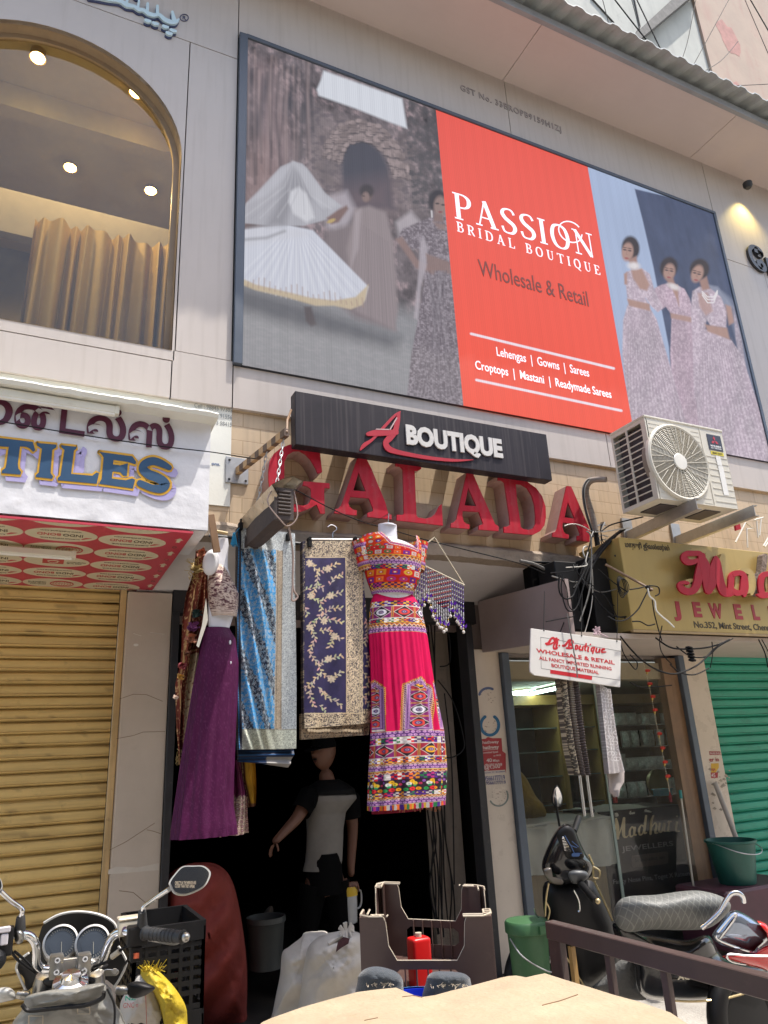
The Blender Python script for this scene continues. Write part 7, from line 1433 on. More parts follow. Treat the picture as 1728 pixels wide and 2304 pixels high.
m = MB(); c = PY(1492, 1790, 1.25); m.box(c+V(-0.07, -0.05, 0), c+V(0.07, 0.05, 0.05)); m.box(c+V(-0.08, -0.06, 0.05), c+V(0.08, 0.06, 0.06)); tag(m.build('plastic_basket', mat('sky_blue_plastic', (0.12, 0.38, 0.52), 0.4), bev=0.003), 'little sky blue basket on the jewellers counter', 'basket')
m = MB(); c = PY(1385, 1806, 1.2); m.lathe([(0.02, 0), (0.022, 0.05), (0.012, 0.07), (0.012, 0.09)], c, n=14); tag(m.build('red_bottle', mat('red_plastic', (0.40, 0.02, 0.02), 0.35), smooth=True), 'tiny red bottle on the counter under the sequinned fabric', 'bottle')
DH = thing('door_handle', 'pair of tall steel tube handles on the glass shop door', 'handle', (4.2, 0.64, 1.0))
for a, b in (((1303, 1722), (1315, 1836)), ((1317, 1722), (1332, 1838))):
    m = MB(); top = PY(*a, 0.62); bot = PY(*b, 0.62); m.tube([V(bot.x, 0.62, 1.75), V(bot.x, 0.62, bot.z)], 0.014, 12); m.build('tube', M['steel'], DH, smooth=True)
m = MB(); c = PY(1318, 1826, 0.64); m.tube([c+V(-0.05, 0, 0), c+V(0.08, 0, 0)], 0.012, 10); m.build('mount', M['black_metal'], DH)
# garland, broom, pipe
GA = thing('flower_garland', 'string of small red cloth flowers hanging in front of the glass door', 'garland', (5.0, 0.6, 1.5)); f8 = cr(2.765, (1128, 1350))
pp = [PY(*q, 0.66) for q in f8([(880,375),(917,525),(950,690),(978,838),(997,925),(1030,1100),(1046,1190)])]; m = MB()
pl = catmull(pp, 14)
for p in pl: m.ell(p, (0.0045, 0.0045, 0.0045), 6, 4)
m.tube(pl, 0.0015, 4); m.build('bead_string', ROPE, GA)
for q in f8([(905,445),(919,527),(937,607),(952,690),(978,838),(998,927),(1013,1014),(1030,1102)]):
    c = PY(*q, 0.65); m = MB(); rg = random.Random(int(q[1]))
    for k in range(14):
        a = 2*math.pi*k/14; m.add([c, c+V(0.032*math.cos(a), -0.012, 0.013*math.sin(a)+0.006), c+V(0.034*math.cos(a+0.35), -0.012, 0.013*math.sin(a+0.35)+0.010), ], [(0, 1, 2)])
    m.ell(c+V(0, -0.004, 0.004), (0.02, 0.012, 0.009), 8, 5); m.build('red_flower', mat('red_cloth_flower', (0.50, 0.03, 0.015), 0.6, var=0.2), GA)
    m = MB(); m.lathe([(0.012, 0), (0.004, -0.02)], c-V(0, 0, 0.006), n=8); m.build('gold_calyx', mat('gold_thread_calyx', (0.5, 0.36, 0.1), 0.4, metal=0.4), GA)
m = MB(); rg = random.Random(3); c = pp[-1]
for k in range(16): m.tube([c, c+V(rg.uniform(-.015,.015), rg.uniform(-.01,.01), -rg.uniform(.04,.09))], 0.0018, 4)
m.build('tassel', mat('dull_red_tassel', (0.25, 0.04, 0.04), 0.7), GA)
BR_ = thing('broom_stick', 'thin pole with a teal grip leaning on the jewellers doorway', 'pole', (5.4, 0.5, 0.2)); a, b = PY(1530, 1778, 0.55), PY(1561, 1998, 0.45)
m = MB(); m.tube([b+(b-a)*0.3, a], 0.0075, 8); m.build('stick', mat('pale_cane', (0.50, 0.45, 0.36), 0.5, var=0.2), BR_); m = MB(); m.tube([a+(b-a)*0.09, a-(b-a)*0.0], 0.013, 10); m.build('grip', mat('teal_grip', (0.03, 0.22, 0.2), 0.5), BR_)
m = MB(); m.tube([PY(1608, 1760, 0.66), PY(1662, 1900, 0.58)], 0.021, 10); tag(m.build('plastic_pipe', mat('dusty_white_pipe', (0.42, 0.39, 0.36), 0.55, var=0.15), smooth=True), 'grey white plastic pipe leaning on the right pillar above the teal bucket', 'pipe')
TBK = thing('bucket', 'teal green plastic bucket below the leaning pipe by the green shutter', 'bucket', (5.12, 0.3, 0.5)); c = V(5.12, 0.3, 0.50)
m = MB(); m.lathe([(0.13, 0), (0.135, 0.01), (0.18, 0.29), (0.193, 0.295), (0.193, 0.31), (0.178, 0.31), (0.125, 0.02), (0.001, 0.02)], c, n=36, cap=False); m.build('body', mat('teal_bucket_plastic', (0.012, 0.09, 0.07), 0.45, var=0.2, spots=0.2, scol=(0.08, 0.14, 0.12)), TBK, smooth=True)
m = MB(); m.tube(catmull([c+V(-0.19, 0, 0.3), c+V(-0.12, -0.18, 0.24), c+V(0.04, -0.21, 0.22), c+V(0.16, -0.14, 0.25), c+V(0.19, 0, 0.3)], 6), 0.004, 6); m.build('handle', M['galv'], TBK)
m = MB(); m.box((4.75, 0.1, 0.1), (5.6, 0.6, 0.5)); tag(m.build('storage_box', mat('maroon_box', (0.06, 0.018, 0.03), 0.5, var=0.3), bev=0.02), 'dark maroon box under the teal bucket', 'box')

# ================================================================ things inside and before the dark doorway
c350 = cr(3.318, (350, 1650))
RB = thing('cloth_bundle', 'tall dark red cloth bundle standing at the left of the dark doorway', 'bundle', (0.95, 0.0, 0.1))
blob(c350([(60,1250),(100,1060),(200,990),(300,965),(430,970),(520,1020),(575,1110),(615,1250),(650,1450),(675,1650),(685,1850),(680,2050),(660,2300),(280,2300),(200,2100),(120,1800),(70,1500)]), 4.45, 0.22, 0.25, mat('dark_red_canvas', (0.21, 0.028, 0.02), 0.75, var=0.16, scale=8, bump=0.2, bscale=60), 'wrapped_cloth', RB, nr=26, noise=0.05, nf=6, seed=4, k=6, creases=lambda x, y: 0.03*np.sin((y+0.5*(x-420))/17.0+2*np.sin(x/40.0)))
SK_ = mat('white_woven_sack', (0.50, 0.47, 0.43), 0.7, var=0.10, scale=7, spots=0.12, scol=(0.3, 0.26, 0.22), bump=0.15, bscale=160)
def sackw(x, y): return 0.016*np.sin((x*0.9+y*0.35)/8.0+2.2*np.sin(y/23.0))*np.clip((2165-y)/60, 0.15, 1)+0.012*np.sin(y/11.0+x/30.0)
for lab, pts, t, sd in (('front white woven sack tied at its neck in the doorway', [(1130,1620),(1170,1555),(1260,1500),(1350,1480),(1420,1465),(1520,1490),(1575,1560),(1600,1720),(1620,2000),(1620,2300),(1060,2300),(1070,2000),(1085,1850),(1110,1700)], 4.0, 5), ('rear white woven sack leaning behind the tied one', [(945,1640),(1000,1590),(1085,1525),(1110,1490),(1180,1478),(1290,1495),(1300,1700),(1250,2300),(840,2300),(875,2080),(900,1950),(930,1800)], 4.15, 6)):
    t_ = thing('sack', lab, 'sack', PT(*c350([(1250, 2200)])[0], t)-V(0, 0, 0.1)); blob(c350(pts), t, 0.20, 0.2, SK_, 'body', t_, nr=40, noise=0.04, nf=8, seed=sd, k=6, creases=sackw)
    if 'front' in lab:
        m = MB(); p = PT(*c350([(1420, 1490)])[0], t-0.12); rg = random.Random(2)
        for k in range(22):
            a = rg.uniform(0, 6.28); m.tube(catmull([p, p+V(0.02*math.cos(a), -0.01, 0.015), p+V(0.045*math.cos(a), -0.02*abs(math.sin(a)), 0.04*math.sin(a)+0.015)], 4), 0.007, 5)
        m.tube([p, PT(*c350([(1290, 1570)])[0], t-0.16)], 0.011, 6); m.build('tied_neck', SK_, t_, smooth=True)
        m = MB(); m.prism([PT(*q, t-0.185) for q in c350([(1345,1635),(1360,1560),(1400,1520),(1450,1530),(1440,1570),(1390,1600)])], ray(820, 2100)*0.003); m.build('tear', mat('maroon_contents', (0.06, 0.02, 0.03), 0.8, var=0.6, scale=60), t_)
BC = thing('crate', 'black slatted plastic crate standing behind the motorcycle grip', 'crate', (0.62, -0.6, 0)); x0, x1, y0, y1, zt = 0.50, 0.775, -0.72, -0.30, 0.945
BP = mat('black_crate_plastic', (0.008, 0.008, 0.009), 0.5, var=0.3, spec=0.25)
for z0 in (0.62, 0.30, 0.0):
    m = MB()
    for a, b in (((x0,y0),(x1,y0)),((x0,y1),(x1,y1)),((x0,y0),(x0,y1)),((x1,y0),(x1,y1))):
        a, b = Vector((*a, 0)), Vector((*b, 0))
        for z in (0.0, 0.05, 0.085, 0.12, 0.155, 0.19, 0.225): m.beam(a+V(0, 0, z0+z+0.012), b+V(0, 0, z0+z+0.012), 0.012, 0.018)
        m.beam(a+V(0, 0, z0+0.285), b+V(0, 0, z0+0.285), 0.02, 0.07)
        n = 6
        for k in range(n+1): p = a.lerp(b, k/n); m.beam(p+V(0, 0, z0), p+V(0, 0, z0+0.30), 0.014, 0.014, (0, 1, 0))
    m.box((x0, y0, z0), (x1, y1, z0+0.01)); m.build('crate_tier', BP, BC)
c0 = cr(3.318, (0, 1900))
YS = thing('sack', 'white printed sack with a frayed yellow lining beside the motorcycle', 'sack', (0.55, -1.2, 0.3))
blob(c0([(900,1180),(950,1090),(1000,1000),(1060,960),(1120,980),(1180,1120),(1230,1300),(1250,1500),(880,1500),(890,1330)]), 2.95, 0.10, 0.12, SK_, 'body', YS, nr=22, noise=0.03, nf=12, seed=8, k=6)
blob(c0([(1060,925),(1110,905),(1190,950),(1280,1040),(1340,1120),(1390,1220),(1400,1340),(1410,1500),(1250,1500),(1220,1330),(1180,1180),(1110,1050),(1050,985)]), 2.93, 0.10, 0.12, mat('yellow_woven_lining', (0.50, 0.36, 0.02), 0.6, var=0.18, scale=12, bump=0.3, bscale=90), 'yellow_lining', YS, nr=22, noise=0.03, nf=14, seed=9, k=6)
m = MB(); rg = random.Random(6)
for k in range(60):
    q = c0([(rg.uniform(1060, 1195), rg.uniform(915, 960))])[0]; p = PT(*q, 2.88); m.tube([p, p+V(rg.uniform(-.025,.025), -0.01, rg.uniform(-.01,.035))], 0.0013, 4)
m.build('frayed_threads', bpy.data.materials['yellow_woven_lining'], YS)
tp2 = lambda s_, a, b, h, col, bd=0.0: None
m = MB(); A_, B_ = [PT(*q, 2.842) for q in c0([(935, 1165), (1015, 1160)])]; text_mb('NZ', A_, B_, V(0, 0, 0.016), 0.001, 0.02, mb=m); m.build('green_print', mat('green_print', (0.04, 0.3, 0.2), 0.6), YS)
m = MB(); A_, B_ = [PT(*q, 2.838) for q in c0([(920, 1222), (1030, 1215)])]; text_mb('GNC n', A_, B_, V(0, 0, 0.018), 0.001, 0.0, mb=m); m.tube([PT(*q, 2.836) for q in c0([(1085, 1060), (1095, 1340)])], 0.0015, 4); m.build('red_print', mat('red_sack_print', (0.42, 0.10, 0.08), 0.6), YS)
PB = thing('bucket', 'dim grey bucket inside the dark doorway behind the sacks', 'bucket', V(1.45, 0.9, 0.12)); c = PY(598, 2178, 0.9); c.z = max(c.z, 0.12)
m = MB(); m.lathe([(0.10, 0), (0.118, 0.25), (0.127, 0.26), (0.127, 0.29), (0.115, 0.29), (0.09, 0.02), (0.001, 0.02)], c, n=28, cap=False); m.build('body', mat('grey_bucket_plastic', (0.045, 0.05, 0.05), 0.5), PB, smooth=True)
blob([(578,2085),(590,2060),(605,2040),(615,2045),(613,2095),(590,2100)], 5.6, 0.06, 0.06, mat('crumpled_paper_bag', (0.22, 0.20, 0.18), 0.8, var=0.3), 'paper_bag', None); tag(bpy.data.objects['paper_bag'], 'crumpled pale bag sticking out above the dim grey bucket', 'bag')
# lidded green bin
GN = thing('bin', 'green lidded plastic bin with a wire handle before the middle pillar', 'bin', (2.56, -0.5, 0.3)); c = V(2.565, -0.5, 0.30); GPm = mat('green_bin_plastic', (0.045, 0.125, 0.05), 0.5, var=0.15, spots=0.15, scol=(0.16, 0.2, 0.13))  # bin green darkened in place of the shade it stands in
m = MB(); m.lathe([(0.085, 0), (0.095, 0.01), (0.108, 0.34), (0.001, 0.34)], c, n=32, cap=False); m.build('body', GPm, GN, smooth=True)
m = MB(); m.lathe([(0.112, 0.325), (0.118, 0.33), (0.118, 0.375), (0.11, 0.385), (0.02, 0.395), (0.001, 0.395)], c, n=32, cap=False); m.box(c+V(-0.01, -0.135, 0.335), c+V(0.05, -0.105, 0.372)); m.build('lid', GPm, GN, smooth=True)
m = MB(); m.tube(catmull([c+V(-0.115, 0, 0.31), c+V(-0.105, -0.09, 0.24), c+V(0.0, -0.15, 0.17), c+V(0.09, -0.10, 0.16), c+V(0.12, 0.0, 0.2)], 6), 0.0035, 6); m.build('handle', M['galv'], GN)

# ================================================================ brown crate, cushions, tub, red can
CC = [V(1.285, -1.20, 0.955), V(1.70, -1.52, 0.955), V(2.0, -1.0, 0.968), V(1.62, -0.66, 0.985)]
BRP = mat('brown_crate_plastic', (0.085, 0.05, 0.042), 0.35, var=0.15, spots=0.1, scol=(0.25, 0.18, 0.13)); EDG = mat('pale_sun_rim_and_trim', (0.50, 0.43, 0.33), 0.35, var=0.15)  # pale crate rims put the sun on the edges into the colour
def crate(name, label, dz, tilt=0):
    t = thing(name, label, 'crate', CC[0].lerp(CC[2], 0.5)+V(0, 0, dz-0.33), 'stacked brown crates'); up = V(0, 0, 1); mW, mE = MB(), MB(); H = 0.31
    cs = [c+V(0, 0, dz) for c in CC]; cen = sum(cs, Vector())/4
    for i in range(4):
        a, b = cs[i], cs[(i+1) % 4]; d = (b-a); n_ = up.cross(d).normalized(); n_ = n_ if n_.dot(cen-a) > 0 else -n_; L_ = d.length; dn = d.normalized(); prv = (cs[i-1]-a).normalized()
        tw_, lo = 0.20*L_, 0.15
        pr = [(0, 0), (tw_*0.92, 0), (tw_, -0.02), (tw_+0.008, -lo+0.05), (tw_+0.04, -lo), (L_-tw_-0.04, -lo), (L_-tw_-0.008, -lo+0.05), (L_-tw_, -0.02), (L_-tw_*0.92, 0), (L_, 0), (L_, -H), (0, -H)]
        slot = [(tw_+0.03, -lo-0.045), (tw_+0.05, -lo-0.03), (L_-tw_-0.05, -lo-0.03), (L_-tw_-0.03, -lo-0.045), (L_-tw_-0.03, -lo-0.085), (L_-tw_-0.05, -lo-0.10), (tw_+0.05, -lo-0.10), (tw_+0.03, -lo-0.085)]
        W = lambda p: a+dn*p[0]+up*p[1]
        mW.prism([W(p) for p in pr], n_*0.006, [[W(p) for p in slot]])
        for k in range(5): p = a+dn*(L_*(0.33+0.085*k)); mW.beam(p+up*(-lo-0.002)+n_*0.014, p+up*(-H)+n_*0.014, 0.004, 0.014, n_)
        mE.tube([W(p)+n_*0.003 for p in pr[1:9]], 0.0026, 6)
        # corner cap: an L-shaped double rim with ribs
        for w_ in (0.0, 0.028): mE.tube([a+dn*(tw_*0.9)+n_*w_+up*0.002, a+dn*0.04+n_*w_+up*0.002], 0.004, 5); mE.tube([a+prv*0.11+dn*w_+up*0.002, a+prv*0.03+dn*w_+up*0.002], 0.004, 5)
        for k in range(3): p = a+dn*(0.05+0.03*k); mE.tube([p+up*0.002, p+n_*0.028+up*0.002], 0.003, 5)
        mE.tube([a+dn*0.04+up*0.002, a+prv*0.03+up*0.002], 0.004, 5); mW.beam(a+dn*0.04+n_*0.03, a+dn*0.04+n_*0.03-up*H, 0.05, 0.006, n_)
        mW.add([a+dn*0.01, a+dn*(tw_*0.9), a+dn*(tw_*0.9)+n_*0.03-up*0.004, a+dn*0.03+n_*0.03-up*0.004], [(0, 1, 2, 3)])
    mW.add([c-up*H for c in cs]+[c-up*(H-0.008) for c in cs], [(3, 2, 1, 0), (4, 5, 6, 7)])
    mW.build('walls', BRP, t); mE.build('rim', EDG, t); return t
crate('crate', 'top brown plastic crate of the stack with pale worn rims', 0.0); crate('crate', 'lower brown plastic crate carrying the top crate', -0.315); crate('crate', 'bottom brown plastic crate of the stack on the road', -0.63)
RC = thing('jerry_can', 'bright red plastic can standing inside the top brown crate', 'can', (1.6, -1.1, 0.66)); cc = V(1.585, -1.12, 0.65); RDP = mat('bright_red_plastic', (0.55, 0.012, 0.012), 0.35, var=0.1)
m = MB(); m.box(cc+V(-0.042, -0.035, 0), cc+V(0.042, 0.035, 0.185)); m.build('body', RDP, RC, bev=0.014, seg=3, smooth=True); m = MB(); m.lathe([(0.014, 0.185), (0.014, 0.2), (0.001, 0.2)], cc, n=12); m.build('cap', EDG, RC)
DEN = mat('blue_grey_cushion_cloth', (0.04, 0.05, 0.062), 0.85, var=0.2, scale=40, bump=0.3, bscale=260, sheen=0.3); c7 = cr(3.687, (750, 1950))
for lab, pts in (('left rounded blue grey cushion in front of the brown crates', [(200,960),(210,900),(260,850),(340,828),(430,838),(520,872),(570,925),(580,1000),(570,1150),(200,1150)]), ('right rounded blue grey cushion with a frayed white hem', [(770,950),(800,890),(850,870),(950,868),(1060,880),(1120,910),(1140,960),(1145,1150),(760,1150)])):
    t_ = thing('cushion', lab, 'cushion', PT(*c7([(400, 1100)])[0], 3.0)); blob(c7(pts), 2.60, 0.08, 0.1, DEN, 'pad', t_, nr=16, noise=0.008, nf=20, k=6)
    m = MB(); rg = random.Random(3); xs_ = (270, 500) if 'left' in lab else (800, 1120)
    for k in range(40): q = c7([(rg.uniform(*xs_), 975+rg.uniform(-6, 10)+(0.0 if 'left' in lab else 10))])[0]; p = PT(*q, 2.522); m.tube([p, p+V(rg.uniform(-.012,.012), -0.004, rg.uniform(-.008,.008))], 0.0011, 4)
    m.build('stitching', EDG, t_)
TBU = thing('tub', 'bright blue round plastic tub behind the plywood table edge', 'tub', (1.35, -1.75, 0.75)); cc = PT(*c7([(690, 1110)])[0], 2.62); BLP = mat('cobalt_plastic', (0.012, 0.035, 0.55), 0.3, var=0.06)
m = MB(); m.lathe([(0.14, -0.25), (0.155, -0.002), (0.148, -0.002), (0.13, -0.24), (0.001, -0.24)], cc, n=40, cap=False); m.build('body', BLP, TBU, smooth=True); m = MB(); m.lathe([(0.152, -0.012), (0.163, -0.012), (0.163, 0.002), (0.152, 0.004)], cc, n=40, cap=False); m.build('rim', mat('light_blue_rim', (0.10, 0.35, 0.75), 0.25), TBU, smooth=True)

# ================================================================ plywood table in front
TA = thing('plywood_table', 'pale sunlit plywood table top with a broken edge in the foreground', 'table', (1.1, -2.6, 0)); c1 = cr(2.765, (1128, 1750))
edge = [(590,2300),(612,2290),(680,2266),(750,2246),(804,2232),(860,2225),(891,2222),(905,2228),(924,2236),(945,2244),(979,2239),(1015,2229),(1048,2221),(1089,2210),(1130,2199),(1145,2196),(1162,2195),(1184,2199),(1205,2194),(1226,2190),(1270,2204),(1323,2220),(1380,2238),(1435,2253),(1508,2278),(1548,2304),(1600,2345)]
pts = [PZ(*p, 0.90) for p in edge]; pts += [V(1.30, -3.35, 0.9), V(0.25, -3.3, 0.9), V(0.42, -2.3, 0.9)]
m = MB(); m.prism(pts, (0, 0, -0.022)); m.build('table_top', mat('raw_plywood', (0.37, 0.295, 0.20), 0.8, var=0.16, scale=7, streak=0.35, scol=(0.34, 0.265, 0.16), hscale=(30, 5, 5), bump=0.25, bscale=60, spots=0.5), TA)
for x, y in ((0.95, -2.15), (1.3, -2.45), (0.65, -3.0), (1.15, -3.1)):
    m = MB(); m.box((x, y, 0), (x+0.05, y+0.05, 0.878)); m.build('leg', M['wood_brown'], TA)
m = MB()
for a, b in (((1240,2258),(1225,2262)), ): pass
cr_ = [PZ(*p, 0.9005) for p in ((1220,2262),(1260,2252),(1300,2238))]; m.tube(cr_, 0.0016, 4)
for pp in ([(905,2243),(930,2240),(950,2244)], [(820,2296),(850,2290)]): m.tube([PZ(*p, 0.9005) for p in pp], 0.0014, 4)
m.build('crack', M['wood_brown'], TA)
# brown railing
RL = thing('railing', 'brown painted metal railing in front of the scooter', 'railing', (2.0, -2.0, 0)); RLM = mat('brown_railing_paint', (0.07, 0.045, 0.042), 0.42, var=0.12, scale=7, spots=0.15, scol=(0.22, 0.16, 0.13))  # brown set darker to stand in for shade over the railing
ra, rb = PZ(1226, 2073, 0.9), PZ(1728, 2200, 0.9); rb2 = rb+(rb-ra)*0.25; dd = (rb2-ra).normalized()
m = MB(); m.beam(ra+V(0.02, 0, -0.03), rb2+V(0.02, 0, -0.03), 0.045, 0.062); m.build('top_rail', RLM, RL, bev=0.003)
def post(q, w_, nm='post', mt=None):
    p = ra+(rb2-ra)*q; m = MB(); m.beam(V(p.x+0.02, p.y, 0.0), V(p.x+0.02, p.y, 0.84), w_, 0.03, dd); m.build(nm, mt or RLM, RL, bev=0.002)
post(0.045, 0.03); 
m = MB(); p = ra+dd*0.028; m.beam(V(p.x+0.02, p.y, 0.0), V(p.x+0.02, p.y, 0.838), 0.03, 0.056, dd); m.build('corner_post', RLM, RL, bev=0.002)
for q in (0.26, 0.47, 0.80): post(q, 0.022, 'bar')
m = MB(); m.beam(ra+dd*0.13+V(0.02, 0, -0.9), ra+dd*0.12+V(0.02, 0, -0.07), 0.02, 0.02, dd); m.build('bar', WD, RL)

# ================================================================ scooter
SCT = thing('scooter', 'black motor scooter with a grey quilted seat and red tail parked behind the brown railing', 'scooter', (3.0, -1.05, 0))
BK = mat('glossy_black_paint', (0.010, 0.010, 0.012), 0.16, var=0.2, coat=0.6); MBK = mat('matt_black_plastic', (0.008, 0.008, 0.009), 0.5, var=0.25, spots=0.08, scol=(0.04, 0.04, 0.04), spec=0.3); CHR = mat('chrome', (0.75, 0.75, 0.76), 0.1, metal=1.0, var=0.05); GLD_ = mat('gold_trim_strip', (0.50, 0.40, 0.22), 0.25, metal=0.6)  # matt black lowered to stand in for shade on the scooter
TF = 4.0
blob(c1([(270,650),(400,655),(560,640),(640,760),(695,890),(710,970),(735,1130),(720,1190),(640,1250),(560,1310),(500,1280),(430,1160),(370,1060),(300,940),(262,820)]), 4.05, 0.10, 0.12, MBK, 'leg_shield', SCT, nr=8)
blob(c1([(255,520),(300,400),(345,325),(400,285),(455,320),(490,400),(530,480),(575,545),(560,610),(500,650),(400,665),(320,650),(262,590)]), 4.0, 0.09, 0.12, BK, 'handlebar_cowl', SCT, nr=10)
blob(c1([(345,350),(400,300),(450,325),(480,400),(515,490),(470,512),(405,508),(375,440)]), 3.92, 0.025, 0.02, MBK, 'visor', SCT, nr=8)
BLU = mat('blue_decal', (0.05, 0.13, 0.34), 0.35); m = MB(); fS = lambda x, y, h: PT(1128+x/2.765, 1750+y/2.765, 3.895-h)
for k, s_ in enumerate(([(395,360,5),(430,420,6),(470,435,5)], [(430,415,5),(455,470,6),(500,470,5)], [(440,395,4),(480,430,5)], [(445,480,22),(480,478,24)])): ribbon(m, s_, 0.002+0.0004*k, fS, 0.0, smooth=False)
m.build('blue_decal', BLU, SCT)
m = MB()
for k in range(9): ribbon(m, [(378+k*2, 380+k*9, 3), (392+k*5, 376+k*10, 3)], 0.002+0.0003*(k % 3), fS, 0.0, smooth=False)
m.ell(fS(385, 372, 0.003), (0.006, 0.003, 0.006), 8, 6); m.build('silver_decal', CHR, SCT)
m = MB(); m.tube([PT(*q, 4.3) for q in c1([(345,180),(350,230),(362,300)])], 0.007, 8); MR = m.build('mirror', MBK, SCT, smooth=True)
blob(c1([(345,45),(365,70),(382,120),(375,170),(352,190),(325,175),(312,130),(322,75)]), 4.3, 0.012, 0.03, MBK, 'mirror_shell', MR, nr=6); blob(c1([(346,55),(362,76),(376,122),(370,164),(352,180),(332,168),(320,130),(328,80)]), 4.283, 0.004, 0.002, CHR, 'mirror_glass', MR, nr=5)
m = MB(); m.tube([PT(*c1([(452,335)])[0], 4.2), PT(*c1([(482,250)])[0], 4.35)], [0.017, 0.019], 12); m.build('grip', MBK, SCT, smooth=True)
m = MB(); m.tube([PT(*c1([(492,655)])[0], 3.85), PT(*c1([(590,770)])[0], 3.62)], 0.018, 12)
for k in range(6): p = PT(*c1([(500+k*16, 665+k*18)])[0], 3.84-0.036*k); m.lathe([(0.020, -0.004), (0.020, 0.004)], p, (PT(*c1([(590,770)])[0], 3.62)-PT(*c1([(492,655)])[0], 3.85)), 12)
m.build('grip', MBK, SCT, smooth=True); m = MB(); m.ell(PT(*c1([(600,768)])[0], 3.6), (0.014, 0.014, 0.014), 10, 8); m.build('grip_end', GLD_, SCT, smooth=True)
blob(c1([(415,600),(450,575),(520,580),(545,610),(520,640),(450,660)]), 3.86, 0.03, 0.04, mat('grey_switch', (0.08, 0.085, 0.09), 0.4), 'switch_housing', SCT, nr=6)
blob(c1([(262,570),(310,560),(315,610),(380,630),(378,665),(320,660),(275,620)]), 3.9, 0.02, 0.03, mat('smoky_indicator', (0.10, 0.085, 0.07), 0.15, coat=0.5), 'indicator', SCT, nr=6)
m = MB()
for pp, tt_ in (([(295,655),(280,740),(272,860)], 3.93), ([(275,770),(300,820),(290,880)], 3.93), ([(545,480),(572,540)], 3.93), ([(572,550),(580,640),(640,770),(692,890)], 3.93), ([(385,1085),(450,1190),(512,1290)], 3.94), ([(570,552),(612,580),(605,625),(570,620)], 3.9)): m.tube(catmull([PT(*q, tt_) for q in c1(pp)], 4), 0.0055, 6)
m.build('gold_edge', GLD_, SCT, smooth=True)
m = MB(); m.tube(catmull([PT(*q, 3.88) for q in c1([(450,700),(480,760),(487,820),(478,832)])], 4), 0.005, 6); m.tube(catmull([PT(*q, 3.95) for q in c1([(205,812),(215,850),(250,890)])], 4), 0.004, 6); m.build('lever', M['steel'], SCT)
blob(c1([(172,1110),(190,1030),(230,960),(275,935),(330,980),(330,1100),(300,1180),(190,1182)]), 3.98, 0.07, 0.08, BK, 'front_fender', SCT, nr=8); 
m = MB(); wc = PT(*c1([(255,1270)])[0], 4.0); m.tube([wc+V(0.215*math.cos(a), 0.02*math.cos(a), 0.215*math.sin(a)) for a in [2*math.pi*k/36 for k in range(37)]], 0.045, 10, cap=False); m.lathe([(0.06, -0.04), (0.17, -0.03), (0.17, 0.03), (0.06, 0.04)], wc, (0, 1, 0), 20); m.build('wheel', MBK, SCT, smooth=True)
blob(c1([(560,1310),(640,1240),(730,1140),(835,1120),(860,1290),(900,1380),(760,1370),(640,1330)]), 3.95, 0.05, 0.06, mat('dusty_floor_mat', (0.12, 0.12, 0.115), 0.8, var=0.2, bump=0.4, bscale=90), 'floorboard', SCT, nr=6)
blob(c1([(700,900),(850,960),(1000,990),(1150,1010),(1290,980),(1370,1105),(1500,1160),(1660,1200),(1640,1310),(1450,1370),(1250,1395),(1060,1392),(900,1370),(845,1290),(825,1140),(720,1010)]), 3.85, 0.13, 0.14, BK, 'side_body', SCT, nr=10)
def quilt(name):
    m = mat(name, (0.13, 0.135, 0.13), 0.5, var=0.12, scale=8, spots=0.12, scol=(0.34, 0.33, 0.3)); t = m.node_tree; L = t.links.new; b = t.nodes['Principled BSDF']
    tc = _n(t, 'TexCoord'); hs = []
    for ang in (0.7, -0.7):
        mp = _n(t, 'Mapping'); mp.inputs['Rotation'].default_value = (0.5, ang, 0.3); L(tc.outputs['Object'], mp.inputs[0]); wv = _n(t, 'TexWave'); wv.inputs['Scale'].default_value = 11; wv.inputs['Distortion'].default_value = 0; L(mp.outputs[0], wv.inputs[0]); mr = _n(t, 'MapRange'); mr.inputs[1].default_value = 0; mr.inputs[2].default_value = 0.09; L(wv.outputs['Fac'], mr.inputs[0]); hs.append(mr.outputs[0])
    mn = _n(t, 'Math', operation='MINIMUM'); L(hs[0], mn.inputs[0]); L(hs[1], mn.inputs[1]); bp = _n(t, 'Bump'); bp.inputs['Strength'].default_value = 0.35; bp.inputs['Distance'].default_value = 0.004; L(mn.outputs[0], bp.inputs['Height']); L(bp.outputs[0], b.inputs['Normal'])
    src = b.inputs['Base Color'].links[0].from_socket; mx = _n(t, 'MixRGB'); L(mn.outputs[0], mx.inputs[0]); mx.inputs[1].default_value = (0.22, 0.225, 0.21, 1); L(src, mx.inputs[2]); L(mx.outputs[0], b.inputs['Base Color']); return m
blob(c1([(703,845),(722,775),(790,738),(960,728),(1120,706),(1240,703),(1370,738),(1428,792),(1400,852),(1290,935),(1120,948),(940,945),(800,960),(725,925)]), 3.72, 0.13, 0.15, quilt('quilted_seat_vinyl'), 'seat', SCT, nr=16, power=0.6)
m = MB(); m.tube(catmull([PT(*q, 3.55) for q in c1([(1245,935),(1300,890),(1360,830),(1400,760),(1430,722),(1470,716),(1500,740),(1508,775)])], 5), [0.012]*36, 10); m.build('grab_rail', CHR, SCT, smooth=True)
blob(c1([(1310,985),(1350,920),(1400,850),(1440,825),(1490,835),(1580,890),(1645,950),(1655,1010),(1600,1060),(1560,1095),(1470,1070),(1360,1035)]), 3.55, 0.07, 0.10, mat('silver_blue_tail', (0.30, 0.35, 0.44), 0.14, metal=0.75, var=0.1, coat=0.5), 'tail_panel', SCT, nr=10)
m = MB()
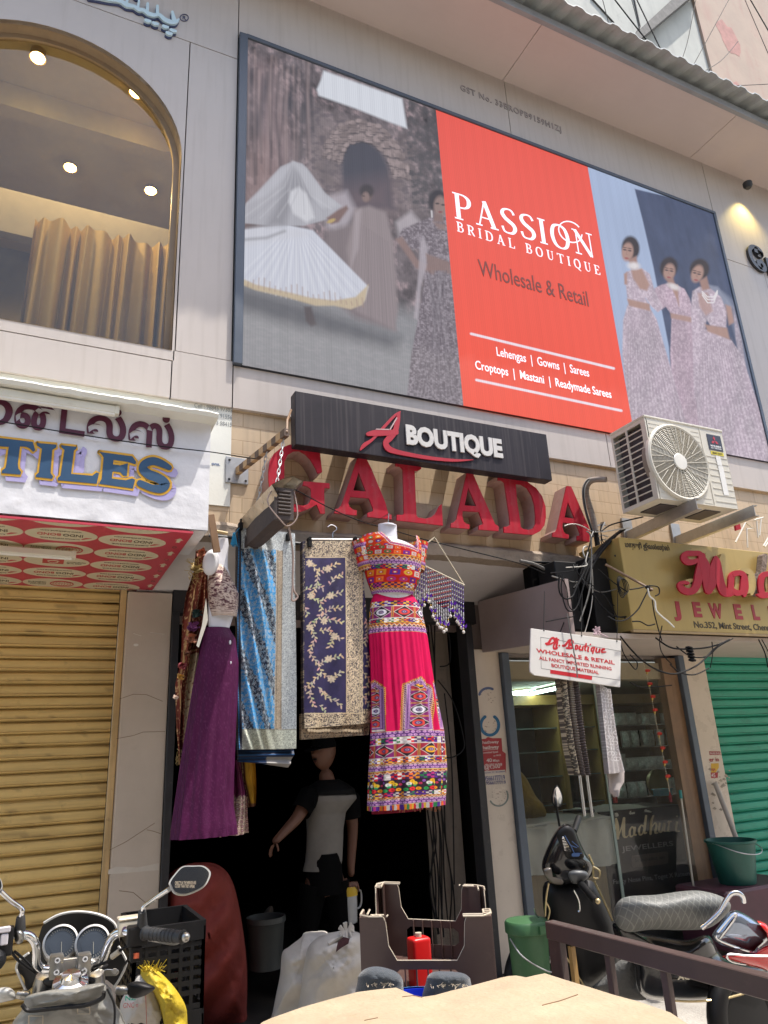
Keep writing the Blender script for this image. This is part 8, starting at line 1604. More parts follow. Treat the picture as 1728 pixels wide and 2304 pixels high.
for pp in ([(1330,985),(1370,1020),(1560,1085),(1600,1060)], [(1345,960),(1440,850),(1455,870),(1360,1000)]): m.tube(catmull([PT(*q, 3.47) for q in c1(pp)], 4), 0.006, 6)
m.build('tail_trim', CHR, SCT, smooth=True)
RDL = mat('red_tail_lens', (0.55, 0.02, 0.02), 0.12, var=0.08, coat=0.7)
blob(c1([(1370,1112),(1450,1100),(1560,1095),(1650,1040),(1700,1060),(1700,1200),(1600,1185),(1480,1155)]), 3.5, 0.06, 0.08, RDL, 'tail_lamp', SCT, nr=8); blob(c1([(1590,890),(1650,910),(1700,1000),(1690,1060),(1655,1010),(1640,945)]), 3.5, 0.05, 0.06, RDL, 'side_lamp', SCT, nr=6)
m = MB(); m.tube(catmull([PT(*q, 3.42) for q in c1([(1660,1110),(1540,1108),(1420,1098),(1405,1120),(1440,1145),(1520,1160)])], 4), 0.005, 6); m.build('chrome_line', CHR, SCT)
m = MB(); A_, B_ = [PT(*q, 3.70) for q in c1([(1095, 1255), (1300, 1250)])]; text_mb('ACTIVA', A_, B_, V(0, 0, 0.022)+(B_-A_).normalized()*0.006, 0.003, 0.03, mb=m); m.build('lettering', mat('cream_badge', (0.6, 0.55, 0.42), 0.3, metal=0.4), SCT)
m = MB(); m.tube(catmull([PT(*q, 3.68) for q in c1([(1050,1385),(1200,1392),(1380,1375),(1500,1345),(1590,1318)])], 5), 0.006, 6); m.build('gold_edge', GLD_, SCT, smooth=True)
m = MB(); wc = PT(*c1([(1500,1490)])[0], 3.75); m.tube([wc+V(0.2*math.cos(a), 0.02*math.cos(a), 0.2*math.sin(a)) for a in [2*math.pi*k/36 for k in range(37)]], 0.05, 10, cap=False); m.lathe([(0.05, -0.04), (0.16, -0.03), (0.16, 0.03), (0.05, 0.04)], wc, (0, 1, 0), 20); m.build('wheel', MBK, SCT, smooth=True)

# ================================================================ motorcycle
MC = thing('motorcycle', 'motorcycle seen from the rider side with chrome handlebar, twin dials and a grey tank bag', 'motorcycle', (0.2, -1.75, 0)); T0 = 2.3
SIL = mat('silver_casting', (0.36, 0.35, 0.325), 0.32, metal=0.9, var=0.15, spots=0.3, scol=(0.3, 0.28, 0.25)); RUB = mat('rubber_grip', (0.03, 0.03, 0.031), 0.6, var=0.2, spots=0.2, scol=(0.12, 0.12, 0.11))
q0 = lambda L_, t: [PT(*q, t) for q in c0(L_)]
blob(c0([(285,700),(330,590),(450,525),(600,505),(750,530),(850,590),(885,690),(900,760),(940,860),(935,920),(870,1060),(760,1000),(300,1000),(200,1100),(180,1000),(120,930),(150,850),(230,800)]), 2.42, 0.0, 0.14, MBK, 'fairing', MC, nr=8)
m = MB(); m.tube(catmull(q0([(120,930),(140,870),(215,810)], 2.41)+[], 5), 0.004, 6); m.tube(catmull(q0([(330,585),(450,522),(600,502),(750,527),(850,585),(880,670)], 2.41), 5), 0.0045, 6); m.tube(catmull(q0([(885,760),(940,860),(935,915),(895,1000),(850,1070)], 2.41), 5), 0.004, 6); m.tube(catmull(q0([(120,930),(160,1020),(205,1120)], 2.41), 4), 0.004, 6); m.build('white_edge', mat('white_pinstripe', (0.62, 0.61, 0.57), 0.35), MC, smooth=True)
DIA = mat('dial_face', (0.05, 0.055, 0.065), 0.25, var=0.2); DG2 = glassmat('dial_glass', (0.8, 0.85, 0.9), 0.03, 1.9, dust=0.05, dcol=(0.35, 0.4, 0.45))
for cx in ((452, 735), (690, 735)):
    c = PT(*c0([cx])[0], 2.33); ax = (CAM-c).normalized(); ax = (ax+V(0, -0.1, 0.35)).normalized(); g_ = MB(); g_.lathe([(0.051, -0.05), (0.054, 0.0), (0.053, 0.006), (0.047, 0.007), (0.046, 0.0), (0.046, -0.004)], c, ax, 36, cap=False); GG = g_.build('gauge', SIL, MC, smooth=True)
    m = MB(); m.lathe([(0.001, -0.003), (0.0465, -0.004)], c, ax, 32, cap=False); m.lathe([(0.001, -0.0022), (0.034, -0.0022)], c, ax, 32, cap=False); m.build('dial', DIA, GG)
    x_ = ax.orthogonal().normalized(); y_ = ax.cross(x_); m = MB()
    for k in range(28):
        a = 2*math.pi*k/36; d = x_*math.cos(a)+y_*math.sin(a); m.tube([c+d*0.036+ax*0.0, c+d*(0.042 if k % 2 else 0.044)+ax*0.0], 0.0006, 4)
    m.tube([c-x_*0.004, c+(x_*0.6+y_*0.7)*0.035], 0.0009, 4); m.build('dial_marks', EDG, GG)
    m = MB(); m.lathe([(0.001, 0.006), (0.047, 0.004)], c, ax, 32, cap=False); m.build('dial_glass', DG2, GG, smooth=True)
blob(c0([(380,850),(540,840),(700,850),(760,930),(600,960),(480,960),(360,930)]), 2.27, 0.02, 0.05, SIL, 'top_clamp', MC, nr=6)
m = MB(); m.box(PT(*c0([(495,915)])[0], 2.2)-V(0.03, 0.0, 0.012), PT(*c0([(540,890)])[0], 2.2)+V(0.012, 0.01, 0.012)); m.build('clamp_plate', SIL, MC, bev=0.003)
for px in ((420, 905), (625, 895)):
    p = PT(*c0([px])[0], 2.21); m = MB(); m.box(p-V(0.019, 0.028, 0.032), p+V(0.019, 0.028, 0.030)); CL = m.build('bar_clamp', SIL, MC, bev=0.006, seg=2, smooth=True)
    for dz in (-0.014, 0.017): m = MB(); m.lathe([(0.008, 0), (0.008, 0.01), (0.004, 0.01), (0.004, 0.004)], p+V(0, -0.028, dz), (0, -1, 0.4), 12); m.build('bolt', M['galv'], CL)
barR = [(520,930,2.22),(640,925,2.22),(700,915,2.22),(755,880,2.2),(790,800,2.19),(810,740,2.18),(840,690,2.17),(890,655,2.16),(960,650,2.14),(1040,660,2.12)]
barL = [(520,930,2.22),(380,935,2.22),(310,925,2.22),(272,880,2.2),(272,800,2.19),(265,745,2.18),(235,695,2.17),(185,672,2.16),(120,668,2.14),(0,690,2.12),(-140,720,2.1)]
PTR = lambda L_: catmull([PT(x/3.318, 1900+y/3.318, t) for x, y, t in L_], 5)
m = MB(); m.tube(PTR(barR), 0.0125, 12); m.tube(PTR(barL), 0.0125, 12); m.build('handlebar', CHR, MC, smooth=True)
ga, gb = PT(1080/3.318, 1900+662/3.318, 2.12), PT(1365/3.318, 1900+690/3.318, 2.06); m = MB(); m.tube([ga, ga.lerp(gb, 0.04), ga.lerp(gb, 0.05), gb.lerp(ga, 0.03), gb], [0.02, 0.02, 0.0165, 0.0165, 0.019], 16)
for k in range(7): m.lathe([(0.018, -0.002), (0.018, 0.002)], ga.lerp(gb, 0.2+0.1*k), gb-ga, 14)
m.build('grip', RUB, MC, smooth=True); m = MB(); m.ell(gb+(gb-ga).normalized()*0.01, (0.013, 0.013, 0.013), 12, 8); m.build('lever_ball', SIL, MC, smooth=True)
m = MB(); m.tube(catmull([PT(1020/3.318, 1900+690/3.318, 2.14), PT(1180/3.318, 1900+720/3.318, 2.16), PT(1300/3.318, 1900+738/3.318, 2.12), gb+V(0.005, 0.03, -0.012)], 5), 0.0055, 8); m.build('brake_lever', SIL, MC, smooth=True)
m = MB(); p = PT(1030/3.318, 1900+665/3.318, 2.13); m.box(p-V(0.03, 0.025, 0.03), p+V(0.026, 0.025, 0.022)); m.box(p+V(-0.02, -0.02, -0.07), p+V(0.012, 0.02, -0.03)); m.build('switch_housing', MBK, MC, bev=0.006, seg=2); m = MB(); m.box(p+V(-0.012, -0.03, -0.058), p+V(0.002, -0.02, -0.045)); m.build('starter_button', mat('orange_button', (0.6, 0.12, 0.05), 0.4), MC)
m = MB(); p = PT(975/3.318, 1900+600/3.318, 2.17); m.box(p-V(0.036, 0.02, 0.026), p+V(0.034, 0.025, 0.014)); MCY = m.build('brake_reservoir', mat('cream_reservoir', (0.58, 0.53, 0.43), 0.4, spots=0.3, scol=(0.2, 0.16, 0.12)), MC, bev=0.006, seg=2); m = MB(); m.box(p+V(-0.038, -0.022, 0.0145), p+V(0.036, 0.027, 0.023)); m.build('cap', EDG, MCY, bev=0.003); m = MB(); m.lathe([(0.009, 0), (0.009, 0.003)], p+V(-0.018, -0.02, -0.008), (0, -1, 0), 14); m.build('sight_glass', mat('purple_sight_glass', (0.10, 0.06, 0.12), 0.2), MCY)
p = PT(40/3.318, 1900+680/3.318, 2.1); m = MB(); m.box(p-V(0.05, 0.025, 0.05), p+V(0.022, 0.025, 0.022)); m.ell(p+V(-0.02, -0.02, -0.055), (0.03, 0.03, 0.03), 10, 8); m.build('switch_housing', MBK, MC, bev=0.008, seg=2); m = MB(); m.box(p+V(-0.012, -0.032, -0.02), p+V(0.008, -0.025, 0.01)); m.box(p+V(-0.02, -0.034, 0.012), p+V(0.012, -0.02, 0.028)); m.build('switch', mat('pale_switch', (0.5, 0.48, 0.52), 0.3), MC, bev=0.003)
blob(c0([(110,640),(150,630),(180,660),(175,720),(140,745),(108,720)]), 2.12, 0.025, 0.03, SIL, 'perch', MC, nr=6)
for sd in (1, -1):
    if sd > 0: st_ = [(1062,610,2.13),(1062,500,2.13),(1075,470,2.13),(1090,452,2.13),(1170,395,2.11),(1262,335,2.09)]; hd = [(1262,280),(1300,225),(1360,165),(1440,158),(1520,160),(1572,205),(1560,265),(1520,320),(1440,362),(1370,380),(1300,365),(1268,310)]
    else: st_ = [(148,640,2.12),(155,540,2.12),(168,500,2.12),(150,470,2.12),(80,420,2.1),(5,350,2.08)]; hd = [(-160,200),(-60,190),(0,250),(20,310),(0,350),(-60,400),(-180,380)]
    m = MB(); P_ = PTR(st_); m.tube(P_, 0.007, 10); MI = m.build('mirror', CHR, MC, smooth=True); m = MB(); a_, b_ = PT(st_[0][0]/3.318, 1900+st_[0][1]/3.318, st_[0][2]), PT(st_[1][0]/3.318, 1900+st_[1][1]/3.318, st_[1][2]); m.tube([a_, b_, b_.lerp(P_[-1], 0.03)], [0.016, 0.012, 0.009], 10); m.build('mirror_boot', RUB, MI, smooth=True)
    cm = PT(sum(p[0] for p in hd)/len(hd)/3.318, 1900+sum(p[1] for p in hd)/len(hd)/3.318, 2.08); nrm = ((CAM-cm).normalized()+V(-0.05, -1, 0.42).normalized()).normalized()
    def pl(x, y, k=1.0, o=0.0):
        d = ray(x/3.318, 1900+y/3.318); p = CAM+d*((cm-CAM).dot(nrm)/d.dot(nrm)); return cm+(p-cm)*k+nrm*o
    hs = [(q.x, q.y) for q in catmull([V(x, y, 0) for x, y in hd], 4, True)]
    m = MB(); m.prism([pl(x, y) for x, y in hs], nrm*-0.012); b_ = m.add([pl(x, y, 1, -0.012) for x, y in hs]+[pl(x, y, 0.6, -0.045) for x, y in hs], []); k = len(hs); m.f += [(b_+i, b_+(i+1) % k, b_+k+(i+1) % k, b_+k+i) for i in range(k)]+[tuple(range(b_+k, b_+2*k))]; m.mi += [0]*(k+1)
    m.build('mirror_shell', mat('silver_mirror_rim', (0.60, 0.60, 0.58), 0.3, metal=0.4), MI, smooth=True)
    m = MB(); m.prism([pl(x, y, 0.91, 0.0035) for x, y in hs], nrm*-0.003); m.build('mirror_glass', mat('mirror_glass', (0.72, 0.75, 0.76), 0.02, metal=1.0, var=0.02), MI)
    if sd > 0:
        m = MB(); ff = lambda x, y: pl(x, y, 1, 0.0045)
        for s_, a, b in (('OBJECTS IN THE MIRROR ARE', (1305, 300), (1462, 298)), ('CLOSER THAN THEY APPEAR', (1305, 322), (1452, 326))): A_, B_ = ff(*a), ff(*b); text_mb(s_, A_, B_, V(0, 0, 0.0085), 0.0006, 0.01, mb=m)
        m.build('lettering', EDG, MI)
CAB = MB()
for pp in ([(700,910,2.2),(790,880,2.17),(850,830,2.15),(920,775,2.13),(980,752,2.12)], [(110,800,2.15),(170,850,2.2),(230,910,2.22)], [(1000,700,2.16),(980,820,2.2),(880,960,2.3)], [(60,740,2.12),(120,850,2.2),(260,960,2.3)], [(650,930,2.2),(760,920,2.22),(800,900,2.25)]): CAB.tube(PTR(pp), 0.004, 6)
CAB.build('control_cable', M['cable'], MC, smooth=True); m = MB(); m.tube(PTR([(838,838,2.145),(895,795,2.135)]), 0.0085, 8); m.build('cable_sleeve', EDG, MC)
for px in ((330, 990), (715, 970)): p = PT(px[0]/3.318, 1900+px[1]/3.318, 2.24); m = MB(); m.lathe([(0.03, -0.3), (0.03, -0.02), (0.024, 0.005), (0.012, 0.008), (0.001, 0.008)], p, (0, -0.35, 1), 24, cap=False); m.build('fork_cap', SIL, MC, smooth=True)
m = MB(); m.prism(q0([(760,940),(800,930),(885,935),(890,955),(870,980),(760,985)], 2.26), ray(200, 2200)*0.02); m.lathe([(0.009, 0), (0.009, 0.008)], PT(852/3.318, 1900+950/3.318, 2.255), (0, -1, 0.3), 12); m.build('stay_plate', SIL, MC, bev=0.002)
blob(c0([(320,1010),(480,960),(640,980),(720,1010),(680,1060),(480,1090),(340,1060)]), 2.22, 0.03, 0.05, MBK, 'steering_head', MC, nr=6)
p = PT(525/3.318, 1900+1045/3.318, 2.12); m = MB(); m.lathe([(0.045, -0.02), (0.05, 0.0), (0.048, 0.01), (0.03, 0.016), (0.026, 0.03), (0.001, 0.032)], p, (0, -0.45, 1), 32, cap=False); m.build('fuel_cap', CHR, MC, smooth=True)
LEA = mat('grey_vinyl_bag', (0.20, 0.195, 0.175), 0.38, var=0.14, scale=8, spots=0.15, scol=(0.3, 0.29, 0.26), bump=0.35, bscale=14)
TK = blob(c0([(200,1160),(260,1120),(420,1075),(560,1060),(700,1040),(770,1030),(830,1080),(860,1180),(920,1300),(930,1500),(60,1500),(90,1340),(160,1240)]), 2.12, 0.09, 0.12, LEA, 'tank_bag', MC, nr=16, noise=0.012, nf=16, k=6)
blob(c0([(178,1215),(205,1130),(400,1085),(560,1075),(760,1040),(775,1075),(755,1135),(640,1185),(480,1200),(330,1215),(190,1225)]), 2.05, 0.028, 0.03, LEA, 'bag_flap', TK, nr=10, noise=0.008, nf=26, k=6)
m = MB(); m.tube(catmull([PT(x/3.318, 1900+y/3.318, 2.02) for x, y in ((165,1195),(210,1240),(330,1232),(480,1215),(640,1200),(760,1150),(775,1100))], 5), 0.006, 6); m.tube(catmull([PT(x/3.318, 1900+y/3.318, 2.02) for x, y in ((800,1080),(850,1190),(855,1320),(840,1400))], 5), 0.003, 6); m.build('piping', MBK, TK, smooth=True)
m = MB()
for (x0_, y0_, x1_, y1_) in ((215,1280,320,1400), (580,1215,670,1265)): m.tube([PT(x/3.318, 1900+y/3.318, 2.026) for x, y in ((x0_,y0_),(x1_,y0_),(x1_,y1_),(x0_,y1_),(x0_,y0_))], 0.002, 4)
m.build('stitched_patch', EDG, TK)
for nm, stk, hd, tt_ in (('R', [(870,1085),(960,1090)], [(950,1050),(1010,1022),(1080,1030),(1150,1060),(1150,1085),(1090,1125),(1010,1150),(960,1130)], 2.2), ('L', [(215,1130),(130,1120)], [(110,1100),(60,1065),(-20,1075),(-60,1110),(-20,1180),(60,1170),(120,1150)], 2.2)):
    m = MB(); a_, b_ = [PT(x/3.318, 1900+y/3.318, tt_) for x, y in stk]; m.tube([a_, b_], 0.011, 10)
    for k in range(6): m.lathe([(0.013, -0.001), (0.013, 0.001)], a_.lerp(b_, 0.1+0.1*k), b_-a_, 12)
    ID = m.build('indicator', SIL, MC, smooth=True); blob(c0(hd), tt_, 0.03, 0.03, MBK if nm == 'R' else mat('smoky_lens', (0.4, 0.4, 0.38), 0.25), 'indicator_lens', ID, nr=8)
m = MB(); wc = V(0.27, -1.05, 0.32); m.tube([wc+V(0, 0.28*math.cos(a), 0.28*math.sin(a)) for a in [2*math.pi*k/30 for k in range(31)]], 0.05, 10, cap=False); m.build('wheel', MBK, MC, smooth=True)

# ================================================================ the man
MAN = thing('person', 'man in black and pale grey shirt and dark cap carrying a jug in the doorway', 'person', (2.0, 1.0, 0.1)); YM = 1.0
SKN = mat('brown_skin', (0.13, 0.06, 0.038), 0.5, var=0.08, scale=12, spec=0.35)
J = lambda x, y, dy=0.0: PY(x, y, YM+dy)
def skin_body(name, chains, mt, parent, lv=2):
    vs = []; es = []; rs = []
    for ch in chains:
        prev = None
        for p in ch:
            if isinstance(p, int): prev = p; continue
            vs.append(Vector(p[0])); rs.append(p[1]); i = len(vs)-1
            if prev is not None: es.append((prev, i))
            prev = i
    off = rootloc(parent); me = bpy.data.meshes.new(name); me.from_pydata([v-off for v in vs], es, []); o = bpy.data.objects.new(name, me); COL.objects.link(o)
    sk = o.modifiers.new('s', 'SKIN'); me.skin_vertices.new() if not me.skin_vertices else None
    for i, r_ in enumerate(rs): me.skin_vertices[0].data[i].radius = (r_, r_) if not isinstance(r_, tuple) else r_; me.skin_vertices[0].data[i].use_root = (i == 0)
    sk.use_smooth_shade = True; sb = o.modifiers.new('u', 'SUBSURF'); sb.levels = lv; sb.render_levels = lv
    bpy.context.view_layer.update(); ev = bpy.data.meshes.new_from_object(o.evaluated_get(bpy.context.evaluated_depsgraph_get())); bpy.data.objects.remove(o)
    for p in ev.polygons: p.use_smooth = True
    ev.materials.clear(); ev.materials.append(mt); o2 = bpy.data.objects.new(name, ev); COL.objects.link(o2); o2.parent = parent; return o2
pel = J(730, 1965); che = J(738, 1820); nk = J(737, 1760); hd0 = J(727, 1728, -0.02)
shl, ell_, wrl = J(697, 1790, -0.05), J(668, 1842, -0.12), J(626, 1886, -0.22); shr, elr, wrr = J(786, 1795, 0.02), J(794, 1862, 0.03), J(789, 1955, -0.03)
kl, fl_ = V(pel.x-0.12, 1.02, 0.52), V(pel.x-0.16, 1.05, 0.13); kr, fr_ = V(pel.x+0.10, 0.98, 0.52), V(pel.x+0.12, 1.12, 0.13)
hL = wrl+(wrl-ell_).normalized()*0.05; hR = wrr+V(0.0, -0.01, -0.055)
chains = [[(pel, 0.085), (J(732, 1900), 0.08), (che, 0.09), (nk+V(0, 0, -0.05), 0.07), (nk, 0.06), (hd0+V(0.02, 0.02, 0), 0.058)],
          [2, (shl, 0.062), (ell_, 0.042), (wrl, 0.028), (hL, (0.034, 0.018))], [2, (shr, 0.062), (elr, 0.043), (wrr, 0.029), (hR, (0.036, 0.019))],
          [0, (pel+V(-0.08, 0, -0.08), 0.085), (kl, 0.058), (fl_, 0.042), (fl_+V(-0.12, -0.1, -0.02), 0.035)], [0, (pel+V(0.08, 0, -0.08), 0.085), (kr, 0.058), (fr_, 0.042), (fr_+V(-0.12, -0.1, -0.02), 0.035)]]
body = skin_body('body', chains, SKN, MAN)
def finger(base, dirs, r0, parent=MAN):
    ch = [(base, r0)]; p = Vector(base)
    for k, (d, L_) in enumerate(dirs): p = p+Vector(d).normalized()*L_; ch.append((p, r0*(0.95-0.12*k)))
    return ch
fch = []
for k in range(4):    # left hand, loosely curled, hanging forward
    b = hL+V(-0.014+0.008*k, -0.018+0.014*k, -0.01); fch.append(finger(b, [((-0.5, -0.2, -0.8), 0.032+0.003*(k in (1, 2))), ((-0.2, 0.0, -1), 0.026), ((0.3, 0.1, -1), 0.02)], 0.0085))
fch.append(finger(hL+V(0.012, -0.02, 0.0), [((0.2, -0.4, -0.9), 0.03), ((0.0, -0.3, -1), 0.026)], 0.009))
for k in range(4):    # right hand, closed over the jug lid
    b = hR+V(-0.026+0.017*k, -0.016, -0.018); fch.append(finger(b, [((-0.1+0.1*k, -0.55, -0.8), 0.034+0.004*(k in (1, 2))), ((-0.05+0.06*k, -0.1, -1), 0.028), ((0, 0.35, -1), 0.02)], 0.0088))
fch.append(finger(hR+V(-0.034, 0.0, 0.004), [((-0.7, -0.2, -0.7), 0.032), ((-0.2, -0.1, -1), 0.028)], 0.0095))
FNG = [skin_body('finger', [ch], SKN, MAN, 1) for ch in fch]
# head
HC = J(728, 1690, 0.0); m = MB(); A = []
nu, nv = 40, 30; FD = V(-0.86, -0.5, -0.08).normalized(); FR = V(0, 0, 1).cross(FD).normalized(); FU = FD.cross(FR)*-1 if FD.cross(FR).z < 0 else FD.cross(FR)
for j in range(nv+1):
    th = math.pi*j/nv; row = []
    for i in range(nu):
        a = 2*math.pi*i/nu; x = math.sin(th)*math.cos(a); y = math.sin(th)*math.sin(a); z = math.cos(th)
        f = 0.105*x; s_ = 0.08*y; u_ = 0.132*z
        if z < 0: s_ *= 1+0.22*z; f *= 1+0.05*z+(0.10 if x > 0 else -0.35)*-z*0.6
        fx = max(x, 0)**3
        f += fx*(0.034*math.exp(-((z+0.10)/0.13)**2)*math.exp(-(y/0.16)**2)-0.010*math.exp(-((z-0.18)/0.10)**2)*math.exp(-((abs(y)-0.36)/0.16)**2)+0.008*math.exp(-((z+0.44)/0.07)**2)*math.exp(-(y/0.3)**2)-0.004*math.exp(-((z+0.50)/0.03)**2)*math.exp(-(y/0.3)**2)+0.012*math.exp(-((z+0.80)/0.14)**2))
        row.append(tuple(HC+FD*f+FR*s_+FU*u_))
    A.append(row)
m.grid(np.array(A), wrap=True); HDm = m.build('head', SKN, MAN, smooth=True, ang=180); PCS = [body, HDm]+FNG
for sd in (1, -1):
    m = MB(); m.ell(HC+FD*-0.008+FR*(0.072*sd)+FU*-0.012, (0.012, 0.016, 0.03), 10, 8); PCS.append(m.build('ear', SKN, MAN, smooth=True))
    m = MB(); m.ell(HC+FD*0.083+FR*(0.030*sd)+FU*0.018, (0.012, 0.012, 0.010), 10, 8); m.build('eye', mat('eye_white', (0.12, 0.10, 0.09), 0.2), MAN, smooth=True)
    m = MB(); m.ell(HC+FD*0.087+FR*(0.030*sd)+FU*0.040, (0.012, 0.02, 0.005), 8, 6); m.build('eyebrow', MBK, MAN)
m = MB(); m.ell(HC+FD*0.106+FU*-0.046, (0.014, 0.032, 0.008), 10, 6); m.build('moustache', MBK, MAN, smooth=True)
m = MB(); m.ell(HC+FD*0.102+FU*-0.062, (0.010, 0.024, 0.007), 10, 6); m.build('lips', mat('lip', (0.09, 0.03, 0.025), 0.45), MAN, smooth=True)
mb_ = MB()
for o in PCS: mb_.add([tuple(v.co) for v in o.data.vertices], [tuple(p.vertices) for p in o.data.polygons]); bpy.data.objects.remove(o)
me = bpy.data.meshes.new('body'); me.from_pydata(mb_.v, [], mb_.f); o = bpy.data.objects.new('body', me); COL.objects.link(o); rm = o.modifiers.new('r', 'REMESH'); rm.mode = 'VOXEL'; rm.voxel_size = 0.005; rm.use_smooth_shade = True
bpy.context.view_layer.update(); ev = bpy.data.meshes.new_from_object(o.evaluated_get(bpy.context.evaluated_depsgraph_get())); bpy.data.objects.remove(o); ev.materials.clear(); ev.materials.append(SKN)
body = bpy.data.objects.new('body', ev); COL.objects.link(body); body.parent = MAN
CAPM = mat('black_cap_cloth', (0.004, 0.004, 0.0045), 0.9, spec=0.05)
m = MB(); A = []
for j in range(12):
    th = math.pi*0.5*j/11; A.append([tuple(HC+FD*(0.108*math.sin(th)*math.cos(a)-0.004)+FR*(0.084*math.sin(th)*math.sin(a))+FU*(0.022+0.118*math.cos(th))) for a in [2*math.pi*i/32 for i in range(32)]])
m.grid(np.array(A), wrap=True); m.prism([HC+FD*(0.07+0.12*math.cos(a))+FR*(0.075*math.sin(a))+FU*(0.026-0.012*math.cos(a)) for a in [math.pi*(i/16-0.5) for i in range(17)]], FU*0.006); m.build('cap', CAPM, MAN, smooth=True)
def col_shirt(px, py, xx, a):
    C = np.zeros(px.shape+(3,)); C[:] = (0.19,0.18,0.168); C *= (0.9+0.2*fbm(px/14, py/40, 3, 3))[..., None]; put(C, (1786+0.08*(px-692)-py)/1.5, (0.004,0.004,0.0045)); return C
tubecloth('shirt', [(716,762,1754),(700,778,1764),(684,796,1778),(684,800,1800),(689,776,1830),(691,770,1870),(690,769,1905),(688,768,1935),(684,766,1956)], (0, 0), 1.0, YM, 80, 90, 0.78, lambda a, v: 0.03*np.sin(5*a+v*7)*v, col_shirt, MAN, CLOTH)
for a_, b_, c_ in ((shl, ell_, 0.72), (shr, elr, 0.68)):
    m = MB(); d = (b_-a_); m.tube([a_-d*0.15, a_, a_.lerp(b_, c_*0.6), a_.lerp(b_, c_)], [0.06, 0.078, 0.072, 0.07], 18, cap=False); m.build('sleeve', CAPM, MAN, smooth=True)
m = MB(); m.tube([J(706, 1786, -0.16), J(705, 1800, -0.165), J(707, 1818, -0.165)], 0.003, 5); m.tube([J(716, 1787, -0.165), J(712, 1802, -0.168), J(709, 1818, -0.166)], 0.003, 5); m.build('drawstring', CAPM, MAN)
m = MB()
for p_, q_ in ((pel+V(-0.08, 0, -0.02), None),): pass
m.lathe([(0.108, 0.13), (0.12, 0.06), (0.13, -0.06), (0.135, -0.12)], pel, n=24, cap=False); m.tube([pel+V(-0.08, 0, -0.06), kl, fl_+V(0, 0, 0.03)], [0.10, 0.075, 0.062], 16); m.tube([pel+V(0.08, 0, -0.06), kr, fr_+V(0, 0, 0.03)], [0.10, 0.075, 0.062], 16); m.build('trousers', CAPM, MAN, smooth=True)
JG = thing('jug', 'clear plastic jug with a yellow lid held by the man in the doorway', 'jug', hR+V(0, 0, -0.29)); jc = J(787, 2076, -0.04)
JM = bpy.data.materials.new('clear_jug_plastic'); JM.use_nodes = True; b = JM.node_tree.nodes['Principled BSDF']; b.inputs['Base Color'].default_value = (0.75, 0.77, 0.8, 1); b.inputs['Roughness'].default_value = 0.2; b.inputs['Alpha'].default_value = 0.38
H_ = PY(787, 1999, YM-0.04).z-jc.z; r_ = 0.058
m = MB(); m.lathe([(0.001, 0.0), (r_*0.85, 0.0), (r_*0.92, 0.01), (r_, H_*0.97), (r_*0.97, H_*0.97), (r_*0.88, 0.012)], jc, n=28, cap=False); m.tube(catmull([jc+V(r_*0.95, 0, H_*0.88), jc+V(r_*1.5, 0, H_*0.9), jc+V(r_*1.6, 0, H_*0.6), jc+V(r_*1.35, 0, H_*0.42), jc+V(r_*0.95, 0, H_*0.38)], 5), 0.006, 8); m.build('body', JM, JG, smooth=True)
YL = mat('yellow_plastic_lid', (0.55, 0.36, 0.02), 0.45, var=0.15)
m = MB(); m.lathe([(r_*1.02, H_*0.80), (r_*1.04, H_*0.98), (r_*0.9, H_*1.06), (0.001, H_*1.08)], jc, n=24, cap=False); m.build('lid', YL, JG, smooth=True)
m = MB(); rg = random.Random(4)
for k in range(4): m.ell(jc+V(rg.uniform(-.025,.025), rg.uniform(-.02,.02), 0.05+0.03*k), (0.022, 0.016, 0.016), 8, 6)
m.build('printed_pattern', YL, JG, smooth=True)

# ================================================================ cables
c3 = cr(3.318, (900, 850)); c3b = cr(5.99, (1080, 1040)); c4 = cr(3.471, (1250, 900))
def cable(lab, pp, Y, r_, mt, grp=None, nm='cable'):
    m = MB(); m.tube(catmull([PY(x, y, Y) for x, y in pp], 6), r_, 6); tag(m.build(nm, mt, smooth=True), lab, 'cable', grp)
cable('thin black line strung from the white sign box to the striped arm', [(-20,945),(120,968),(240,987),(360,1004),(475,1017),(545,1028),(575,1032)], -0.52, 0.003, M['cable'])
cable('long thin line running from the lamp under the red letters to the gold sign', [(640,1088),(740,1142),(810,1172),(880,1192),(960,1215),(1060,1240),(1170,1268),(1225,1290)], -0.14, 0.0035, M['cable'])
m = MB(); m.tube(catmull([PY(*q, Y_) for q, Y_ in zip(c3b([(1700,235),(1600,232),(1500,250),(1440,320),(1430,420),(1455,520),(1490,640),(1530,780),(1560,930)]), (-0.3,-0.25,-0.2,-0.16,-0.14,-0.13,-0.12,-0.12,-0.12))], 6), 0.023, 10); t_ = tag(m.build('insulated_pipe', mat('wrapped_pipe_tape', (0.26, 0.22, 0.185), 0.7, var=0.3, streak=0.7, scol=(0.10, 0.085, 0.075), hscale=(4, 4, 60)), smooth=True), 'tape wrapped coolant pipe bending down from the air conditioner beside the last red letter', 'pipe')
m = MB(); m.tube(catmull([PY(*q, -0.1) for q in c3b([(1555,930),(1575,1050),(1590,1200),(1560,1320),(1500,1400)])], 6), 0.02, 8); tag(m.build('black_pipe', M['cable'], smooth=True), 'black pipe below the wrapped coolant pipe at the corner of the gold sign', 'pipe')
CBN = thing('cable_bundle', 'tangled bundle of black, grey and white cables at the corner of the gold sign', 'cables', (3.75, -0.2, 2.6))
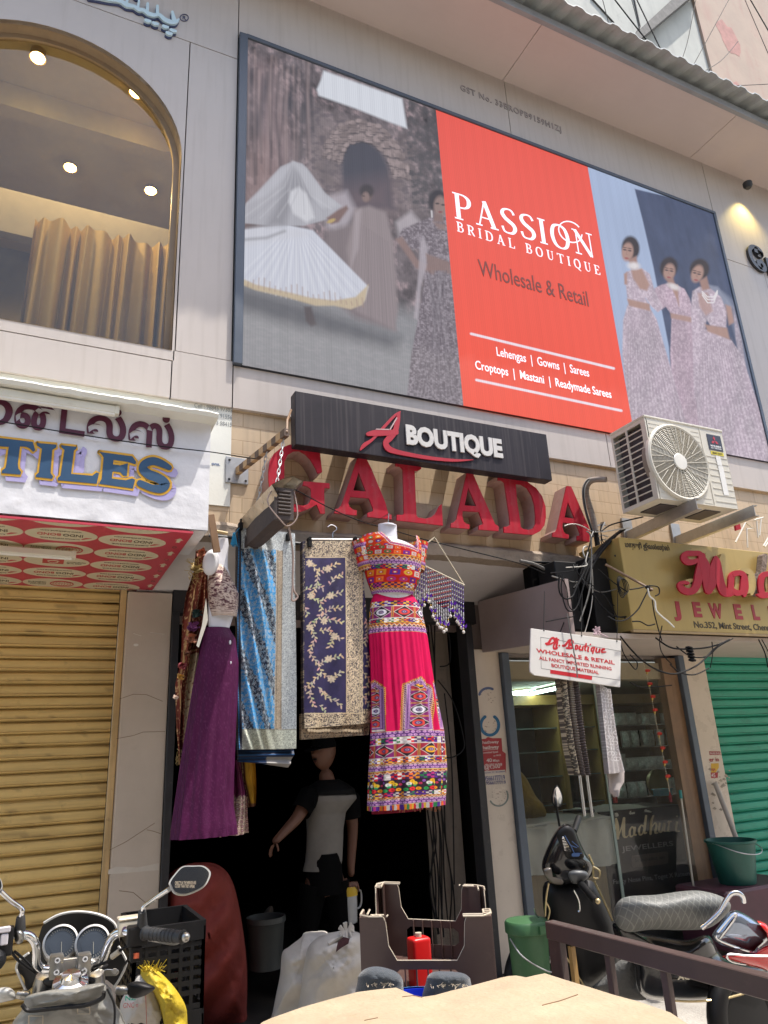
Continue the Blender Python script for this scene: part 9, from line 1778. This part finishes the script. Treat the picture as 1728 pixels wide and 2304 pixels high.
BND = [([(1700,215),(1500,215),(1420,270),(1385,380),(1400,560),(1450,760),(1500,900),(1530,1010)], -0.18, 0.007, 'cable_grey'), ([(1700,250),(1530,225),(1440,290),(1405,420),(1430,620),(1480,800),(1530,960)], -0.2, 0.005, 'cable_grey'), ([(1690,200),(1480,222),(1410,300),(1395,450),(1440,700),(1515,950)], -0.2, 0.004, 'cable'),
 ([(1140,860),(1200,838),(1290,835),(1400,870),(1480,920),(1560,940),(1640,930)], -0.22, 0.004, 'cable_white'), ([(1450,1140),(1410,1140),(1388,1190),(1410,1270),(1470,1300),(1560,1295),(1640,1250)], -0.2, 0.006, 'cable_white'), ([(1460,1385),(1490,1310),(1560,1240),(1640,1180),(1700,1120)], -0.25, 0.006, 'cable_white'), ([(1580,860),(1640,840),(1700,850)], -0.2, 0.006, 'cable_white'), ([(1600,1000),(1650,985),(1720,1000)], -0.2, 0.005, 'cable_white'), ([(1610,1060),(1660,1040),(1730,1060)], -0.2, 0.005, 'cable_white'),
 ([(1320,1650),(1400,1480),(1480,1330),(1600,1180),(1720,1060),(1900,920)], -0.3, 0.0095, 'cable'), ([(1380,1640),(1450,1450),(1540,1290),(1650,1150),(1780,1020),(1950,900)], -0.32, 0.0095, 'cable'), ([(1430,1655),(1500,1430),(1600,1260),(1720,1110),(1860,960)], -0.34, 0.009, 'cable'), ([(1260,1700),(1390,1540),(1500,1360),(1620,1200),(1760,1060)], -0.28, 0.008, 'cable'),
 ([(620,1340),(800,1380),(1000,1400),(1250,1410),(1500,1395)], -0.06, 0.004, 'cable'), ([(540,1330),(720,1370),(850,1430),(1010,1490),(1200,1500),(1420,1560),(1659,1610),(1900,1690)], -0.1, 0.012, 'cable_grey'), ([(640,1345),(900,1350),(1150,1370),(1400,1380),(1600,1340)], -0.08, 0.008, 'cable')]
for pp, Y_, r_, mk in BND:
    m = MB(); m.tube(catmull([PY(*q, Y_) for q in c3b(pp)], 6), r_, 6); m.build('cable', M[mk], CBN, smooth=True)
for pp, Y_, r_, mk in (([(1190,1470),(1185,1560),(1200,1620),(1240,1650),(1290,1630),(1320,1560),(1370,1460)], -0.42, 0.006, 'cable'), ([(1215,1470),(1205,1580),(1240,1720),(1290,1740),(1330,1690),(1380,1520)], -0.42, 0.005, 'cable'), ([(1190,1470),(1240,1560),(1260,1700),(1300,1745),(1295,1780),(1250,1790),(1090,1820)], -0.42, 0.004, 'cable'), ([(1480,1430),(1560,1500),(1640,1560),(1700,1600)], -0.44, 0.004, 'cable')):
    m = MB(); m.tube(catmull([PY(*q, Y_) for q in c3(pp)], 6), r_, 6); m.build('cable', M[mk], CBN, smooth=True)
CB2 = thing('cable_bundle', 'loose cables drooping under the gold sign with a stack of black discs', 'cables', (4.5, -0.45, 2.2)); f8b = f8
for pp, Y_, r_, mk in (([(740,225),(800,300),(870,370),(960,430),(1060,460),(1150,440),(1240,390),(1330,300),(1420,245)], -0.45, 0.006, 'cable'), ([(960,235),(1040,290),(1120,305),(1250,300),(1340,280),(1420,245)], -0.45, 0.006, 'cable'), ([(1090,290),(1180,350),(1280,350),(1350,290),(1440,240)], -0.45, 0.005, 'cable'), ([(1050,400),(1110,450),(1200,465),(1290,425)], -0.45, 0.005, 'cable'), ([(1600,245),(1640,330),(1659,420)], -0.45, 0.005, 'cable'), ([(1620,245),(1650,300),(1690,380)], -0.45, 0.004, 'cable'), ([(1000,160),(985,250),(1000,330),(1060,400)], -0.46, 0.004, 'cable'), ([(1310,260),(1315,330),(1300,420)], -0.45, 0.004, 'cable'), ([(740,240),(760,330),(830,430),(845,390),(800,340)], -0.46, 0.004, 'cable'), ([(800,510),(860,540),(960,540),(1060,530)], -0.3, 0.004, 'cable')):
    m = MB(); m.tube(catmull([PY(*q, Y_) for q in f8(pp)], 6), r_, 6); m.build('cable', M[mk], CB2, smooth=True)
m = MB()
for k in range(5): m.lathe([(0.004, -0.012), (0.026, -0.004), (0.026, 0.004), (0.004, 0.012)], PY(*f8([(1168+5*k, 298+19*k)])[0], -0.45), (0.25, 0, 1), 14)
m.build('insulator', MBK, CB2, smooth=True)
ROD = thing('support_rod', 'rusty rod with a hooked white wire sticking out in front of the gold sign', 'rod', (3.9, -0.5, 2.6))
m = MB(); m.tube([PY(*c4([(390,1285)])[0], -0.40), PY(*c4([(760,1485)])[0], -0.62)], 0.009, 8); m.build('rod', M['wood_brown'], ROD)
m = MB(); m.tube(catmull([PY(*q, -0.62) for q in c4([(720,1470),(735,1530),(775,1570),(785,1640),(830,1690),(880,1730),(925,1775)])], 5), 0.006, 6); m.build('white_wire', M['cable_white'], ROD, smooth=True)
m = MB()
for pp in ([(720,1490),(680,1570),(640,1640),(560,1710),(480,1725),(410,1690)], [(755,1560),(770,1660),(800,1780),(830,1880)], [(730,1450),(800,1460),(810,1510),(780,1530)], [(600,1730),(660,1730),(720,1760),(775,1750)], [(580,1480),(650,1470),(720,1450)]): m.tube(catmull([PY(*q, -0.6) for q in c4(pp)], 5), 0.0045, 6)
for k in range(5): m.lathe([(0.014, -0.006), (0.014, 0.006)], PY(*c4([(715+7*k, 1462+4*k)])[0], -0.6), (1, 0, -0.5), 10)
m.build('cable', M['cable'], ROD, smooth=True)
m = MB(); rg = random.Random(5); c = PY(*c4([(510,1460)])[0], -0.5)
for k in range(4): m.tube([c+V(0.03*(1+0.15*k)*math.cos(a), -0.01*k, 0.075*(1-0.1*k)*math.sin(a)) for a in [2*math.pi*i/22 for i in range(23)]], 0.003, 5, cap=False)
tag(m.build('cable_coil', M['cable'], smooth=True), 'coil of thin black cable hanging on the left end of the gold sign', 'cable')
m = MB(); m.tube(catmull([PY(*q, -0.53) for q in ((1276,1380),(1283,1420),(1290,1460),(1297,1500),(1299,1524))], 4), 0.0045, 6); tag(m.build('cable', M['cable_grey'], smooth=True), 'grey cable hanging down across the front of the white board', 'cable')
m = MB(); c = PY(1340, 1420, -0.48); rg = random.Random(12)
for k in range(26): a = rg.uniform(0, 6.28); e = rg.uniform(-1, 1); m.tube([c, c+V(0.03*math.cos(a), -0.012, 0.03*e)], 0.005, 5)
m.tube([c, PY(1368, 1434, -0.48)], 0.004, 5); tag(m.build('paper_flower', mat('faded_pink_paper', (0.5, 0.36, 0.40), 0.8, var=0.3)), 'faded pink paper flower on the top edge of the white board', 'flower')
m = MB()
for pp in ([(1310,1560),(1290,1400),(1250,1300)], ): pass
for x in (1223, 1308, 1388): m.tube([PY(x, 1418+(x-1195)*0.15, -0.495), PY(x+2, 1330, -0.40)], 0.0025, 5)
tag(m.build('hanging_wire', M['cable']), 'wires holding up the white hanging board', 'wire')
rgc = random.Random(77); hub = [(1330,1215),(1352,1195),(1318,1262),(1300,1290)]
for k in range(16):
    h_ = hub[k % 4]; e = [(1290+rgc.uniform(-40, 30), 1340+rgc.uniform(0, 110)), (1400+rgc.uniform(0, 60), 1160+rgc.uniform(0, 60)), (1235+rgc.uniform(-20, 40), 1275+rgc.uniform(0, 30)), (1380+rgc.uniform(-20, 50), 1300+rgc.uniform(0, 90))][k % 4]; mid = ((h_[0]+e[0])/2+rgc.uniform(-25, 25), (h_[1]+e[1])/2+rgc.uniform(0, 40))
    m = MB(); m.tube(catmull([PY(*q, -0.24-0.012*k) for q in ((h_[0]+rgc.uniform(-12, 12), h_[1]-20), h_, mid, e)], 6), rgc.uniform(0.003, 0.007), 5); m.build('cable', M[('cable', 'cable', 'cable_grey', 'cable', 'cable_white')[k % 5]], CBN, smooth=True)
# dark corner under the gold sign and door-side cables
m = MB(); m.box((3.30, -0.22, 2.33), (3.50, -0.02, 2.82)); m.box((3.56, -0.28, 2.30), (3.735, -0.02, 2.85)); tag(m.build('meter_box', MBK, bev=0.006), 'black meter boxes in the dark gap left of the gold sign', 'box')
DC = thing('cable_bundle', 'black cables hanging down the old door frame behind the crimson skirt', 'cables', (2.8, 0.68, 1.5)); rg = random.Random(31)
for k in range(9):
    x = 2.74+0.018*k; p = [V(x+rg.uniform(-.02,.02), 0.85, 2.5-0.3*j+rg.uniform(-.05,.05)) for j in range(8)]; p = [q+V(rg.uniform(-.03,.03), rg.uniform(-.03,.02), 0) for q in p]; m = MB(); m.tube(catmull(p, 5), 0.006, 5); m.build('cable', M['cable'], DC, smooth=True)
for pp in ([(985,1530),(1020,1580),(1043,1660),(1040,1690),(1010,1705),(985,1690)], [(995,1420),(1010,1430),(1012,1490),(990,1500)], [(1000,1560),(1015,1700),(1020,1850),(1022,1990)]): m = MB(); m.tube(catmull([PY(*q, 0.66) for q in pp], 5), 0.005, 6); m.build('cable', M['cable'], DC, smooth=True)
